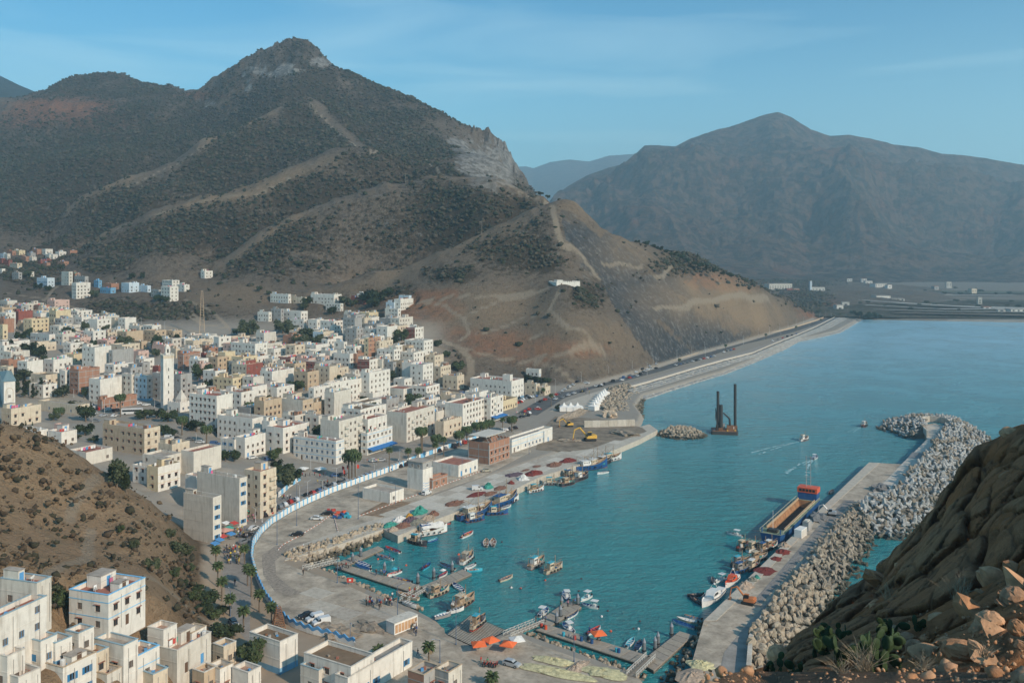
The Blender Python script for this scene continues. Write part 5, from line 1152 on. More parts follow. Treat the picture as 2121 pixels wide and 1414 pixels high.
def scatter(idx, smin, smax, name, mats, nm_, far=1.0, sq=.75, seedk=0):
    n = len(idx); ico = []; 
    t = (1+5**.5)/2; V0 = np.array([(-1,t,0),(1,t,0),(-1,-t,0),(1,-t,0),(0,-1,t),(0,1,t),(0,-1,-t),(0,1,-t),(t,0,-1),(t,0,1),(-t,0,-1),(-t,0,1)])/np.hypot(1, t)
    T0 = np.array([(0,11,5),(0,5,1),(0,1,7),(0,7,10),(0,10,11),(1,5,9),(5,11,4),(11,10,2),(10,7,6),(7,1,8),(3,9,4),(3,4,2),(3,2,6),(3,6,8),(3,8,9),(4,9,5),(2,4,11),(6,2,10),(8,6,7),(9,8,1)])
    j0 = np.clip(idx//UU.shape[1], 0, UU.shape[0]-2); i0 = np.clip(idx % UU.shape[1], 0, UU.shape[1]-2); ta = rng.uniform(0, 1, n); tb = rng.uniform(0, 1, n)
    bl = lambda A_: (A_[j0,i0]*(1-ta)+A_[j0,i0+1]*ta)*(1-tb)+(A_[j0+1,i0]*(1-ta)+A_[j0+1,i0+1]*ta)*tb
    X, Y, Z = bl(XX), bl(YY), bl(ZZ)
    s = rng.uniform(0, 1, n)**1.8*(smax-smin)+smin; s = s*np.clip(Y/700, .45, 2.0)**.45
    V = V0[None]*(1+rng.uniform(-.6, .45, (n, 12, 1)))*s[:,None,None]*np.stack([rng.uniform(.8,1.3,n), rng.uniform(.8,1.3,n), rng.uniform(sq*.7,sq*1.3,n)], -1)[:,None,:]
    V += np.stack([X+rng.normal(0, 1, n)*1.2, Y+rng.normal(0, 1, n)*1.2, Z+s*.35], -1)[:,None,:]
    T = T0[None]+(np.arange(n)*12)[:,None,None]; mi = np.repeat(rng.integers(0, nm_, n), 20)
    return struct(mk(name, raw_mesh(name, V.reshape(-1,3), T.reshape(-1,3), mats, mi)), 'stuff')
SCM = [M('scrub_a', (.042,.042,.025), .95, .3, .4), M('scrub_b', (.06,.052,.034), .95, .3, .4), M('scrub_c', (.085,.068,.047), .95, .3, .4), M('pine_needles', (.032,.038,.02), .95, .3, .4)]
scatter(idx, .7, 2.5, 'scrub', SCM, 4)
# dry bushes of the near spur
pr2 = ar*SPUR*vis*(ZZ > 8)*(path < .2)*(1+2.5*sst(UU, 300, 420))*np.clip(.15+nz*3.5, .03, 3)**1.5
idx2 = rng.choice(pf.size, 2600, p=(pr2/pr2.sum()).ravel())
scatter(idx2, .2, 1.5, 'dry_bushes', [M('drybush_a', (.075,.052,.032), 1, .35, 1.5), M('drybush_b', (.045,.04,.023), 1, .35, 1.5), M('drybush_c', (.12,.082,.048), 1, .3, 1.5)], 3, sq=.8)
# ---------------- trees and palms ----------------
BARK = M('bark', (.16,.12,.085), .95, .25, 3, .3); LV = [M('leaves_dark', (.028,.042,.018), .9, .35, 1.2), M('leaves_mid', (.05,.07,.025), .9, .35, 1.2), M('leaves_olive', (.07,.08,.04), .9, .3, 1.2)]; PALMG = M('palm_leaf', (.06,.085,.03), .85, .3, 1); PALMD = M('palm_dry', (.20,.15,.09), .95, .2, 1)
def tree_proto(kind, seed):
    rs = random.Random(seed); r = mk('tree', None); r.location = (0, 0, -999); tk = MB(); hh = {'round': 1, 'tall': 1.5, 'cypress': 1.9}[kind]
    tk.tube((0,0,-.1), (rs.uniform(-.04,.04), 0, .35*hh), .05, .035, 7)
    cl = []
    for i in range({'round': 9, 'tall': 13, 'cypress': 10}[kind]):
        a = rs.uniform(0, 6.28); q = rs.uniform(0, 1)
        if kind == 'round': c = (.34*math.cos(a)*q**.5, .34*math.sin(a)*q**.5, .5+rs.uniform(-.14, .3)); s = rs.uniform(.16, .27)
        elif kind == 'tall': c = (.3*math.cos(a)*q**.5, .3*math.sin(a)*q**.5, .5+rs.uniform(0, .95)); s = rs.uniform(.15, .26)
        else: z = .3+i*.16; c = (.05*math.cos(a), .05*math.sin(a), z); s = .2*(1-i/12)
        cl.append((c, s)); tk.tube((0, 0, .3*hh), c, .03, .008, 5)
    lf = MB()
    for c, s in cl:
        for k in range(70 if kind != 'cypress' else 45):
            d = Vector((rs.gauss(0,1), rs.gauss(0,1), rs.gauss(0,1))).normalized()*s*rs.uniform(.55, 1.12); p = Vector(c)+d*(Vector((1,1,.8)).x); u = Vector((rs.gauss(0,1), rs.gauss(0,1), rs.gauss(0,1))).normalized(); v = u.orthogonal().normalized(); w_ = rs.uniform(.035, .075)
            lf.add([tuple(p+u*w_), tuple(p+v*w_), tuple(p-u*w_), tuple(p-v*w_)], [(0,1,2,3)], 0 if k % 3 else 1)
        lf.blob(c, s*.72, s*.72, s*.62, 7, 4, .25, 0)
    return tk.mesh('trunk', BARK), [lf.mesh('crown', [LV[i], LV[(i+1) % 3]]) for i in range(3)]
TP = {k: [tree_proto(k, s) for s in range(2)] for k in ('round', 'tall', 'cypress')}
for o in [o for o in bpy.data.objects if o.name.startswith('tree') and o.location.z < -900]: bpy.data.objects.remove(o)
def tree(px, py, hpx, kind='round', tone=0, label='@', wide=1.0, y0=290, at_=None):
    X, Y, Z = at_ or G(px, py, 0, y0); tot = {'round': 1.0, 'tall': 1.65, 'cypress': 2.05}[kind]; s = hpx*Y/F/tot
    tm_, cm = random.choice(TP[kind]); tn = ['dark green', 'mid green', 'olive green'][tone]; kd = {'round': 'rounded tree', 'tall': 'tall full tree', 'cypress': 'narrow cypress'}[kind]
    r = thing('tree', label.replace('@', f'{tn} {kd} @') if label == '@' else label, 'tree', (X, Y, Z), random.uniform(0, 6)); r['px'] = px; r['py'] = py
    r.scale = (s*wide, s*wide, s); mk('trunk', tm_, r); mk('crown', cm[tone], r); return r
def frond_mesh(nf, L_, droop, seed, lift=.5, wdt=.16, segs=5):
    rs = random.Random(seed); mb = MB()
    for k in range(nf):
        a = k*2.39996+rs.uniform(-.2, .2); el = lift*(1-k/nf*1.9)+rs.uniform(-.1, .1); p = Vector((0,0,0)); e_ = el+.45; prev = None; dirh = Vector((math.cos(a), math.sin(a), 0)); side = Vector((-math.sin(a), math.cos(a), 0))
        for i in range(segs+1):
            w_ = L_*wdt*(1-abs(i/segs-.45)*1.5)+.02; row = (p+side*w_+Vector((0,0,-w_*.5)), p, p-side*w_+Vector((0,0,-w_*.5)))
            if prev: mb.add([tuple(v) for v in (*prev, *row)], [(0,3,4,1),(1,4,5,2)], 1 if k > nf*.85 else 0)
            prev = row; p = p+(dirh*math.cos(e_)+Vector((0,0,math.sin(e_))))*L_/segs; e_ -= droop/segs*(1+i*.35)
    return mb.mesh('fronds', [PALMG, PALMD])
FD = [frond_mesh(80, 4.8, 2.0, s, .55, .07, 6) for s in range(2)]; FW = [frond_mesh(36, 2.0, 1.2, s, .9, .26, 4) for s in range(2)]
def palm(px, pyb, hpx, kind='date', label='@', at_=None, y0=290):
    X, Y, Z = at_ or P(px, pyb, 2.4); hh = hpx*Y/F; crown = 2.2 if kind == 'date' else .8; th = max(1.5, hh-crown)
    nm = 'date palm with broad crown @' if kind == 'date' else 'fan palm with small crown @'
    r = thing('palm_tree', nm if label == '@' else label, 'palm', (X, Y, Z), random.uniform(0, 6)); r['px'] = px; r['py'] = pyb-hpx
    lean = random.uniform(-.03, .03)*th; t_ = MB(); rr_ = .32 if kind == 'date' else .2
    for k in range(6): t_.tube((lean*k/6, 0, th*k/6-.05), (lean*(k+1)/6, 0, th*(k+1)/6), rr_*(1.12 if k == 0 else 1), rr_*.9, 8)
    t_.obj('trunk', BARK, r); c = mk('crown', random.choice(FD if kind == 'date' else FW), r, (lean, 0, th)); c.scale = (1, 1, 1); return r
def c4(x, y): return 380+x/3.928, 760+y/3.928
def cx(ci, x, y): ox, oy = CR[ci]; return ox+x/3.928, oy+y/3.928
# (crop, x, base y, height in crop px, kind)
for ci, x, yb, hh, k in [(5,130,960,250,'date'),(5,240,985,130,'fan'),(5,310,960,150,'fan'),(5,250,890,120,'date'),(5,435,880,140,'date'),(5,500,860,160,'date'),(5,580,800,130,'date'),(5,630,800,135,'date'),(5,685,780,130,'date'),(5,790,760,110,'fan'),(5,865,760,140,'date'),(5,1185,555,100,'fan'),(5,1120,470,60,'fan'),(5,20,1010,110,'fan'),(5,105,985,90,'fan'),
    (4,1370,920,270,'date'),(4,1345,915,235,'date'),(4,1400,925,250,'date'),(4,1675,850,190,'fan'),(4,1945,700,230,'date'),(4,1830,780,110,'fan'),(4,1910,760,90,'fan'),(4,1700,1,1,'')][:-1]:
    palm(*cx(ci, x, yb), hh/3.928, k)
for ci, x, yb, hh in [(7,70,480,170),(7,85,640,200),(7,115,750,185),(7,180,865,160),(7,290,1000,200),(7,300,455,155),(7,325,620,160),(7,355,710,230),(7,420,830,165),(7,520,920,150),(7,1395,1270,150),(7,1800,1240,150)]:
    palm(*cx(ci, x, yb), hh/3.928, 'fan')
palm(*cx(8-1, 0, 0), 1, 'fan') if False else None
pl = P(1017, 1414, 2.4); palm(1018, 1420, 26, 'fan')
for ci, x, y, hh in [(3,980,640,200),(3,1480,790,170),(3,1680,860,165)]: palm(*cx(ci, x, y), hh/3.928, 'date', at_=G(*cx(ci, x, y), 0, 290))
for ci, x, y, hh in [(2,145,1240,100),(4,545,365,95),(3,480,640,90),(3,2040,600,90)]: palm(*cx(ci, x, y), hh/3.928, 'date', at_=G(*cx(ci, x, y), 0, 290))
TR = """
1 230 1010 130 r0 1.3
1 330 1030 120 r0 1.3
1 30 990 130 r0 1.2
1 60 1050 130 r0 1.2
1 550 860 100 r0 1.4
1 690 850 130 t2 1
1 860 820 70 r2 1
1 1010 960 120 r2 1.3
1 900 930 80 r2 1.3
1 660 980 100 r0 1
1 1280 990 180 t0 1
1 1400 920 100 r0 1.3
1 1550 960 70 c0 1
1 1140 880 60 r0 1.2
1 1260 870 80 r0 1
1 240 780 60 r2 1.2
1 540 130 45 r2 1
1 500 310 60 r2 1
1 220 370 60 r2 1.2
1 340 320 50 r2 1
1 1160 390 75 t0 1
1 1080 390 60 r0 1
1 310 470 60 r0 1.3
1 390 480 50 r0 1.3
1 760 540 70 r2 1.2
1 1280 570 60 r0 1.5
1 1350 570 50 r0 1.4
1 1650 1210 160 r0 1.1
1 1700 910 60 r2 1.4
1 2030 840 120 r2 1.3
1 1950 850 90 r2 1.3
3 200 480 180 c0 1.5
3 330 480 180 c0 1.7
3 140 440 170 c0 1.6
3 430 470 130 c0 1.3
3 270 490 140 c0 1.5
3 510 480 110 r2 1.5
3 620 590 90 r2 1.4
3 580 600 60 r2 1
3 700 680 140 r0 1.1
3 740 580 70 c0 1.6
3 690 790 110 r0 1.4
3 440 670 70 r2 1.3
3 210 715 50 c0 1.6
3 265 715 40 c2 1.6
3 1180 660 90 r1 1.7
3 1270 650 90 r0 1.5
3 1370 680 110 r0 1.4
3 1330 790 100 r0 1.2
3 1600 760 110 r0 1.3
3 1780 790 70 r2 1.4
3 1860 800 70 r2 1.3
3 1400 800 70 r0 1.5
3 1540 740 80 r1 1.4
3 1830 990 90 r1 1.1
3 1915 980 80 r0 1.1
3 530 830 40 r1 1.5
3 640 820 40 r1 1.5
3 760 850 60 r2 1.5
4 740 760 110 r1 1.2
4 830 900 130 r0 1.3
4 900 930 120 r0 1.2
4 820 980 170 r2 1.1
4 760 830 90 r0 1.3
4 340 765 90 r1 1
4 415 770 90 r0 1
5 430 270 90 r1 1.3
5 1010 360 70 r0 1.6
5 1080 365 60 r0 1.6
5 1150 370 50 r0 1.6
5 330 160 60 r1 1.2
5 265 70 60 r2 1.2
5 1240 590 60 r2 1
2 130 580 120 r2 1.2
2 420 590 130 r2 1.3
2 620 670 140 r2 1.3
2 560 690 110 r2 1.3
2 690 700 110 r2 1.1
2 740 700 90 r0 1.2
2 480 620 100 r2 1.2
2 620 370 80 r0 1.2
2 590 400 70 r2 1.3
2 920 370 90 r2 1.2
2 1000 370 60 r2 1.2
2 1110 350 130 r0 1.3
2 1200 330 110 r0 1.4
2 1150 380 90 r0 1.3
2 1270 290 80 r0 1.2
2 820 440 80 r1 1.2
2 1390 380 70 r2 .9
2 1380 650 110 r1 1.1
2 1330 680 80 r0 1.3
2 1580 1170 110 c2 1
2 1840 880 80 r1 1.4
2 1680 700 60 r2 1.2
2 230 250 50 r2 1.1
2 300 280 40 r2 1.1
7 90 1040 120 r0 1.6
7 350 1260 210 r1 1.2
6 1900 1050 130 r0 1.5
6 560 850 260 r1 .95
6 680 800 220 r1 1
6 480 850 180 r1 .9
6 620 940 70 r2 1
6 460 720 130 r2 .9
6 2030 1240 160 r0 1.3
6 1240 510 130 r2 1
6 1420 560 90 r1 1.1
6 1580 770 110 r1 1
6 1660 850 110 r0 1.4
6 1740 900 110 r1 1.3
6 1540 520 80 r1 1.2
6 1430 360 110 r2 1.4
6 1520 380 110 r2 1.3
6 1700 780 120 r0 1.5
6 1600 680 90 r0 1.5
6 1480 640 70 r0 1.4
6 1100 330 90 r2 1
6 990 200 80 r1 .8
6 1380 240 80 r2 1.2
6 1820 860 90 r0 1.5
"""
KN = {'r': 'round', 't': 'tall', 'c': 'cypress'}
for ln in TR.strip().split('\n'):
    q = ln.split(); ci = int(q[0]); px, py = cx(ci, float(q[1]), float(q[2])); tree(px, py, float(q[3])/3.928, KN[q[4][0]], int(q[4][1]), wide=float(q[5]), y0=120 if ci in (6, 7) else 290)
nt_ = 0; tries = 0
while nt_ < 60 and tries < 3000:
    tries += 1; px = random.uniform(0, 960); py = random.uniform(620, 930)
    if not inside(np.array([px]), np.array([py]), TOWNP)[0]: continue
    X, Y, Z = G(px, py, 0, 290)
    if np.min(np.hypot(OCC[:,0]-X, OCC[:,1]-Y)) < 2.2: continue
    OCC = np.vstack([OCC, [[X, Y]]]); tree(px, py, random.uniform(4.5, 8.5)*F/Y, random.choice(['round', 'round', 'tall']), random.choice([0, 0, 1, 2]), at_=(X, Y, Z), wide=random.uniform(1, 1.4)); nt_ += 1
for i in range(46):
    px = random.uniform(1560, 2110); py = random.choice([random.uniform(596, 612), random.uniform(625, 650)])+i*.02; x, y, z = plain(px, py, -1); tree(px, py, random.uniform(3, 6), 'round', i % 3, wide=2.2, at_=(x, y, z))
for px, py, hp, ln_ in [(242,1010,70,'tallest pine on the spur crest beside the track to town'),(236,985,40,'low pine bush beside the tall pine on the spur crest'),(262,1012,44,'right-hand pine behind the spur crest near the cream villa')]:
    tree(px, py+ (0 if hp > 60 else 8), hp, 'tall', 2 if hp > 60 else 0, label=ln_, wide=1.15, y0=180)
for i, (px, py, hp) in enumerate([(1320,502,9),(1338,506,11),(1352,512,10),(1366,517,12),(1380,522,10),(1395,528,11),(1410,534,12),(1424,540,10),(1438,546,9),(1452,551,11),(1466,556,9),(1481,562,10),(1497,567,9),(1514,572,10),(1120,402,9),(1134,408,8),(1780,645,14),(1795,648,11),(1805,646,14),(1818,648,12),(1768,640,10)]):
    if px < 1700: tree(px, py, hp, 'round', 0, wide=1.5, at_=PD(px, py+3, 950 if px > 1200 else 915))
    else: tree(px, py+4, hp, 'round', 0, wide=1.5, at_=P(px, py+12, 4))
# ---------------- vehicles ----------------
CARC = {'white': (.68,.68,.67), 'black': (.025,.025,.03), 'grey': (.20,.21,.22), 'silver': (.42,.43,.44), 'blue': (.06,.12,.25), 'red': (.42,.04,.03), 'beige': (.42,.38,.3)}
CM_ = {k: M('car_'+k, v, .3, .04, .5, metal=.2) for k, v in CARC.items()}
CGL = M('car_glass', (.02,.025,.03), .12, .1); LAMP = M('head_lamp', (.6,.6,.55), .2, .05); TAIL = M('tail_lamp', (.35,.02,.02), .3, .05)
def loftbox(mb, secs, mi=0):       # secs: list of (x, halfwidth, z0, z1)
    o = len(mb.v)
    for x, hw_, z0, z1 in secs: mb.v += [(x,-hw_,z0),(x,hw_,z0),(x,hw_*.94,z1),(x,-hw_*.94,z1)]
    for i in range(len(secs)-1):
        a = o+i*4; b = a+4
        for k in range(4): mb.f.append((a+k, a+(k+1)%4, b+(k+1)%4, b+k)[::-1]); mb.m.append(mi)
    mb.f.append((o, o+1, o+2, o+3)); mb.m.append(mi); e = len(mb.v)-4; mb.f.append((e+3, e+2, e+1, e)); mb.m.append(mi); return mb
VP = {}
def car_meshes(kind, col):
    key = (kind, col)
    if key in VP: return VP[key]
    b = MB(); g_ = MB(); m_ = CM_[col]
    if kind == 'van':
        loftbox(b, [(-2.2,.86,.3,1.75),(-2.1,.9,.28,1.86),(.5,.9,.28,1.88),(1.25,.9,.28,1.1),(2.1,.86,.3,.92),(2.2,.78,.35,.75)]); loftbox(g_, [(.35,.915,1.12,1.72),(.62,.915,1.12,1.74),(1.17,.86,1.12,1.2)]); g_.box(-2.22,-2.19,-.6,.6,1.15,1.6)
    else:
        loftbox(b, [(-2.1,.76,.35,.8),(-1.98,.83,.27,.93),(-.9,.85,.25,.95),(.9,.85,.25,.92),(1.85,.82,.27,.78),(2.1,.72,.35,.62)])
        x = -.35 if kind == 'sedan' else 0
        loftbox(b, [(-1.62+x*.3,.68,.9,.95),(-1.15+x*.6,.66,.9,1.4),(.25,.66,.9,1.42),(.95,.7,.9,.95)]); loftbox(g_, [(-1.6+x*.3,.7,.93,.97),(-1.12+x*.6,.69,.93,1.33),(.24,.69,.93,1.35),(.98,.71,.93,.97)])
    wl_ = MB(); wl_.tube((0,-.1,0), (0,.1,0), .32, n=10, mi=0); wl_.tube((0,-.11,0), (0,.11,0), .18, n=8, mi=1)
    VP[key] = (b.mesh('body', m_), g_.mesh('windows', CGL), wl_.mesh('wheel', [BLACK, STEEL]), MB().box(-.04,.04,-.16,.16,-.07,.07).mesh('headlight', LAMP), MB().box(-.04,.04,-.14,.14,-.08,.08).mesh('tail_light', TAIL)); return VP[key]
NC = 0
def car(px, py, hd, kind='hatch', col='white', label=None, z=None, loc=None, group=None):
    """hd: heading in the ground plane, degrees from +X"""
    global NC
    NC += 1; X, Y, Z = loc or P(px, py, 2.45 if z is None else z); b, g_, wl_, hl, tl = car_meshes(kind, col)
    kd = {'van': 'van', 'sedan': 'saloon car', 'hatch': 'hatchback car'}[kind]; r = thing('parked_'+('van' if kind == 'van' else 'car'), label or f'{col} {kd} @', 'van' if kind == 'van' else 'car', (X, Y, Z), math.radians(hd), group); r['px'] = px; r['py'] = py
    mk('body', b, r); mk('windows', g_, r); xx = 1.35
    for sx in (-xx, xx-.05):
        for sy in (-.8, .8): mk('wheel', wl_, r, (sx, sy, .32))
    if Y < 420 or NC < 60:
        for sy in (-.55, .55): mk('headlight', hl, r, (2.08, sy, .68)); mk('tail_light', tl, r, (-2.06 if kind != 'van' else -2.2, sy, .78))
    return r
car(*cx(7, 800, 880), 218, 'hatch', 'black', 'black car parked left of the two white vans'); car(*cx(7, 870, 905), 215, 'van', 'white', 'middle white van between the black car and the other van'); car(*cx(7, 925, 935), 212, 'van', 'white', 'rightmost white van of the pair parked near the wavy blue wall')
car(*cx(7, 730, 215), 178, 'hatch', 'black', 'black car alone on the quay beside the painted kerb'); car(*cx(7, 890, 85), -8, 'hatch', 'white', 'small white car facing right beside the black car and crates'); car(*cx(7, 975, 45), 175, 'sedan', 'black', 'dark car beside the heap of coloured crates')
car(*cx(7, 375, 165), 66, 'hatch', 'white', 'white car driving through the crowd on the street'); car(*cx(7, 325, 220), 66, 'hatch', 'black', 'black car among the crowd beside the curved wall'); car(*cx(7, 295, 275), 60, 'sedan', 'grey', 'grey car parked at the curve behind the palms')
car(*cx(7, 210, 935), -55, 'hatch', 'grey', 'dark grey car parked under the blue wall on the palm street'); car(1060, 1378, -30, 'sedan', 'silver', 'white saloon car by the motorcycles near the yellow nets'); car(*cx(7, 1580, 1400), 10, 'sedan', 'white') if False else None
car(*cx(4, 1980, 1035), 60, 'van', 'white', 'white van in front of the control tower'); car(*cx(5, 660, 1085), 20, 'hatch', 'beige', 'pale car parked below the brick shell'); car(*cx(5, 585, 1235), 5, 'van', 'white', 'white van on the quay next to the green tarpaulin heap')
cols = ['white','black','grey','silver','black','blue','white','grey','red','black','silver']
def row(pts, sp, ang=None, off=0, ci=None, jit=.5, skip=.06):
    p = [P(*(cx(ci, *a) if ci else a), 2.45) for a in pts]; tot = sum(math.dist(a[:2], b[:2]) for a, b in zip(p[:-1], p[1:])); q = resamp([a[:2] for a in p], max(2, int(tot/sp)))
    for i in range(len(q)):
        if random.random() < skip: continue
        d = q[min(i+1, len(q)-1)]-q[max(i-1, 0)]; a0 = math.degrees(math.atan2(d[1], d[0])); X, Y = q[i]+rng.normal(0, .15*jit, 2); z = gz(X, Y)+.12
        px = CX+F*X/Y; py = YH+F*(H-z)/Y; car(px, py, a0+(off if ang is None else ang)+random.uniform(-3, 3)*jit, random.choice(['hatch', 'hatch', 'sedan', 'sedan', 'van' if random.random() < .4 else 'hatch']), random.choice(cols), loc=(X, Y, z))
row([(650,1212),(760,1155),(870,1105),(950,1072),(1050,1030),(1120,1005),(1190,972),(1320,930)], 3.1, off=58, ci=4)
row([(1420,920),(1500,880),(1600,855),(1700,825),(1800,800),(1870,770)], 3.0, off=62, ci=4)
row([(270,920),(330,900),(400,890)], 3.0, off=62, ci=5); row([(690,790),(760,770),(820,750),(890,735)], 2.9, off=65, ci=5); row([(390,885),(460,860),(540,830)], 3.2, off=62, ci=5)
row([(1100,520),(1200,480),(1300,425),(1400,390)], 6.5, off=0, ci=5); row([(1220,500),(1290,480),(1360,455),(1440,440)], 7, off=180, ci=5); row([(1480,385),(1560,400),(1640,370),(1700,350)], 5.0, off=20, ci=5, jit=8)
row([(900,540),(960,515),(1010,490),(1060,480)], 3.4, off=60, ci=5, jit=4); row([(940,600),(990,590),(1070,570),(1100,580)], 4.2, off=30, ci=5, jit=9); row([(850,640),(930,660),(990,640),(1010,620)], 4.5, off=20, ci=5, jit=9); row([(880,520),(930,500),(980,480)], 4.2, off=40, ci=5, jit=9)
row([(1760,345),(1830,325),(1900,305),(1960,265),(2040,250)], 6.0, off=0, ci=5, jit=3); row([(1770,330),(1900,280),(2040,235)], 11, off=180, ci=5)
row([(1400,757),(1440,748),(1480,738)], 7, off=0); row([(1500,730),(1520,724)], 6); row([(1590,710),(1650,692)], 16)
row([(1000,565),(1130,540),(1250,575)], 5, ci=5, off=70, jit=9) if False else None
def grow(ci, pts, sp, off, n_skip=.1, jit=3):
    p = [G(*cx(ci, *a), 0, 290) for a in pts]; tot = sum(math.dist(a[:2], b[:2]) for a, b in zip(p[:-1], p[1:])); q = resamp([a[:2] for a in p], max(2, int(tot/sp)))
    for i in range(len(q)):
        if random.random() < n_skip: continue
        d = q[min(i+1, len(q)-1)]-q[max(i-1, 0)]; X, Y = q[i]; z = gz(X, Y)+.05; car(CX+F*X/Y, YH+F*(H-z)/Y, math.degrees(math.atan2(d[1], d[0]))+off+random.uniform(-3, 3)*jit, random.choice(['hatch', 'sedan', 'van', 'hatch']), random.choice(cols), loc=(X, Y, z))
grow(3, [(750,560),(850,590),(950,600)], 3.4, 70); grow(3, [(760,620),(860,640),(930,640)], 3.6, 60); grow(3, [(780,680),(850,690),(900,690)], 4.6, 10); grow(3, [(1120,540),(1200,550),(1290,550)], 3.8, 40); grow(3, [(1550,830),(1600,850),(1750,870)], 4.5, 10)
grow(3, [(1380,820),(1440,825)], 4.5, 0); grow(2, [(1330,985),(1400,995),(1440,1000)], 3.5, 60); grow(2, [(1590,1045),(1650,1050),(1760,1045),(1890,1030)], 7, 0); grow(1, [(1230,795),(1340,810),(1440,830),(1560,860),(1640,880)], 5, 0)
grow(4, [(560,745),(640,740),(700,760)], 3.4, 60); grow(4, [(1550,770),(1610,765)], 5, 0); grow(2, [(1810,1085),(1880,1085)], 6, 0); grow(4, [(1240,890),(1290,885)], 6, 0)
# coach
X, Y, Z = G(*cx(3, 1075, 620), 0, 290); bus = thing('coach', 'white coach with black window band parked behind the park trees', 'coach', (X, Y, Z), math.radians(12))
MB().box(-5, 5, -1.2, 1.2, .4, 3.1).obj('body', CM_['white'], bus); MB().box(-4.6, 4.9, -1.23, 1.23, 1.6, 2.6).obj('windows', CGL, bus)
for sx in (-3.3, 3.2):
    for sy in (-1.1, 1.1): MB().tube((0,-.15,0), (0,.15,0), .5, n=10).obj('wheel', BLACK, bus, (sx, sy, .5))
# excavators
def excavator(px, py, hd, s, label, mat, z=2.5):
    X, Y, Z = P(px, py, z); r = thing('excavator', label, 'excavator', (X, Y, Z), math.radians(hd)); r.scale = (s,)*3
    for sy in (-1, 1):
        b = MB(); loftbox(b, [(-1.9,.3,.35,.5),(-1.6,.3,.0,.9),(1.6,.3,.0,.9),(1.9,.3,.35,.5)]); b.obj('track', BLACK, r, (0, sy*1.05, 0))
    b = MB(); loftbox(b, [(-2.1,1.15,1.0,1.9),(-1.6,1.3,.95,2.1),(.9,1.3,.95,1.8),(1.3,1.2,1.0,1.5)]); bd = b.obj('body', mat, r)
    cb = MB(); loftbox(cb, [(-.3,.45,1.8,3.0),(.9,.45,1.5,2.95),(1.25,.45,1.5,2.1)]); cb.obj('cab', CGL, r, (0, .75, 0)); MB().box(-.45, .95, .28, 1.22, 2.98, 3.08).obj('cab_roof', mat, r)
    b = MB(); b.tube((1.0,-.2,1.6), (3.4,-.2,4.4), .3, .24, 6); b.tube((3.4,-.2,4.4), (5.2,-.2,3.6), .24, .18, 6); b.obj('boom', mat, r); MB().tube((5.1,-.2,3.8), (5.6,-.2,.9), .2, .14, 6).obj('dipper_arm', mat, r)
    b = MB(); loftbox(b, [(5.1,.4,.25,1.0),(5.5,.5,.0,.9),(5.9,.5,.15,.5)]); b.obj('bucket', RUST, r, (0, -.2, 0)); return r
excavator(*cx(5, 1500, 835), 190, 1.5, 'large yellow excavator digging beside the grey flood wall', YEL); excavator(*cx(5, 1330, 720), 200, 1.0, 'small yellow excavator on the earth bank behind the pit', YEL)
excavator(1550, 1250, 150, .9, 'orange excavator at work on the near end of the mole', M('orange_paint', (.5,.17,.06), .7, .15, 1)); excavator(1722, 1067, 160, .8, 'grey excavator on the mole beside the tetrapods', STEEL)
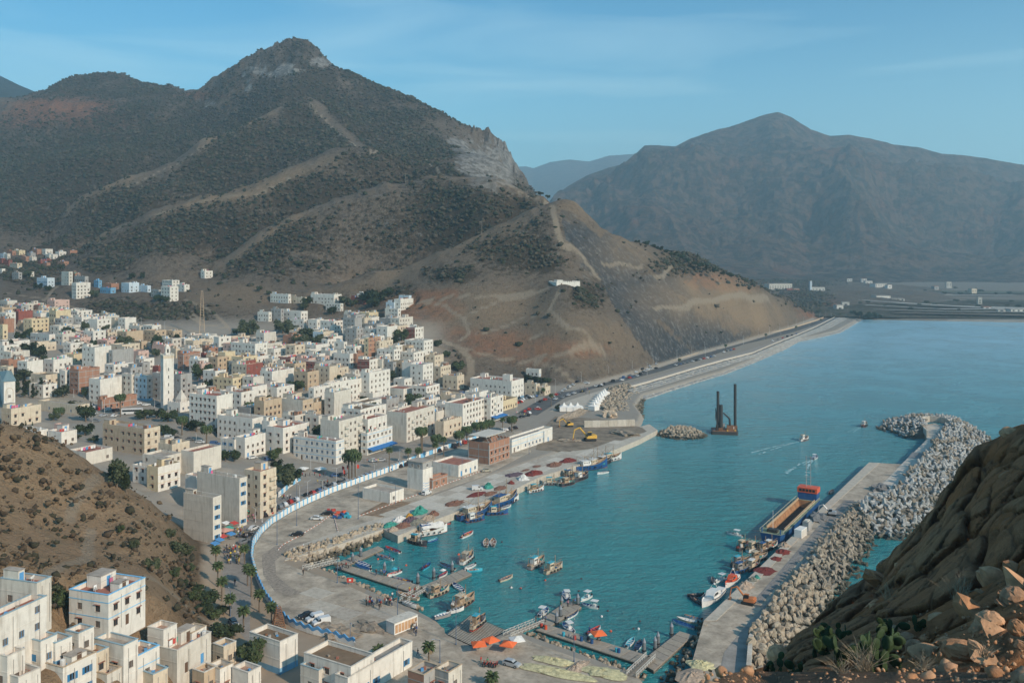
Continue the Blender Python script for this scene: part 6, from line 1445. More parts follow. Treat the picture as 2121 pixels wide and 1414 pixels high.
# ---------------- people: one skinned body each ----------------
def person_mesh(pose, shirt, trs, skin, seed):
    v = {'pelvis': (0,0,.93), 'chest': (0,0,1.28), 'neck': (0,0,1.48), 'head': (0,.0,1.62), 'crown': (0,0,1.72), 'shL': (-.17,0,1.42), 'shR': (.17,0,1.42)}
    if pose == 'stand': v.update(elL=(-.24,.02,1.15), haL=(-.25,-.06,.9), elR=(.24,.02,1.15), haR=(.25,-.06,.9), hiL=(-.09,0,.9), knL=(-.1,-.02,.5), ftL=(-.11,.02,.06), toL=(-.12,-.14,.04), hiR=(.09,0,.9), knR=(.1,-.02,.5), ftR=(.11,.02,.06), toR=(.12,-.14,.04))
    elif pose == 'walk': v.update(elL=(-.24,.12,1.17), haL=(-.24,.1,.93), elR=(.23,-.1,1.17), haR=(.22,-.3,1.0), hiL=(-.09,0,.9), knL=(-.1,-.2,.52), ftL=(-.1,-.3,.1), toL=(-.1,-.46,.1), hiR=(.09,0,.9), knR=(.1,.08,.5), ftR=(.1,.34,.12), toR=(.1,.24,.04))
    else: v.update(elL=(-.26,-.12,1.2), haL=(-.1,-.34,1.2), elR=(.26,.02,1.16), haR=(.26,-.08,.9), hiL=(-.09,0,.9), knL=(-.13,-.04,.5), ftL=(-.16,.02,.06), toL=(-.2,-.13,.04), hiR=(.09,0,.9), knR=(.1,.02,.5), ftR=(.12,.04,.06), toR=(.13,-.11,.04))
    names = list(v); E = [('pelvis','chest'),('chest','neck'),('neck','head'),('head','crown'),('chest','shL'),('shL','elL'),('elL','haL'),('chest','shR'),('shR','elR'),('elR','haR'),('pelvis','hiL'),('hiL','knL'),('knL','ftL'),('ftL','toL'),('pelvis','hiR'),('hiR','knR'),('knR','ftR'),('ftR','toR')]
    R = {'pelvis': .15, 'chest': .165, 'neck': .06, 'head': .11, 'crown': .08, 'sh': .075, 'el': .05, 'ha': .04, 'hi': .1, 'kn': .065, 'ft': .045, 'to': .04}
    me = bpy.data.meshes.new('person'); me.from_pydata([v[k] for k in names], [(names.index(a), names.index(b)) for a, b in E], []); o = bpy.data.objects.new('person_tmp', me); COL.objects.link(o)
    md = o.modifiers.new('skin', 'SKIN'); 
    for i, k in enumerate(names):
        sv = me.skin_vertices[0].data[i] if len(me.skin_vertices) else None
    if not len(me.skin_vertices):
        bpy.context.view_layer.objects.active = o
    for i, k in enumerate(names):
        r_ = R.get(k, R.get(k[:2], .07)); d = me.skin_vertices[0].data[i]; d.radius = (r_, r_*.85); d.use_root = (k == 'pelvis')
    dg = bpy.context.evaluated_depsgraph_get(); dg.update(); m2 = bpy.data.meshes.new_from_object(o.evaluated_get(dg)); bpy.data.objects.remove(o); m2.name = 'person'; m2.materials.clear()
    for m_ in (shirt, trs, skin, M('hair', (.03,.022,.018), .8, .1)): m2.materials.append(m_)
    for p in m2.polygons:
        z = p.center.z; x = abs(p.center.x); p.material_index = 1 if z < .95 and x < .21 else 2 if (z > 1.47 and not (z > 1.68 or (z > 1.56 and p.center.y > .03))) or (x > .2 and z < 1.12) else 3 if z > 1.56 else 0
        if z < .09: p.material_index = 3
    return m2
SH = {k: M('shirt_'+k, c, .9, .1) for k, c in (('white', (.6,.6,.58)), ('black', (.03,.03,.035)), ('red', (.45,.05,.04)), ('blue', (.06,.13,.32)), ('grey', (.22,.22,.23)), ('yellow', (.6,.45,.08)), ('green', (.08,.2,.12)), ('pink', (.6,.25,.33)))}
TRS = [M('jeans', (.05,.07,.12), .9, .1), M('trousers_black', (.025,.025,.025), .9, .1), M('trousers_khaki', (.25,.2,.14), .9, .1)]; SK = M('skin', (.34,.2,.13), .7, .1)
PM = {}
def person(px, py, shirt, pose='stand', hd=0, z=2.5, label=None):
    k = (shirt, pose)
    if k not in PM: PM[k] = person_mesh(pose, SH[shirt], TRS[len(PM) % 3], SK, len(PM))
    X, Y, Z = P(px, py, z); o = mk('person', PM[k], None, (X, Y, z), math.radians(hd)); o['px'] = px; o['py'] = py
    return tag(o, label or f"person in {shirt} top {'walking' if pose == 'walk' else 'standing'} @", 'person')
person(*cx(7, 825, 335), 'black', 'walk', 200, label='person in black walking alone across the quay above the rock bank'); person(*cx(7, 1710, 1190), 'black', 'walk', 100, label='person in black walking alone between the two fan palms')
person(*cx(7, 222, 615), 'black', 'walk', 20, label='person in black walking alone down the palm street'); person(*cx(7, 1397, 815), 'black', 'stand', 0, label='person in black standing apart in front of the red-jacket crowd'); person(*cx(7, 778, 535), 'black', 'stand', 0, label='person in dark clothes at the foot of the pontoon gangway')
sh = list(SH)
def crowd(ci, x0, x1, y0_, y1, n, z=2.5, cs=None, sl=0):
    for i in range(n):
        t = random.random(); x = x0+(x1-x0)*t; y = random.uniform(y0_, y1)+sl*t; person(*cx(ci, x, y), random.choice(cs or sh), random.choice(['stand', 'walk', 'reach']), random.uniform(0, 360), z)
crowd(7, 1285, 1500, 750, 800, 24, cs=['red','black','grey','red','white','blue']); crowd(7, 1500, 1700, 715, 740, 10, 1.4, sl=-60); crowd(7, 1640, 1700, 930, 1030, 9, cs=['pink','black','white','blue']); crowd(7, 1060, 1180, 480, 500, 8, .8, ['red','black','grey'], -25); crowd(7, 1350, 1450, 530, 545, 7, .8, ['grey','blue','black'])
crowd(7, 130, 270, 320, 450, 34, 2.4, ['black','grey','white','black','yellow','red']); crowd(7, 200, 350, 150, 240, 22, 2.4); crowd(7, 250, 330, 60, 130, 14, 2.4); crowd(7, 90, 140, 230, 290, 5, 2.4); crowd(7, 340, 400, 60, 110, 5, 2.4); crowd(4, 800, 900, 1060, 1090, 7); crowd(4, 1070, 1200, 930, 960, 7); crowd(4, 1480, 1760, 770, 780, 6); crowd(4, 960, 1260, 880, 900, 8, cs=['red','black','blue'])
def crowd8(L_):
    for x, y, s_, z in L_: person(900+x/3.928, 1054+y/3.928, s_, 'stand', random.uniform(0, 360), z)
crowd8([(378,1255,'red',2.5),(432,1265,'green',2.5),(1085,790,'pink',.8),(1128,780,'black',.8),(1143,775,'blue',.8),(1165,740,'red',.8),(1030,800,'green',.8),(905,915,'blue',.8),(880,895,'white',.8),(825,925,'black',1.2),(1490,0,'grey',.8)][:-1])
crowd(5, 880, 1000, 600, 640, 9); crowd(5, 1420, 1500, 400, 470, 7); crowd(5, 520, 760, 760, 800, 7); crowd(5, 1650, 1750, 400, 440, 5)
# ---------------- street furniture ----------------
BPO = M('pole_blue_grey', (.09,.13,.20), .5, .1); WPO = M('pole_pale', (.5,.5,.5), .5, .1)
def lamp(px, py, hh, mat, z=2.4, label=None, loc=None, arms=1):
    X, Y, Z = loc or P(px, py, z); h = hh*Y/F; r = thing('lamp_post', label or ('dark blue quay lamp post @' if mat is BPO else 'pale street lamp post @'), 'lamp post', (X, Y, Z), random.uniform(0, 6)); r['px'] = px; r['py'] = py
    MB().tube((0,0,0), (0,0,h), .1, .06, 6).obj('pole', mat, r); MB().tube((0,0,0), (0,0,.5), .22, .14, 6).obj('base', mat, r)
    for k in range(arms): s_ = 1 if k == 0 else -1; MB().tube((0,0,h-.15), (s_*1.3,0,h+.25), .045, n=4).obj('arm', mat, r); MB().box(-.35, .35, -.13, .13, -.06, .06).obj('lamp_head', STEEL, r, (s_*1.55, 0, h+.27))
for ci, x, y, hh in [(7,565,290,400),(7,725,135,340),(7,1055,600,235),(7,1545,890,270),(7,1160,1085,165),(7,1890,1250,190),(7,185,870,210),(4,1422,1235,300),(4,1725,1115,170),(5,460,1145,175),(5,1005,940,60),(5,655,1020,130)]: lamp(*cx(ci, x, y), hh/3.928, BPO)
lamp(900+175/3.928, 1054+1100/3.928, 92, BPO); lamp(900+1135/3.928, 1054+1240/3.928, 92, BPO)
for ci, x, y, hh in [(4,440,770,90),(4,640,1260,160),(4,945,1130,170),(4,1010,1060,130),(4,1130,1010,90),(4,1245,930,110),(4,1035,850,130),(4,1760,790,110),(4,585,1260,110),(4,1555,860,70),(4,240,0,0)][:-1]: lamp(*cx(ci, x, y), hh/3.928, WPO, arms=2)
for i, t in enumerate(np.linspace(0, 1, 26)):
    q = resamp([p[:2] for p in ROAD], 80)[int(t*79)]; d = 7.2; X, Y = q[0]-d*.75, q[1]+d*.6; lamp(CX+F*X/Y, YH+F*92/Y, 9.5*F/Y, WPO, loc=(X, Y, 2.4))
for i, t in enumerate(np.linspace(.2, 1, 14)):
    q = resamp([p[:2] for p in ROAD], 80)[int(t*79)]; d = 7.4; X, Y = q[0]+d*.6, q[1]-d*.7
    if i % 2: palm(CX+F*X/Y, YH+F*92/Y, 5.5*F/Y, 'fan', at_=(X, Y, 2.45))
    else: lamp(CX+F*X/Y, YH+F*92/Y, 9.0*F/Y, WPO, loc=(X, Y, 2.4))
for ci, x, y, hh in [(1,845,770,110),(1,932,760,90),(1,960,780,70),(1,1150,790,90),(1,1340,810,80),(1,525,990,90),(3,850,620,110),(3,600,480,60),(3,765,540,80),(3,755,780,130),(3,1597,850,70),(3,1258,560,70),(1,632,700,60),(1,118,850,110),(1,237,800,70)]:
    p = G(*cx(ci, x, y), 0, 290); lamp(*cx(ci, x, y), hh/3.928, WPO, loc=p)
def lattice(px, py, hh, label, mat, y0=290, w0=2.2):
    X, Y, Z = G(px, py, 0, y0); h = hh*Y/F; r = thing('lattice_pylon', label, 'pylon', (X, Y, Z), .4); n = 10
    pt = lambda k, i: (((-1)**(i//2))*w0/2*(1-.72*k/n), ((-1)**((i+1)//2))*w0/2*(1-.72*k/n), h*k/n)
    for i in range(4): MB().tube(pt(0, i), pt(n, i), .14, .1, 4).obj('leg', mat, r)
    b = MB()
    for k in range(n):
        for i in range(4): j = (i+1) % 4; b.tube(pt(k, i), pt(k+1, j), .06, n=3); b.tube(pt(k+1, i), pt(k+1, j), .06, n=3)
    b.obj('bracing', mat, r); return r
lattice(418.5, 702, 100, 'tall tan lattice pylon standing at the back edge of town', M('pylon_tan', (.5,.36,.24), .8, .1), w0=4); lattice(577, 1300, 45, 'rusty scaffold mast beside the wavy blue wall', RUST, 150, 3)
for px, py, hh, n2 in [(1116,408,25,2),(998,486,28,1),(840,380,22,1),(377,424,18,2),(141,440,16,2)]:
    X, Y, Z = PD(px, py, {1116: 930, 998: 832, 840: 1012, 377: 1090, 141: 1232}[px]); Z = gz(X, Y); h = hh*Y/F; r = thing('power_pole', f"{'double' if n2 == 2 else 'single'} wooden power pole on the ridge @", 'power pole', (X, Y, Z)); r['px'] = px; r['py'] = py
    for k in range(n2): MB().tube((k*2.4-1.2*(n2 > 1), 0, -1), (k*2.4-1.2*(n2 > 1), 0, h), .22, .16, 5).obj('pole', WOODM, r)
    MB().box(-2.4, 2.4, -.12, .12, h-.9, h-.6).obj('crossarm', WOODM, r)
def umbrella(px, py, mat, label, z=2.5, s=1.6, top=None):
    X, Y, Z = P(px, py, z); r = thing('umbrella', label, 'umbrella', (X, Y, Z), random.uniform(0, 1.5)); MB().tube((0,0,0), (0,0,2.5), .04, n=5).obj('pole', WOODM, r); MB().add([(-s,-s,1.9),(s,-s,1.9),(s,s,1.9),(-s,s,1.9),(0,0,2.6),(-s,-s,1.7),(s,-s,1.7),(s,s,1.7),(-s,s,1.7)], [(0,1,4),(1,2,4),(2,3,4),(3,0,4),(0,5,6,1),(1,6,7,2),(2,7,8,3),(3,8,5,0)]).obj('canopy', mat, r)
c8 = lambda x, y: (900+x/3.928, 1054+y/3.928)
umbrella(*c8(360,1160), ORANGE, 'orange umbrella nearest the slipway, leftmost of the three'); umbrella(*c8(458,1125), ORANGE, 'orange umbrella in the middle of the row by the beached boat'); umbrella(*c8(600,1160), ORANGE, 'orange umbrella beside the white one near the gangway'); umbrella(*c8(670,1120), WHITE, 'white umbrella beside the gangway railing'); umbrella(*c8(1333,1070), ORANGE, 'orange umbrella standing on the long pontoon', .8)
for ci, x, y, m_, l in [(4,970,860,WHITE,'large white parasol by the café under the blue-shuttered building'),(4,1115,860,WHITE,'second white parasol in front of the blue café awning'),(7,140,215,M('cloth_pink2', (.6,.32,.25), .9),'faded orange parasol among market stalls on the street'),(5,870,690,REDP,'red stall canopy between the rows of parked cars'),(4,600,790-20,WHITE,'square white parasol on the cream rooftop terrace')][:4]: umbrella(*cx(ci, x, y), m_, l, 2.4, 2.0)
# market stalls
for i, (x, y, c_) in enumerate([(95,300,'blue'),(120,270,'red'),(150,160,'white'),(175,200,'green'),(205,110,'pink'),(60,330,'blue'),(290,70,'red'),(215,160,'red'),(190,250,'blue'),(310,60,'green')]):
    X, Y, Z = P(*cx(7, x, y), 2.4); r = thing('market_stall', f'{c_} covered market stall @', 'market stall', (X, Y, Z), math.radians(60)); r['px'], r['py'] = cx(7, x, y)
    for a in (-1, 1):
        for b in (-.8, .8): MB().tube((a, b, 0), (a, b, 2), .04, n=4).obj('leg', WOODM, r)
    MB().add([(-1.2,-1,1.95),(1.2,-1,1.95),(1.2,1,2.3),(-1.2,1,2.3),(-1.2,-1,1.7),(1.2,-1,1.7)], [(0,1,2,3),(4,5,1,0)]).obj('awning', [m_ for m_ in LAUND if m_.name.endswith(c_)][0], r); MB().box(-1, 1, -.7, .7, .6, .85).obj('table_top', WOODM, r)
# white event tents
for i, (x, y) in enumerate([(1290,590),(1345,590),(1400,590),(1530,585),(1545,560),(1560,540),(1575,520),(1590,500),(1605,485),(1620,470)]):
    X, Y, Z = P(*cx(5, x, y), 2.5); r = thing('event_tent', 'white peaked event tent @', 'tent', (X, Y, Z), math.radians(5 if i < 3 else 50)); r['px'], r['py'] = cx(5, x, y); s = 2.9 if i < 3 else 2.4
    MB().box(-s, s, -s, s, 0, 2.4).obj('tent_wall', WHITE, r); MB().add([(-s-.1,-s-.1,2.4),(s+.1,-s-.1,2.4),(s+.1,s+.1,2.4),(-s-.1,s+.1,2.4),(-s*.35,-s*.35,3.2),(s*.35,-s*.35,3.2),(s*.35,s*.35,3.2),(-s*.35,s*.35,3.2),(0,0,5.0)], [(0,1,5,4),(1,2,6,5),(2,3,7,6),(3,0,4,7),(4,5,8),(5,6,8),(6,7,8),(7,4,8)]).obj('tent_roof', WHITE, r)
# kiosk, sheds, containers
X, Y, Z = P(*cx(7, 1520, 1025), 2.5); r = thing('kiosk', 'long white kiosk with slatted tan front near the slipway', 'kiosk', (X, Y, Z), math.radians(48))
MB().box(0, 7.5, 0, 3, 0, 2.8).obj('walls', WHITE, r)
for k in range(7): MB().box(.25+k*1.03, 1.1+k*1.03, -.05, -.004, .3, 2.3).obj('shutter', M('tan_shutter', (.45,.27,.15), .9, .15), r)
for k in range(9): MB().box(-.2+k*.86, .62+k*.86, -.25, 3.25, 2.8, 2.92).obj('roof_slat', WM['offwhite'], r)
X, Y, Z = P(1645, 1112, 2.6); r = thing('container', 'white site container on the mole beside the blue ship', 'container', (X, Y, Z), math.radians(52)); MB().box(0, 5, -2.4, 0, 0, 2.6).obj('box', WHITE, r)
for k in range(9): MB().box(.3+k*.52, .5+k*.52, -2.45, -2.403, .2, 2.4).obj('rib', WM['offwhite'], r)
X, Y, Z = P(1662, 1098, 2.6); r = thing('container', 'grey generator box behind the white site container', 'container', (X, Y, Z), math.radians(52)); MB().box(0, 3, -2, 0, 0, 3.0).obj('box', WM['grey'], r); MB().box(.3, 2.6, -1.6, -.3, 3.0, 3.4).obj('hatch', WM['offwhite'], r)
# red boards
for px, py, z, l in [(725,1213,2.0,'red and white notice board standing by the basin edge'),]:
    X, Y, Z = P(px, py, z); r = thing('notice_board', l, 'sign', (X, Y, Z)); MB().box(-.9, .9, -.04, .04, 1.0, 2.3).obj('panel', REDP, r); MB().box(-.3, .3, -.05, -.041, 1.4, 1.9).obj('emblem', WHITE, r); MB().box(-.8, -.72, -.03, .03, 0, 1.0).box(.72, .8, -.03, .03, 0, 1.0).obj('leg', STEEL, r)
X, Y, Z = P(*cx(5, 1270, 370), 2.4)
# flags
for i, (x, y) in enumerate([(1290,900),(1330,890),(1410,885),(1300,930)]):
    X, Y, Z = P(*cx(4, x, y), 2.4); r = thing('flag', 'red flag on thin pole @', 'flag', (X, Y, Z), random.uniform(-.5, .5)); r['px'], r['py'] = cx(4, x, y); MB().tube((0,0,0), (0,0,5), .05, n=4).obj('pole', WPO, r); MB().add([(0,0,3.2),(.5,.15,3.0),(1.0,-.05,3.1),(0,0,4.9),(.5,.15,4.6),(1.0,-.05,4.5)], [(0,1,4,3),(1,2,5,4)]).obj('cloth', REDP, r)
# ---------------- boats ----------------
def hull(mb, L_, W_, D_, mi_out=0, mi_in=1, tr=.55, dr=.25, sheer=.35, dep=.28, flare=.7):
    n = 9; secs = []
    for i in range(n):
        t = i/(n-1); x = -L_/2+L_*t; w = W_/2*min(1, (tr+(1-tr)*min(1, t*2.2)))*(1-max(0, (t-.45)/.55)**2.3); z = D_+sheer*max(0, t-.4)**1.6*2.2; secs.append((x, max(w, .02), z))
    o = len(mb.v)
    for x, w, z in secs: mb.v += [(x,-w,z),(x,-w*flare,-dr),(x,w*flare,-dr),(x,w,z),(x,-w*.86,z),(x,-w*.72,dep),(x,w*.72,dep),(x,w*.86,z)]
    for i in range(n-1):
        a = o+i*8; b = a+8
        for k, m_ in ((0, mi_out), (1, mi_out), (2, mi_out), (4, mi_in), (5, mi_in), (6, mi_in)):
            q = (a+k, a+k+1, b+k+1, b+k); mb.f.append(q if k < 3 else q[::-1]); mb.m.append(m_)
        for q in ((a, b, b+4, a+4), (a+3, a+7, b+7, b+3)): mb.f.append(q); mb.m.append(2)
    mb.f.append((o, o+3, o+2, o+1)); mb.m.append(mi_out); mb.f.append((o+4, o+5, o+6, o+7)); mb.m.append(mi_in); mb.f.append((o, o+4, o+7, o+3)); mb.m.append(2); return secs
BC = {'white': M('boat_white', (.66,.65,.62), .5, .08, 1, dirt=.25), 'blue': M('boat_blue', (.02,.085,.23), .5, .15, 1, dirt=.2), 'red': M('boat_red', (.42,.06,.04), .5, .15, 1), 'cyan': M('boat_cyan', (.05,.36,.46), .5, .1, 1), 'grey': M('boat_grey', (.28,.27,.26), .7, .15, 1, dirt=.4), 'cream': M('boat_cream', (.5,.42,.31), .7, .15, 1, dirt=.4), 'tan': M('boat_tan', (.36,.25,.16), .8, .2, 1, dirt=.4), 'dark': M('boat_dark', (.06,.06,.07), .7, .2, 1), 'orange': M('boat_orange', (.60,.10,.04), .5, .1, 1)}
NET = {'red': M('net_red', (.17,.035,.03), 1, .35, 2.5, .6), 'purple': M('net_purple', (.12,.08,.10), 1, .35, 2.5, .6), 'brown': M('net_brown', (.20,.10,.07), 1, .35, 2.5, .6), 'tan': M('net_tan', (.38,.29,.22), 1, .3, 2, .5), 'green': M('tarp_green', (.04,.24,.19), .7, .25, 1, .3), 'yellow': M('net_yellow', (.52,.47,.28), 1, .3, 1.2, .5), 'white': M('tarp_white', (.6,.58,.55), .8, .15, 1, .3), 'orange': M('net_orange', (.5,.26,.05), 1, .3, 2), 'grey': M('net_grey', (.22,.21,.17), 1, .35, 2.5, .5)}
def boatbase(p0, p1, name, label, z=0., minL=3.2, maxL=60, cat='boat'):
    a = Vector(P(*p0, .4)); b = Vector(P(*p1, .4)); m_ = (a+b)/2; d = b-a; L_ = min(max(d.length, minL), maxL); r = thing(name, label, cat, (m_.x, m_.y, z), math.atan2(d.y, d.x)); r['px'] = (p0[0]+p1[0])/2; r['py'] = (p0[1]+p1[1])/2; return r, L_
def skiff(p0, p1, out='white', inn='blue', th='white', label='@', motor=True, extra='', z=0., maxL=7.5, wr=.3):
    lb = label if label != '@' else f'{out} open skiff with {inn} inside @'; r, L_ = boatbase(p0, p1, 'skiff', lb, z, 4.6, maxL); W_ = L_*wr; mb = MB(); hull(mb, L_, W_, .55)
    mb.obj('hull', [BC[out], BC[inn], BC[th]], r)
    for k in range(4): x = -L_*.34+k*L_*.19; MB().box(-.13, .13, -W_*.4, W_*.4, -.03, .03).obj('thwart', BC[th], r, (x, 0, .46))
    if motor: b = MB(); b.box(-.18, .18, -.16, .16, .25, .75); b.box(-.06, .06, -.05, .05, -.5, .3); b.obj('outboard_motor', BLACK, r, (-L_/2-.2, 0, .15))
    if 'cargo' in extra:
        for k in range(8): b = MB(); b.blob((0,0,0), .3, .25, .22, 6, 4, .2); b.obj('bundle', NET[random.choice(['red', 'orange', 'red']) if 'red' in extra else random.choice(['tan', 'grey', 'brown', 'red'])], r, (random.uniform(-.35, .2)*L_, random.uniform(-.25, .25)*W_, .5))
    if 'umb' in extra:
        b = MB(); b.tube((0,0,.3), (0,0,2.1), .03, n=4); b.obj('parasol_pole', WHITE, r); b = MB(); b.tube((0,0,1.8), (0,0,2.25), 1.0, .04, 9); b.obj('parasol', BC['cyan'] if 'cyan' in extra else BC['white'], r)
    if 'man' in extra:
        k = ('blue', 'reach')
        if k not in PM: PM[k] = person_mesh('reach', SH['blue'], TRS[1], SK, 3)
        o = mk('person', PM[k], None, (r.location.x-math.cos(r.rotation_euler.z)*L_*.3, r.location.y-math.sin(r.rotation_euler.z)*L_*.3, .3+z), random.uniform(0, 6)); o['px'] = r['px']; o['py'] = r['py']; tag(o, 'person in blue top standing in a boat @', 'person')
    return r, L_
def console(p0, p1, out='white', inn='blue', label='@', z=0., cy=-.15):
    r, L_ = skiff(p0, p1, out, inn, 'white', label if label != '@' else f'{out} motorboat with white canopy and {inn} deck @', extra='', wr=.36); r.name = 'motorboat'; r['category'] = 'motorboat'; W_ = L_*.36
    MB().box(-.35, .35, -.4, .4, .3, 1.1).obj('console', BC['white'], r, (L_*cy, 0, 0))
    b = MB()
    for a in (-.6, .6):
        for c in (-.6, .6): b.tube((a, c, .5), (a, c, 2.0), .035, n=4)
    b.obj('canopy_frame', STEEL, r, (L_*cy, 0, 0)); MB().box(-.95, .95, -.8, .8, 2.0, 2.1).obj('canopy', BC['white'], r, (L_*cy, 0, 0)); return r
def trawler(p0, p1, out='blue', sup='white', net='red', label='@', z=0., boom=True, scale=1.0):
    r, L_ = boatbase(p0, p1, 'fishing_boat', label if label != '@' else f'{out} wooden fishing boat with {sup} wheelhouse and nets @', z, 8 if boom else 6, 17, 'fishing boat'); W_ = L_*.31; D_ = L_*.11+.25; mb = MB(); hull(mb, L_, W_, D_, dr=.3, sheer=L_*.11, dep=D_*.72, flare=.62); mb.obj('hull', [BC[out], BC['tan'], BC['cream' if out != 'cream' else 'blue']], r)
    b = MB(); hull(b, L_*1.012, W_*1.025, .12, dr=.32, sheer=0, dep=.0); b.obj('waterline_band', [BC['red' if out != 'red' else 'dark'], BC['dark'], BC['dark']], r)
    b = MB(); loftbox(b, [(-L_*.3,W_*.27,D_*.7,D_+1.7),(-L_*.08,W_*.27,D_*.7,D_+1.85),(-L_*.05,W_*.25,D_*.7,D_+1.0)]); wh = b.obj('wheelhouse', BC[sup], r)
    for k in range(3): MB().box(-.22, .22, -.02, .02, 0, .45).obj('window', CGL, wh, (-L_*.25+k*L_*.065, -W_*.27, D_+.85))
    MB().box(-L_*.33, -L_*.03, -W_*.3, W_*.3, D_+1.86, D_+1.96).obj('wheelhouse_roof', BC[random.choice(['blue', 'white', 'cyan', 'cream'])], wh)
    b = MB(); b.tube((L_*.08,0,D_*.5), (L_*.08,0,D_+L_*.42), .16, .09, 5); 
    if boom: b.tube((L_*.08,0,D_+.8), (-L_*.3,.6,D_+L_*.26), .11, .07, 5); b.tube((L_*.08,0,D_+1), (L_*.38,-.5,D_+L_*.22), .06, .04, 5)
    b.tube((-L_*.2,0,D_+1.9), (-L_*.2,0,D_+L_*.32), .06, .03, 5); b.obj('mast_and_booms', BC['tan'], r)
    rg = MB()
    for a in ((L_*.47,0,D_+L_*.1), (-L_*.45,0,D_+.2), (-L_*.2,W_*.45,D_), (-L_*.2,-W_*.45,D_)): rg.tube(a, (L_*.08,0,D_+L_*.34), .025, n=3)
    rg.obj('rigging', BLACK, r)
    for k in range(3): b = MB(); b.blob((0,0,0), L_*random.uniform(.07,.12), W_*random.uniform(.16,.28), .45, 8, 5, .35); b.obj('net_pile', NET[random.choice([net, net, 'brown', 'grey', 'green'])], r, (L_*random.choice([-.4, .18, .28, .1]), random.uniform(-.15, .15)*W_, D_*.85))
    for k in range(int(L_*.9)): b = MB(); b.box(-.35, .35, -.3, .3, 0, random.uniform(.3, 1.3)) if k % 2 else b.blob((0,0,.2), .5, .4, .4, 6, 4, .3); b.obj('deck_gear', random.choice([BC['tan'], BC['dark'], BC['grey'], NET['brown'], NET['grey'], NET['tan'], BC['white']]), r, (random.uniform(-.44, .42)*L_, random.uniform(-.3, .3)*W_*(.9), D_*.75), random.uniform(0, 3))
    MB().box(-.15, .15, -W_*.36, W_*.36, 0, .12).tube((0,-W_*.34,0), (0,-W_*.34,L_*.2), .07, .05, 5).tube((0,W_*.34,0), (0,W_*.34,L_*.2), .07, .05, 5).tube((0,-W_*.34,L_*.2), (0,W_*.34,L_*.2), .06, n=5).obj('stern_gantry', BC['tan'], r, (-L_*.38, 0, D_))
    for k in range(5): b = MB(); b.box(-.3, .3, -.22, .22, 0, .35); b.obj('fish_crate', random.choice([BC['blue'], BC['orange'], BC['white'], BC['cyan']]), r, (random.uniform(-.1, .35)*L_, random.uniform(-.22, .22)*W_, D_*.8), random.uniform(0, 3))
    for k in range(4): b = MB(); b.tube((0,-.1,0), (0,.1,0), .32, n=9); b.obj('tyre_fender', BLACK, r, (L_*(-.3+k*.17), -W_*.5-.05, D_*.55))
    return r
c7 = lambda x, y: (430+x/3.928, 1054+y/3.928); cF = lambda x, y: (750+x/4.713, 930+y/4.713); c9 = lambda x, y: (1370+x/3.928, 1054+y/3.928); c5 = lambda x, y: (840+x/3.928, 700+y/3.928)
SKF = [(c7(1570,352),c7(1440,305),'white','red','cargo red',''),(c7(1510,408),c7(1370,368),'white','grey','cargo man',''),(c7(1325,468),c7(1195,418),'white','blue','',''),(c7(1325,492),c7(1197,452),'white','blue','','white skiff with blue floor moored nearest the crowded pontoon'),(c7(1575,502),c7(1460,542),'white','red','umb cyan man','white skiff with red floor and turquoise parasol'),(c7(1660,592),c7(1500,553),'white','grey','cargo red',''),(c7(1745,492),c7(1815,438),'cyan','blue','cargo red','blue skiff leaving a small wake in the inner basin'),(c7(2010,488),c7(1890,440),'white','dark','',''),(c7(1880,552),c7(1950,515),'white','red','umb','white skiff with red thwarts and white parasol by the pontoon pile'),
 (c8(235,662),c8(145,600),'white','blue','','white skiff with blue floor just below the pontoon arm tip'),(c8(265,500),c8(390,488),'cyan','cyan','cargo red','turquoise skiff with red bow at the tip of the pontoon arm'),(c8(330,445),c8(245,488),'white','grey','',''),(c8(1560,1118),c8(1625,1048),'white','cyan','','white skiff with turquoise floor, left of the pair by the long pontoon'),(c8(1635,1148),c8(1680,1068),'white','dark','','white skiff with dark floor, right of the pair by the long pontoon'),(c8(1070,888),c8(1170,822),'white','grey','','white skiff moored right of the upper pontoon arm'),(c8(1240,1015),c8(1350,955),'white','red','man','white skiff with red floor behind the orange pontoon umbrella'),
 (c9(270,965),c9(85,905),'white','blue','','nearest white skiff of the three by the mole rubble'),(c9(292,918),c9(125,885),'cream','white','','middle cream skiff of the three by the mole rubble'),(c9(325,897),c9(185,865),'white','tan','','farthest white skiff of the three by the mole rubble'),(cF(965,862),cF(1085,802),'white','red','cargo red man','white skiff full of red gear alone in mid harbour'),(cF(1210,955),cF(1215,868),'grey','tan','cargo',''),(cF(1280,942),cF(1280,872),'grey','tan','cargo',''),(cF(1340,1282),cF(1470,1232),'cream','tan','','cream wooden skiff anchored alone in the middle of the harbour'),(cF(860,718),cF(730,735),'red','grey','','small red skiff against the quay wall below the net piles'),(cF(640,902),cF(735,872),'blue','cyan','',''),(cF(1350,578),cF(1455,545),'white','grey','',''),(c5(1650,1085),c5(1560,1100),'white','grey','',''),
 (c7(1590,822),c7(1700,865),'white','grey','','upturned-looking white skiff lying ashore by the crowd'),(c7(1720,800),c7(1530,752),'cream','tan','cargo','large cream skiff ashore right of the crowd'),(c8(100,835),c8(0,885),'grey','cyan','',''),(c8(5,955),c8(130,925),'grey','white','','flat grey boat with white slats ashore left of the slipway'),(c8(130,905),c8(225,880),'white','dark','','white boat on blocks at the head of the slipway')]
for a, b, o_, i_, ex, lb in SKF:
    ash = lb.find('ashore') >= 0 or 'blocks' in lb; skiff(a, b, o_, i_, random.choice(['white', 'white', 'blue']), lb or '@', extra=ex, z=2.5 if ash else 0, motor='ashore' not in lb)
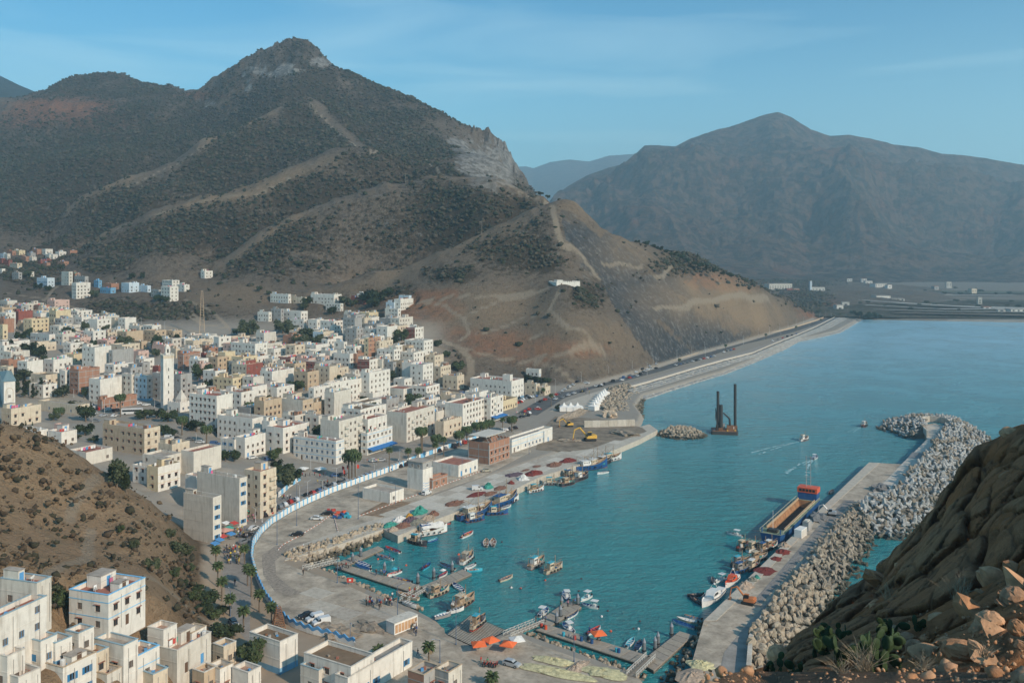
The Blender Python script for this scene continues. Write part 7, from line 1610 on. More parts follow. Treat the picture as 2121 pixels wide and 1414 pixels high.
console(c8(850,868), c8(928,805), 'white', 'blue', 'white motorboat with white canopy left of the upper pontoon arm'); console(c8(1130,995), c8(1040,925), 'white', 'blue', 'motorboat with bright blue cover below the upper pontoon arm'); console(c8(1090,735), c8(1055,665), 'blue', 'blue', 'blue motorboat with white canopy at the left of the pontoon tip'); console(c8(1275,700), c8(1190,740), 'white', 'cyan', 'white motorboat with turquoise deck right of the pontoon tip'); console(c8(1330,798), c8(1195,772), 'white', 'blue', 'long blue-decked motorboat with small canopy pointing at the pontoon', cy=-.3)
console((1682,953), (1694,941), 'white', 'blue', 'white motorboat speeding out with a broad wake behind the hopper ship'); console(c9(660,218), c9(530,190), 'white', 'grey', 'white motorboat idling alone left of the blue hopper ship'); trawler((1658,912), (1674,908), 'white', 'white', 'red', 'small white fishing boat under way in mid bay'); trawler((1786,883), (1795,879), 'dark', 'white', 'red', 'tiny dark fishing boat under way near the mole head')
TRW = [(cF(430,828),cF(755,772),'white','white','tan','large white fishing boat under white tarpaulin at the quay corner'),(cF(465,895),cF(620,935),'dark','tan','brown','small dark blue fishing boat outside the tarpaulined white one'),(cF(835,675),cF(1195,570),'blue','cream','red','big blue fishing boat with cluttered deck, nearest on the quay'),(cF(1020,705),cF(1185,672),'blue','white','brown','small blue fishing boat outside the nearest big blue one'),(cF(1175,570),cF(1460,455),'blue','cream','red','second big blue fishing boat with tan panel along the quay'),(cF(1530,398),cF(1675,368),'white','tan','orange','small cream fishing boat alone against the quay edge'),(cF(1715,330),cF(1900,322),'grey','cream','grey','grey fishing boat with net crane against the quay'),(cF(1910,345),cF(2050,318),'cream','white','brown','cream fishing boat outside the grey one with the net crane'),(c5(1330,1075),c5(1655,1030),'blue','white','red','largest blue and cream fishing boat, farthest along the quay'),(c5(1300,1050),c5(1500,985),'blue','cream','red','blue fishing boat inside the largest one, against the quay'),
 (cF(970,1120),cF(1085,1030),'white','grey','tan','white fishing boat with blue tarpaulin off the pontoon arm tip'),(cF(1785,1210),cF(1955,1140),'cream','cream','grey','right-hand cream fishing boat of the rafted pair in mid harbour'),(cF(1630,1165),cF(1780,1080),'grey','white','tan','left-hand grey fishing boat with white canopy in mid harbour'),(c7(1820,705),c7(1945,655),'cream','tan','brown','red-striped cream fishing boat below the pontoon arm'),
 (c9(625,330),c9(720,290),'dark','tan','red',''),(c9(700,345),c9(810,300),'white','cream','brown',''),(c9(790,355),c9(890,305),'dark','tan','red',''),(c9(840,330),c9(940,290),'white','tan','red',''),(c9(730,420),c9(850,390),'grey','tan','brown',''),(c9(600,455),c9(690,430),'dark','grey','red',''),(c9(700,500),c9(800,440),'dark','cream','red',''),(c9(610,510),c9(700,480),'blue','grey','grey','')]
TRW += [(c5(420,1400),c5(560,1360),'dark','cream','red',''),(c5(560,1330),c5(700,1290),'blue','white','brown',''),(c5(700,1330),c5(850,1290),'white','cream','red',''),(c5(1090,1170),c5(1210,1140),'dark','tan','brown',''),(c5(1200,1120),c5(1310,1090),'blue','cream','red',''),(c5(1120,1120),c5(1240,1080),'dark','white','grey',''),(c5(1380,1010),c5(1500,960),'dark','tan','red',''),(c5(1440,980),c5(1600,950),'white','cream','brown',''),(c5(1250,1110),c5(1340,1130),'cream','tan','brown',''),(c5(480,1390),c5(620,1380),'blue','cream','red','')]
for ti, (a, b, o_, s_, n_2, lb) in enumerate(TRW): 
    r_ = trawler(a, b, o_, s_, n_2, lb or '@'); ex, ey = qd.x, qd.y
    off = (r_.location.x-qa[0])*ey-(r_.location.y-qa[1])*ex
    far_ = 9.0 if (ti >= len(TRW)-10 and ti % 2) else 3.6
    if -6 < off < far_-.4 and r_.location.x < 60 and r_.location.x > -20 and (off < 3.2 or far_ > 4): off += 3.6-far_
    if -12 < off < 3.2 and r_.location.x < 60 and r_.location.x > -36 and not lb.startswith(('right-hand', 'left-hand', 'red-striped')): r_.location.x += ey*(3.6-off); r_.location.y -= ex*(3.6-off)
trawler(c8(150,845), c8(325,755), 'tan', 'tan', 'tan', 'old brown wooden boat ashore at the water edge left of the slipway', z=1.2, boom=False); trawler(c8(300,1050), c8(415,960), 'cream', 'tan', 'tan', 'weathered cream wooden boat propped on the slipway', z=2.4, boom=False)
# tarpaulin over the white boat
tb = [o for o in THINGS if o['label'].startswith('large white fishing boat under')][0]
b = MB(); n = 9
for i in range(n):
    for j in range(5): b.v.append((-3.5+i*1.0, -1.8+j*.9, 2.9+(.9 if j == 2 else .45 if j in (1, 3) else -.5)+random.uniform(-.2, .2)))
for i in range(n-1):
    for j in range(4): b.f.append((i*5+j, i*5+j+1, i*5+j+6, i*5+j+5)); b.m.append(0)
b.obj('tarpaulin', NET['white'], tb)
# patrol boat, rescue boat, dark inflatable
def launch(p0, p1, colh, cols_, label):
    r, L_ = boatbase(p0, p1, 'patrol_boat', label, 0, 9, 16, 'patrol boat'); W_ = L_*.3; mb = MB(); hull(mb, L_, W_, 1.2, dr=.3, sheer=.5, dep=1.1); mb.obj('hull', [BC[colh], BC[cols_], BC['dark' if colh == 'white' else 'white']], r)
    b = MB(); loftbox(b, [(-L_*.18,W_*.33,1.1,2.5),(L_*.08,W_*.33,1.1,2.7),(L_*.17,W_*.3,1.1,1.6)]); cb = b.obj('cabin', BC[cols_], r); b = MB(); loftbox(b, [(-L_*.05,W_*.335,1.75,2.35),(L_*.085,W_*.335,1.75,2.4),(L_*.13,W_*.31,1.75,1.95)]); b.obj('cabin_windows', CGL, cb)
    b = MB(); b.tube((-L_*.08,-W_*.3,2.6), (-L_*.08,-W_*.1,4), .07, n=5); b.tube((-L_*.08,W_*.3,2.6), (-L_*.08,W_*.1,4), .07, n=5); b.tube((-L_*.08,0,3.9), (-L_*.08,0,5.4), .04, n=4); b.obj('mast', BC['white'], r); MB().blob((0,0,0), .35, .35, .25, 8, 5, 0).obj('radar', BC['white'], r, (-L_*.08, 0, 4.1))
    b = MB()
    for s_ in (-1, 1): b.tube((-L_*.1, s_*W_*.46, 2.0), (L_*.38, s_*W_*.22, 2.3), .035, n=4)
    b.obj('guard_rail', STEEL, r); MB().box(-L_*.47, -L_*.3, -W_*.25, W_*.25, 1.1, 1.7).obj('engine_box', BC['white'], r); return r
launch(c9(500,665), c9(330,790), 'white', 'white', 'white patrol boat with dark windows moored to the mole'); launch(c9(625,560), c9(520,635), 'white', 'orange', 'orange rescue boat moored to the mole behind the patrol boat'); console(c9(520,560), c9(440,590), 'white', 'white', 'small white boat left of the orange rescue boat')
skiff(c9(330,770), c9(230,700), 'dark', 'dark', 'dark', 'black inflatable outside the white patrol boat', extra='cargo', maxL=8); skiff(c9(330,690), c9(215,700), 'dark', 'dark', 'dark', 'black inflatable farthest from the mole beside the patrol boat', extra='cargo', maxL=8); skiff(c9(430,600), c9(415,560), 'dark', 'grey', 'dark', 'small dark dinghy left of the small white boat', maxL=5); skiff((1716,1024),(1728,1012), 'tan', 'dark', 'grey', 'brown dinghy tied to the pale edge of the mole', maxL=6)
# hopper ship
a = Vector(P(1602, 1112, 1)); b_ = Vector(P(1678, 1040, 1)); d = b_-a; L_ = d.length+7; m_ = (a+b_)/2; sh_ = thing('hopper_ship', 'blue hopper ship with open hold and orange wheelhouse moored to the mole', 'ship', (m_.x, m_.y, 0), math.atan2(d.y, d.x)); hw_ = 4.1
mb = MB()
pts = [(-L_/2,-hw_*.8),(-L_/2,hw_*.8),(-L_/2+2,hw_),(L_/2-5,hw_),(L_/2,hw_*.5),(L_/2,-hw_*.5),(L_/2-5,-hw_),(-L_/2+2,-hw_)]; n = len(pts)
mb.v += [(x*.97, y*.85, -.5) for x, y in pts]+[(x, y, 3.0) for x, y in pts]; mb.f += [(i, i+8, (i+1)%n+8, (i+1)%n)[::1] for i in range(n)]; mb.m += [0]*n
hx0, hx1, hy = -L_/2+6, L_/2-9, hw_*.72; o = len(mb.v); mb.v += [(x, y, 3.0) for x, y in ((hx0,-hy),(hx0,hy),(hx1,hy),(hx1,-hy))]+[(x*.97, y*.8, .4) for x, y in ((hx0,-hy),(hx0,hy),(hx1,hy),(hx1,-hy))]
for q in ((8,9,o+1,o),(9,10,o+1),(10,11,o+2,o+1),(11,12,o+2),(12,13,o+3,o+2),(13,14,o+3),(14,15,o,o+3),(15,8,o)): mb.f.append(q); mb.m.append(1)
for i in range(4): j = (i+1) % 4; mb.f.append((o+i, o+j, o+4+j, o+4+i)); mb.m.append(2)
mb.f.append((o+4, o+5, o+6, o+7)); mb.m.append(3)
mb.obj('hull', [BC['blue'], M('deck_green', (.22,.25,.17), .8, .2, 1), M('hold_rust', (.34,.18,.09), .95, .3, .6), M('hold_floor', (.06,.05,.045), .95, .3)], sh_)
for s_ in (-1, 1):
    b = MB(); b.tube((-L_/2+1, s_*hw_*.93, 3.9), (L_/2-6, s_*hw_*.97, 3.9), .07, n=4)
    for k in range(14): x = -L_/2+1.5+k*(L_-8)/13; b.tube((x, s_*hw_*.95, 3.0), (x, s_*hw_*.95, 3.9), .05, n=4)
    b.obj('deck_railing', M('rail_yellowish', (.5,.47,.33), .7, .1), sh_); MB().box(hx0, hx1, s_*hy-.15, s_*hy+.15, 3.0, 3.7).obj('hold_coaming', M('coaming', (.45,.32,.2), .9, .2, 1), sh_)
b = MB(); b.box(L_/2-8, L_/2-3.5, -3.4, 3.4, 3.0, 5.6); dh = b.obj('deckhouse', BC['blue'], sh_); MB().box(L_/2-8.2, L_/2-3.3, -3.6, 3.6, 5.6, 7.4).obj('wheelhouse', BC['orange'], dh)
for k in range(5): MB().box(-.04, 0, -.45, .45, 0, .9).obj('window', CGL, dh, (L_/2-8.21, -2.4+k*1.2, 6.1))
b = MB(); b.tube((L_/2-6,.8,7.4), (L_/2-6,.8,19), .14, .08, 5); b.tube((L_/2-6,-.8,7.4), (L_/2-6,-.8,19), .14, .08, 5)
for k in range(10): b.tube((L_/2-6,.8,8+k*1.15), (L_/2-6,-.8,8+k*1.15), .06, n=4)
b.tube((L_/2-6,-1.6,11), (L_/2-6,1.6,11), .08, n=4); b.obj('signal_mast', WM['grey'], sh_); MB().tube((-L_/2+3,0,3), (-L_/2+3,0,10), .08, .05, 5).obj('fore_mast', BC['white'], sh_)
for s_ in (-1, 1): MB().tube((-L_/2+.8, s_*3, 3), (-L_/2+.8, s_*3, 4.6), .2, n=6).obj('bollard', BC['blue'], sh_)
MB().box(-L_/2+1.6, -L_/2+4, -1.6, 1.6, 3.0, 4.0).obj('winch', DSTEEL, sh_)
# dredging barge with spuds
a = Vector(P(1505, 896, 1)); bg_ = thing('dredging_barge', 'black dredging barge with tall vertical spuds anchored in the bay', 'barge', (a.x, a.y+5, 0), math.radians(-12)); mb = MB(); loftbox(mb, [(-6.8,5.5,.2,1.5),(-6.2,6,-.4,1.6),(6.2,6,-.4,1.6),(6.8,5.5,.2,1.5)]); mb.obj('pontoon_hull', DSTEEL, bg_); MB().box(-6, 6, -5.2, 5.2, 1.6, 1.72).obj('deck', RUST, bg_)
for x, y, h, r_ in ((5.6,4.5,25,.75),(-3.2,4.2,21,.75),(-1.8,-2.5,15,1.0)): MB().tube((x,y,-2), (x,y,h), r_, n=10).obj('spud', DSTEEL, bg_); MB().box(x-1.1, x+1.1, y-1.1, y+1.1, 1.72, 3.2).obj('spud_collar', RUST, bg_)
b = MB(); b.tube((-3.6,-3.5,1.7), (-4.4,-1,13), .35, .2, 6); b.tube((-4.4,-1,13), (-4.6,-3.6,7), .2, .15, 6); b.obj('pile_leader', DSTEEL, bg_); b = MB(); b.tube((3,0,3), (2.6,0,7.5), .6, .5, 7); b.tube((2.6,0,7.5), (-.6,0,10.5), .5, .35, 7); b.obj('crane_boom', DSTEEL, bg_); MB().box(1.2, 4.6, -1.8, 1.8, 1.72, 4.0).obj('crane_house', RUST, bg_); MB().box(-2.2, .4, .2, 3.4, 1.72, 4.4).obj('cabin', WM['grey'], bg_)
for k in range(16): MB().box(-.4, .4, -.3, .3, 0, random.uniform(.3, 1.2)).obj('deck_box', random.choice([RUST, WM['grey'], BC['tan'], BC['blue'], WHITE, YEL]), bg_, (random.uniform(-5.5, 5.5), random.uniform(-4.8, 4.5), 1.72), random.uniform(0, 3))
# wakes
FOAM = M('foam', (.36,.52,.54), .6, .15, .6)
for pts, w0, w1, l in [([(1683,952),(1665,962),(1648,984)], .8, 5, 'broad white wake behind the speeding motorboat'), ([(1656,914),(1620,922),(1560,940)], .3, 2.4, 'faint wake trailing the small white fishing boat'), ([(1785,884),(1760,895)], .2, 1.4, 'faint wake trailing the tiny dark boat')]:
    p = resamp([P(a, b, 0)[:2] for a, b in pts], 26); d = np.gradient(p, axis=0); d /= np.hypot(*d.T)[:,None]; nn = np.stack([-d[:,1], d[:,0]], -1); mb = MB()
    for i in range(25):
        for s_ in (-1, 1):
            if random.random() < .3*i/12: continue
            w_ = w0+(w1-w0)*i/25; q = lambda k, e: (*(p[k]+nn[k]*s_*w_*e*random.uniform(.8, 1.2)), .05); mb.add([q(i,.75), q(i+1,.75), q(i+1,1.1), q(i,1.1)], [(0,1,2,3)] if s_ < 0 else [(3,2,1,0)])
            if i < 9: mb.add([q(i,0), q(i+1,0), q(i+1,.5-.05*i), q(i,.5-.05*i)], [(0,1,2,3)] if s_ < 0 else [(3,2,1,0)])
    o = mb.obj('wake', FOAM); o['kind'] = 'structure'
# buoys
for i, (x, y) in enumerate([(1365,908),(1450,1350),(1548,1362),(1785,1280),(500,985),(155,1075),(945,1028),(430,1135)]):
    X, Y, Z = P(*cF(x, y), 0); o = MB().blob((0,0,.1), .35, .35, .35, 8, 5, 0).obj('buoy', random.choice([BC['white'], BC['dark'], BC['orange']]), None, (X, Y, 0)); o['px'], o['py'] = cF(x, y); tag(o, 'small mooring buoy floating @', 'buoy')
for i, (x, y) in enumerate([(625,640),(700,652),(900,580),(1195,568),(1360,875),(1410,830),(1435,995),(1620,975),(1660,975),(1175,668),(195,372),(1670,915)]):
    X, Y, Z = P(*c8(x, y), 0); o = MB().blob((0,0,.1), .33, .33, .33, 8, 5, 0).obj('buoy', [BC['white'], BC['dark'], BC['orange'], BC['dark']][i % 4], None, (X, Y, 0)); o['px'], o['py'] = c8(x, y); tag(o, f"small {['white', 'dark', 'orange', 'dark'][i % 4]} mooring buoy floating @", 'buoy')
# ---------------- nets and tarpaulins on the quays ----------------
def heap(pt, rx, ry, h, m_, label, z=2.53, ang=.97):
    X, Y, Z = P(*pt, z); seg = 16; rings = 6; b = MB()
    for i in range(rings):
        q = i/(rings-1)
        for k in range(seg): a = 6.2832*k/seg; j = 1+random.uniform(-.22, .22)*q; b.v.append((rx*.82*q*j*math.cos(a), ry*q*j*math.sin(a), max(.02, h*(1-q**1.7)*random.uniform(.6, 1.25))))
    for i in range(rings-1):
        for k in range(seg): b.f.append((i*seg+k, (i+1)*seg+k, (i+1)*seg+(k+1)%seg, i*seg+(k+1)%seg)); b.m.append(0)
    o = b.obj('net_heap' if 'tarp' not in m_ else 'tarpaulin', NET[m_.replace('tarp_', '')], None, (X, Y, z), ang); return tag(o, label, 'fishing net' if 'tarp' not in m_ else 'tarpaulin')
for pt, rx, ry, h, m_, l in [(cF(560,620),5,2.4,2.2,'tarp_green','green tarpaulin over the far end of the big net pile'),(cF(460,665),2.4,1.4,1.3,'orange','orange net heap between green and white tarpaulins'),(cF(365,690),4.2,1.8,1.3,'tarp_white','white tarpaulin on the near end of the big net pile'),(cF(470,700),4.5,2.2,1.5,'purple','purple-grey net heap in the middle of the big pile'),(cF(400,750),4.5,2.2,1.2,'brown','brown net heap on the near quay corner'),(cF(540,720),4.2,2.4,1.4,'grey','grey net heap at the quay edge of the big pile'),(cF(270,745),4.0,2.0,1.2,'green','dull green net heap at the left end of the pile'),(cF(640,680),4.5,2.0,1.3,'tan','tan net heap near the quay bollards'),(cF(700,640),3,1.8,1.4,'brown','brown net heap at the right end of the big pile'),(cF(300,790),3,1.6,1.1,'tan','tan net heap right above the rock bank'),
 (cF(900,530),6.5,2.8,.9,'brown','brown net spread beside the first big blue boat'),(cF(1120,440),7,2.4,.6,'red','dark red net spread below the white quay van'),(cF(1250,435),5,2,.8,'brown','brown net heap next to the green tarpaulin'),(cF(1235,375),3,1.8,2.0,'tarp_green','green tarpaulin heap beside the white quay van'),(cF(1350,380),4.5,2.2,.8,'brown','brown net heap right of the green tarpaulin heap'),(cF(1480,250),6,3,.6,'purple','flat purple net spread on the open quay'),(cF(1670,240),6.5,3.2,1.4,'red','dark red net hanging from the grey boat crane'),(cF(1455,335),1.8,1.4,1.2,'red','small red net heap beside the white tarp'),(cF(1575,295),3.2,2.2,2.0,'tarp_white','white tarpaulin heap near the small cream boat'),(cF(1700,168),3,1.6,.4,'brown','small flat brown net near the quay road'),(cF(1595,205),3.6,1.3,.3,'brown','thin brown net strip on the open quay'),(c5(1210,1030),6,3,1.0,'brown','brown net heap behind the grey net-crane boat'),(c5(1320,1000),6,3,1.3,'red','big dark red net heap beside the largest blue boat'),
 (c9(985,350),3.6,2.4,.8,'red','red net heap on the mole nearest the container'),(c9(930,405),2.8,1.8,.6,'red','small red net heap in the middle of the mole nets'),(c9(840,500),4.6,3.2,.5,'red','widest red net spread on the mole'),(c9(1000,300),2.6,2.0,1.2,'tan','tan net heap by the container on the mole'),(c9(680,630),4.0,2.2,1.4,'tan','tan net heap behind the orange excavator'),(c9(775,560),1.4,1.0,.9,'green','bright green net bundle on the mole'),(c9(740,580),2,1.6,1.0,'grey','grey net heap beside the green bundle'),
 (c8(1010,1330),12,2.2,.7,'yellow','long yellow net heap lying nearest the silver saloon'),(c8(980,1235),7,1.8,.7,'yellow','upper yellow net strip near the basin rocks'),(c8(1380,1330),7,2.6,.7,'yellow','right-hand yellow net heap before the rubble shore'),(c8(1150,1290),6,1.6,.7,'tan','tan net strip between the yellow ones'),(c9(320,1270),4,2.6,1.0,'yellow','pale yellow tarp-like net on the rubble bank'),(c9(250,1360),5,3,.8,'tan','tan net heap at the bottom edge beside the rubble bank')]: heap(pt, rx, ry, h, m_, l, ang=.97 if 'yellow' not in m_ else -.45)
for i, (x, y) in enumerate([(1250,150),(1290,170),(1320,185),(1350,200),(1230,165),(1270,190),(1300,210),(1380,205),(1210,150),(1335,165),(1260,205),(1360,180)]):
    X, Y, Z = P(*cx(4, x-30, y+1020), 2.52); c_ = ['red','orange','blue','cyan'][i % 4]; o = MB().box(-.7, .7, -.45, .45, 0, .8).box(-.55, .55, -.5, .5, .3, .5).obj('fish_crate', BC[c_], None, (X, Y, Z), random.uniform(0, 3)); o['px'], o['py'] = cx(4, x-30, y+1020); tag(o, f"{c_} fish crate in the heap beside the dark car", 'crate')
for i, (x, y, c_) in enumerate([(1195,1070,'blue'),(1280,1090,'blue'),(1250,1065,'dark'),(1050,1030,'cyan'),(1100,1045,'grey'),(1140,1060,'red'),(1500,1165,'blue'),(1480,1160,'cyan'),(870,960,'red'),(905,975,'orange')]):
    X, Y, Z = P(*c8(x, y), .76); o = MB().tube((0,0,0), (0,0,.95), .38, n=9).tube((0,0,.3), (0,0,.38), .41, n=9).obj('drum', BC[c_], None, (X, Y, Z)); o['px'], o['py'] = c8(x, y); tag(o, f'{c_} drum standing on the long pontoon', 'drum')
# motorcycles
def moto():
    r = mk('motorcycle', None)
    for x in (-.62, .62): MB().tube((0,-.05,0), (0,.05,0), .3, n=10).obj('wheel', BLACK, r, (x, 0, .3))
    b = MB(); b.tube((-.62,0,.3), (.1,0,.55), .05, n=5); b.tube((.62,0,.3), (.4,0,.95), .04, n=5); b.blob((.08,0,.68), .26, .13, .14, 7, 4, 0); b.tube((.38,-.3,1.0), (.38,.3,1.0), .03, n=5); b.obj('frame', REDP, r); MB().box(-.5, 0, -.12, .12, .72, .82).obj('seat', BLACK, r); return r
mo = moto(); first = True
for i, (x, y) in enumerate([(400,1270),(425,1275),(450,1272),(470,1278),(490,1280),(505,1275),(150,1440),(180,1445)][:6]):
    m_ = mo if first else copy_tree(mo); first = False; X, Y, Z = P(*c8(x, y), 2.5); m_.location = (X, Y, Z); m_.rotation_euler = (0, 0, random.uniform(.8, 1.4)); m_['px'], m_['py'] = c8(x, y)
    if m_ not in THINGS: THINGS.append(m_)
    m_['label'] = 'parked motorcycle beside the silver saloon, near two standing people'; m_['category'] = 'motorcycle'; m_['group'] = 'motorcycles beside the silver saloon'
# ---------------- near cliff on the right and the ledge below the viewer ----------------
CK = [(2121,878,72),(2085,890,74),(2070,905,75),(2020,925,78),(2000,958,80),(1985,985,81),(1962,1010,83),(1950,1040,84),(1925,1068,85),(1900,1100,86),(1870,1122,87),(1845,1150,88),(1830,1175,88),(1800,1195,86),(1760,1215,84),(1730,1245,82),(1700,1272,80),(1672,1300,76),(1660,1330,70),(1630,1355,62),(1600,1375,52),(1560,1388,34),(1520,1392,28),(1480,1408,25),(1440,1430,23),(2300,800,66),(2450,760,64),
 (2121,1000,60),(2050,1000,66),(2000,1060,66),(1950,1110,70),(2121,1100,50),(2040,1120,56),(1900,1180,66),(1830,1230,66),(1960,1200,54),(2050,1200,46),(2121,1200,40),(1760,1290,60),(1850,1280,50),(1940,1290,42),(2050,1290,34),(2121,1290,30),(1700,1330,52),(1780,1345,40),(1880,1345,36),(1990,1350,29),(2121,1350,26),(1640,1385,34),(1740,1392,28),(1860,1392,26),(2000,1392,24.5),(2121,1392,23),(1500,1450,21.5),(1700,1450,21),(2000,1450,20.5),(2121,1450,20),(2400,1450,19),(2400,1200,34),(2400,1000,48),(1440,1500,19),(2000,1520,17),(2400,1520,16)]
CK = np.array(CK, float); q = CK[:, :2]/300; n_ = len(q); rr_ = np.hypot(q[:,None,0]-q[None,:,0], q[:,None,1]-q[None,:,1]); A = np.zeros((n_+3, n_+3)); A[:n_, :n_] = rr_+np.eye(n_)*0; A[:n_, n_] = 1; A[:n_, n_+1:] = q; A[n_, :n_] = 1; A[n_+1:, :n_] = q.T; Wc = np.linalg.solve(A, np.r_[np.log(CK[:,2]), 0, 0, 0])
sil = np.array([(1400,1440),(1440,1428),(1480,1408),(1520,1392),(1560,1387),(1600,1374),(1640,1352),(1672,1300),(1700,1270),(1730,1243),(1760,1213),(1800,1193),(1828,1178),(1835,1155),(1850,1146),(1870,1120),(1900,1098),(1922,1068),(1948,1040),(1957,1012),(1985,983),(1998,955),(2018,925),(2068,905),(2084,890),(2121,878),(2300,800),(2450,760)], float)
cu = np.arange(1400, 2450, 2.4); top_ = np.interp(cu, sil[:,0], sil[:,1])+2.5*(fbm(cu, cu*0, 34, 4, 3, .6)); R_ = 330; tt = np.linspace(0, 1, R_)
U_ = np.repeat(cu[None], R_, 0); V_ = top_[None]+(1560-top_[None])*tt[:,None]
def cky(U, V):
    x = U.ravel()/300; y = V.ravel()/300; s = Wc[n_]+Wc[n_+1]*x+Wc[n_+2]*y
    for j in range(n_): s += Wc[j]*np.hypot(x-q[j,0], y-q[j,1])
    return np.exp(s.reshape(U.shape))
Yc = cky(U_, V_); Xc = (U_-CX)*Yc/F; Zc = H-(V_-YH)*Yc/F
edge = sst(tt, 0, .03)[:,None]; rk = fbm(Xc+Zc*.6, Yc-Zc*.4, 9, 6, 41, .58, True); rk2 = fbm(Xc*1.1-Zc, Yc+Zc*.7, 3.0, 5, 47, .6, True)
def worley(x, y, s, seed):
    x = x/s; y = y/s; xi = np.floor(x).astype(int); yi = np.floor(y).astype(int); d1 = np.full(x.shape, 9.); d2 = np.full(x.shape, 9.); idv = np.zeros(x.shape)
    for a in (-1,0,1):
        for b in (-1,0,1):
            cxx = xi+a; cyy = yi+b; hx = vnoise(cxx*1.0+.0, cyy*1.0, seed); hy = vnoise(cxx*1.0, cyy*1.0, seed+7); d = np.hypot(cxx+hx-x, cyy+hy-y); m = d < d1; d2 = np.where(m, d1, np.minimum(d2, d)); idv = np.where(m, vnoise(cxx*1.0, cyy*1.0, seed+13), idv); d1 = np.where(m, d, d1)
    return d1, d2-d1, idv
near = sst(V_, 1372, 1392)
def worley3(p, s, seed):
    p = p/s; pi = np.floor(p).astype(int); sh3 = p.shape[:-1]; d1 = np.full(sh3, 9.); d2 = np.full(sh3, 9.); idv = np.zeros(sh3)
    def hs(c, k): n = (c[...,0]*73856093 ^ c[...,1]*19349663 ^ c[...,2]*83492791 ^ ((seed*31+k)*2654435)) & 0xffffffff; n = ((n ^ (n >> 13))*1274126177) & 0xffffffff; return ((n ^ (n >> 16)) & 0xffff)/65535.
    for a in (-1,0,1):
        for b in (-1,0,1):
            for e in (-1,0,1):
                c_ = pi+np.array([a, b, e]); f = c_+np.stack([hs(c_, 1), hs(c_, 2), hs(c_, 3)], -1); d = np.sqrt(((f-p)**2).sum(-1)); m = d < d1; d2 = np.where(m, d1, np.minimum(d2, d)); idv = np.where(m, hs(c_, 5), idv); d1 = np.where(m, d, d1)
    return d1, d2-d1, idv
P0 = np.stack([Xc, Yc*.8, Zc*1.25], -1); P0 = P0+np.stack([fbm(Yc, Zc, 6, 3, 61), fbm(Xc, Zc, 6, 3, 62), fbm(Xc+Yc, Zc-Yc, 7, 3, 51)], -1)*1.3
D1, e1, i1 = worley3(P0, 7.5, 5); D2, e2, i2 = worley3(P0, 2.8, 9); _, e3, i3 = worley3(P0, .9, 14)
dm = lambda d, r: np.sqrt(np.clip(1-(d/r)**2, 0, 1))
amp = rk*.6+(i1-.5)*2.4+dm(D1, .95)*3.4+sst(e1, 0, .12)*.8+(i2-.5)*.7+dm(D2, .95)*1.1+sst(e2, 0, .1)*.3+(i3-.5)*.1+sst(e3, 0, .3)*.06
amp = amp*(1-near*.96)*edge*np.clip(Yc/50, .4, 1)
dirv = np.array([-.42, -.62, .42]); Xc = Xc+amp*dirv[0]; Yc = Yc+amp*dirv[1]; Zc = Zc+(amp-3.0*edge*(1-near))*dirv[2]
rcol = np.stack([i1*.6+i2*.4, 1-sst(e1, 0, .12)*sst(e2, 0, .1), near, i1*0+1], -1)
# the hidden far side falls away to the sea
bk = [(1.0, 0), (1.16, 14), (1.3, 45), (1.35, 100)]; Xb = np.stack([Xc[0]*f for f, _ in bk[:0:-1]]); Yb = np.stack([Yc[0]*f for f, _ in bk[:0:-1]]); Zb = np.stack([Zc[0]-dz for _, dz in bk[:0:-1]])
Xc = np.vstack([Xb, Xc]); Yc = np.vstack([Yb, Yc]); Zc = np.vstack([Zb, Zc]); rcol = np.vstack([rcol[:3]*0+.5, rcol])
cm = bpy.data.materials.new('cliff_rock'); cm.use_nodes = True; N = cm.node_tree; L = N.links.new; bs = N.nodes['Principled BSDF']; bs.inputs['Roughness'].default_value = .95; bs.inputs['Specular IOR Level'].default_value = .1; geo = nd('ShaderNodeNewGeometry')
c = mixc((.52,.235,.115), (.74,.38,.195), noise(.25, 9)); c = mixc(c, (.44,.21,.10), ramp(noise(.11, 7), .52, .64, 0., .85)); c = mixc(c, (.28,.135,.075), ramp(noise(1.1, 9), .52, .66, 0., .8))
mw = nd('ShaderNodeMapping'); mw.inputs['Scale'].default_value = (1.1, 1.1, .13); L(geo.outputs['Position'], mw.inputs[0]); c = mixc(c, (.50,.42,.34), mul(ramp(noise(2.0, 8, mw.outputs[0]), .54, .68, 0., .75), ramp(noise(.12, 5), .52, .6)))
c = mixc(c, mixc((.24,.155,.10), (.36,.25,.17), noise(3, 9)), ramp(nd('ShaderNodeSeparateXYZ').outputs[1], 9, 10)) if False else c
vc = nd('ShaderNodeVertexColor', layer_name='rock'); sv = nd('ShaderNodeSeparateColor'); L(vc.outputs[0], sv.inputs[0])
c = mixc(c, (.72,.42,.235), ramp(sv.outputs[0], .45, .8, 0., .55)); c = mixc(c, (.64,.25,.09), ramp(sv.outputs[0], .42, .2, 0., .6)); c = mixc(c, (.11,.065,.042), mul(sv.outputs[1], .45)); c = mixc(c, mixc((.25,.16,.105), (.42,.29,.20), noise(2.5, 9)), sv.outputs[2])
L(c, bs.inputs['Base Color']); b1 = nd('ShaderNodeBump'); b1.inputs['Strength'].default_value = .9; b1.inputs['Distance'].default_value = .35; L(noise(1.6, 10), b1.inputs['Height']); b2 = nd('ShaderNodeBump'); b2.inputs['Strength'].default_value = .8; b2.inputs['Distance'].default_value = 1.4; L(noise(.4, 8), b2.inputs['Height']); L(b2.outputs[0], b1.inputs['Normal']); L(b1.outputs[0], bs.inputs['Normal'])
cme = grid_mesh('cliff', Xc, Yc, Zc, cm, flip=True); setcol(cme, 'rock', rcol); struct(mk('cliff', cme))
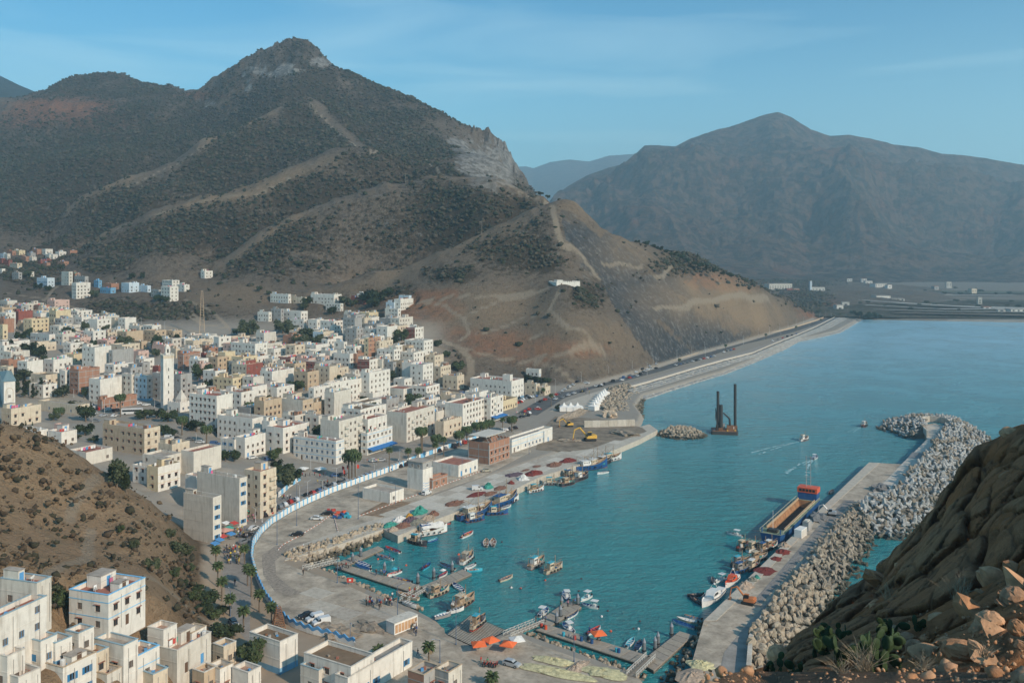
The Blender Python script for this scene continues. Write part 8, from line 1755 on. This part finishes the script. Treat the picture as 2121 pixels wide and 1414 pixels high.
def ck(px, py): Y = float(cky(np.array([[float(px)]]), np.array([[float(py)]]))[0,0])*.985; return PD(px, py, Y)
CB = [M('cliff_boulder', (.50,.29,.165), .95, .3, 1.5, .6), M('cliff_boulder_red', (.42,.215,.11), .95, .3, 1.5, .6), M('cliff_boulder_dark', (.38,.22,.13), .95, .3, 1.5, .6)]
bpos = [(2050,1275,62,44,'large rounded brown boulder high in the rock group at lower right'),(1990,1335,80,36,'long flat-topped tan boulder below the cactus at right'),(2100,1225,60,46,'brown boulder at the right frame edge above the group'),(1945,1275,44,30,'reddish boulder left of the large rounded one'),(2105,1290,40,30,'small tan boulder beside the right frame edge'),(1895,1330,38,24,'dark boulder between the cactus clumps'),(2090,890,40,24,'dark rock crowning the top right of the cliff'),(2100,985,60,40,'rounded ochre rock bulge under the cliff top'),(1850,1300,34,24,'brown rock behind the right cactus clump'),(1610,1345,50,34,'grey rock at the foot of the boulder slope behind the cactus')]
for i, (px, py, wp_, hp_, l) in enumerate(bpos):
    X, Y, Z = ck(px, py+hp_*.3); s = Y/F; b = MB(); b.blob((0,0,0), wp_*s*.5, wp_*s*.42, hp_*s*.55, 14, 9, .09); o = b.obj('boulder', CB[i % 3], None, (X, Y, Z), random.uniform(0, 3)); 
    md = None; tag(o, l, 'boulder')
clf = [o for o in bpy.data.objects if o.name == 'cliff'][0]; BLK = []
for k in range(8):
    b = MB(); b.blob((0,0,0), 1, .8, .62, 9, 6, .0); vv = np.array(b.v)
    for _ in range(11):
        n_v = rng.normal(size=3); n_v /= np.linalg.norm(n_v); dd = vv@n_v; lim = rng.uniform(.35, .72); vv = vv-np.outer(np.maximum(0, dd-lim), n_v)
    b.v = [tuple(v) for v in vv]; BLK.append(b.mesh('rock_block', CB[k % 3]))
for i in range(24):
    py = rng.uniform(1150, 1370); lim = np.interp(py, [880,925,1010,1100,1190,1270,1340,1400], [2121,2018,1957,1900,1800,1700,1650,1500]); px = rng.uniform(lim+14, 2200); X, Y, Z = ck(px, py); s = rng.uniform(16, 48)*Y/F*(1.5 if rng.random() < .15 else 1)
    o = mk('rock_block', BLK[i % 8], clf, (X, Y, Z-s*.35)); o.scale = (s*rng.uniform(.9, 1.7), s, s*rng.uniform(.6, 1)); o.rotation_euler = (rng.uniform(-.4, .4), rng.uniform(.1, .7), rng.uniform(-.5, .9))
# scree stones on the ledge
st_ = []; n = 1500; px = rng.uniform(1450, 2200, n); py = 1385+rng.uniform(0, 1, n)**.8*110; m2 = rng.random(n) < .12; py = np.where(m2, rng.uniform(1250, 1390, n), py); px = np.where(m2, rng.uniform(1850, 2150, n), px)
Yq = cky(px[None], py[None])[0]; pos = np.stack([(px-CX)*Yq/F, Yq, H-(py-YH)*Yq/F], -1); V0, T0 = mesh_np(rockmesh('stone', CB[0], 'rock')); V, T = stamp(V0, T0, pos, randrot(n), rng.uniform(.02, .11, n)*(1+3*(rng.random(n) < .04))); o = mk('scree', raw_mesh('scree', V, T, CB, rng.integers(0, 3, n).repeat(len(T0)))); struct(o, 'stuff')
# prickly pears: pads one by one
CAC = M('cactus_pad', (.03,.055,.02), .7, .25, 4); pad = MB(); pad.blob((0,0,.5), .36, .075, .5, 12, 8, .03); PADM = pad.mesh('pad', CAC, True); cactus_n = 0
def cactus(px, py, n, s0, label, seed):
    rs = random.Random(seed); X, Y, Z = ck(px, py); r = thing('prickly_pear', label, 'cactus', (X, Y-.3, Z-.15)); stack = [(Vector((rs.uniform(-.5, .5)*s0*2, 0, 0)), rs.uniform(-.5, .5), 0) for _ in range(3)]; k = 0
    while stack and k < n:
        p, a, dpt = stack.pop(0); s = s0*rs.uniform(.75, 1.1); o = mk('pad', PADM, r, tuple(p)); o.scale = (s, s, s); yaw = rs.uniform(-1.0, 1.0); o.rotation_euler = (rs.uniform(-.35, .35), a, yaw); k += 1
        d = o.rotation_euler.to_matrix() @ Vector((0, 0, s*.9)); tip = p+d
        for _ in range(rs.choice([1, 2, 2])): stack.append((tip, a+rs.uniform(-1.1, 1.1), dpt+1))
cactus(1700, 1352, 22, .52, 'prickly pear clump on the ledge left of centre of the dark hollow', 1); cactus(1765, 1372, 26, .5, 'prickly pear clump in the middle of the dark hollow', 2); cactus(1820, 1375, 22, .5, 'prickly pear clump between dead twigs and red boulder', 3); cactus(1850, 1315, 16, .5, 'upper prickly pear clump standing against the brown rock face', 4); cactus(1890, 1308, 10, .5, 'small upper prickly pear right of the tall clump', 5); cactus(1600, 1385, 9, .42, 'low prickly pear pads at the left tip of the ledge', 6); cactus(1735, 1325, 14, .5, 'prickly pear clump behind the left one on the slope', 7); cactus(1655, 1388, 7, .4, 'small prickly pear between the low pads and left clump', 8)
# dry twigs and grass tufts
TW = M('dry_twig', (.40,.31,.21), .95, .2, 3)
def tuft(px, py, n, s, label):
    X, Y, Z = ck(px, py); b = MB()
    for k in range(n): a = random.uniform(0, 6.28); e = random.uniform(.5, 1.4); l = s*random.uniform(.5, 1); p = Vector((random.uniform(-.2, .2)*s, random.uniform(-.2, .2)*s, 0)); m_ = p+Vector((math.cos(a)*math.cos(e), math.sin(a)*math.cos(e), math.sin(e)))*l*.6; t_ = m_+Vector((math.cos(a+.4)*math.cos(e*.7), math.sin(a+.4)*math.cos(e*.7), math.sin(e*.7)))*l*.4; b.tube(tuple(p), tuple(m_), .008, .006, 3, cap=False); b.tube(tuple(m_), tuple(t_), .006, .002, 3, cap=False)
    o = b.obj('dry_bush', TW, None, (X, Y, Z)); tag(o, label, 'dry bush')
tuft(1790, 1388, 90, 1.1, 'pale dry twigs in front of the middle cactus clump'); tuft(1740, 1392, 40, .7, 'dry grass tuft left of the pale twigs'); tuft(1910, 1385, 40, .6, 'dry tuft right of the cactus clumps'); tuft(2040, 1360, 40, .6, 'dry tuft beneath the long tan boulder'); tuft(1985, 1240, 60, 1.6, 'grey dry bush on the upper rock slope'); tuft(1940, 1050, 60, 2.2, 'dry bush hanging on the cliff shoulder'); tuft(1840, 1240, 50, 1.8, 'dark dry bush in the cleft above the cactus')
struct(MB().add([(20,2,60),(90,2,60),(90,12,79),(-6,12,79),(-6,2,60)], [(0,1,2,3,4)]).obj('ledge_base', cm)) if False else None
# ---------------- words that single each thing out ----------------
from collections import defaultdict
LMK = [(346,780,'the tall minaret'),(1015,930,'the brick shell with canopy'),(870,985,'the control tower'),(60,920,'the spur crest'),(420,890,'the palm park'),(418,650,'the lattice pylon'),(1000,800,'the long white hotel'),(930,750,'the foot path junction'),(600,935,'the blue awning café'),(660,1280,'the parked vans'),(1190,835,'the white tents'),(265,1250,'the red terrace villa'),(860,920,'the tallest palm'),(700,780,'the stepped white block'),(520,840,'the rooftop palm'),(0,800,'the green pyramid tower'),(170,600,'the white hillside tower block'),(350,600,'the white hillside cluster'),(40,550,'the far left village'),(600,620,'the ridge-foot houses'),(820,630,'the red earth slope houses'),(230,745,'the blank white tower block'),(1690,605,'the far minaret'),(1760,560,'the far hill village'),(1550,605,'the road cutting ridge')]
NW = {1: 'single-storey', 2: 'two-storey', 3: 'three-storey', 4: 'four-storey', 5: 'five-storey'}
CN = {'offwhite': 'off-white', 'paleblue': 'pale blue', 'red': 'dark red', 'brick': 'bare brick', 'tan': 'tan', 'dark': 'dark'}
RN = {'': 'plain roof', 'r': 'terracotta roof', 'g': 'grey roof', 'b': 'brown roof', 'c': 'tiled roof'}
def relation(px, py):
    dx, dy, nm = min(((px-a, py-b, n) for a, b, n in LMK), key=lambda q: math.hypot(q[0], q[1]*1.3)); d = math.hypot(dx, dy)
    w_ = ('right of' if dx > 0 else 'left of') if abs(dx) > abs(dy)*1.2 else ('behind' if dy < 0 else 'in front of')
    return ('just ' if d < 35 else 'well ' if d > 95 else '')+w_+' '+nm
for o in THINGS:
    if not o['label']:
        if 'far' in o: o['label'] = f"small {CN.get(o['col'], o['col'])} building on the far shore, {relation(o['px'], o['py'])}"; continue
        ex = ''; oo = o.get('o', '').split()
        if 'bl' in oo: ex = ' with blue shutters'
        elif 'cr' in oo: ex = ' with crenellated parapet'
        elif 'ba' in oo: ex = ' with balconies'
        elif 'rb' in oo: ex = ' with blank side wall'
        else: ex = ' with '+RN[o.get('rf', '')]
        o['label'] = f"{NW[max(1, min(5, int(o['n']+.4)))]} {CN.get(o['col'], o['col'])} house{ex}, {relation(o['px'], o['py'])}"
    elif '@' in o['label']: o['label'] = o['label'].replace('@', relation(o['px'], o['py']))
ORD = ['first', 'second', 'third', 'fourth', 'fifth', 'sixth', 'seventh', 'eighth', 'ninth', 'tenth', 'eleventh', 'twelfth', 'thirteenth', 'fourteenth', 'fifteenth', 'sixteenth', 'seventeenth', 'eighteenth']
dd = defaultdict(list)
for o in THINGS:
    if o.get('px') is not None: dd[o['label']].append(o)
for l_, os_ in dd.items():
    if len(os_) > 1:
        os_.sort(key=lambda q: q['px'])
        for i, o in enumerate(os_):
            if o is None: continue
            w_ = 'leftmost' if i == 0 else 'rightmost' if i == len(os_)-1 else (ORD[i]+' from left' if i < 18 else 'one further right'); o['label'] = ' '.join(l_.split()[:16-len(w_.split())]).rstrip(',')+', '+w_
seen = {}
for o in THINGS:
    o['label'] = ' '.join(o['label'].split()[:16]).rstrip(',')
    seen.setdefault(o['label'], []).append(o)
    for k in ('px', 'py', 'col', 'n', 'o', 'rf', 'far'):
        if k in o: del o[k]

for l_, os_ in seen.items():
    if len(os_) > 1 and 'group' not in os_[0]:
        for i, o in enumerate(sorted(os_, key=lambda q: q.matrix_world.translation.y if q.parent else q.location.y)):
            base = ' '.join(l_.split()[:14]).rstrip(','); o['label'] = base+(', nearer one' if i == 0 else ', farther one' if i == 1 else ', another beyond')
            if len(os_) > 2: o['group'] = ' '.join(l_.split()[:4])
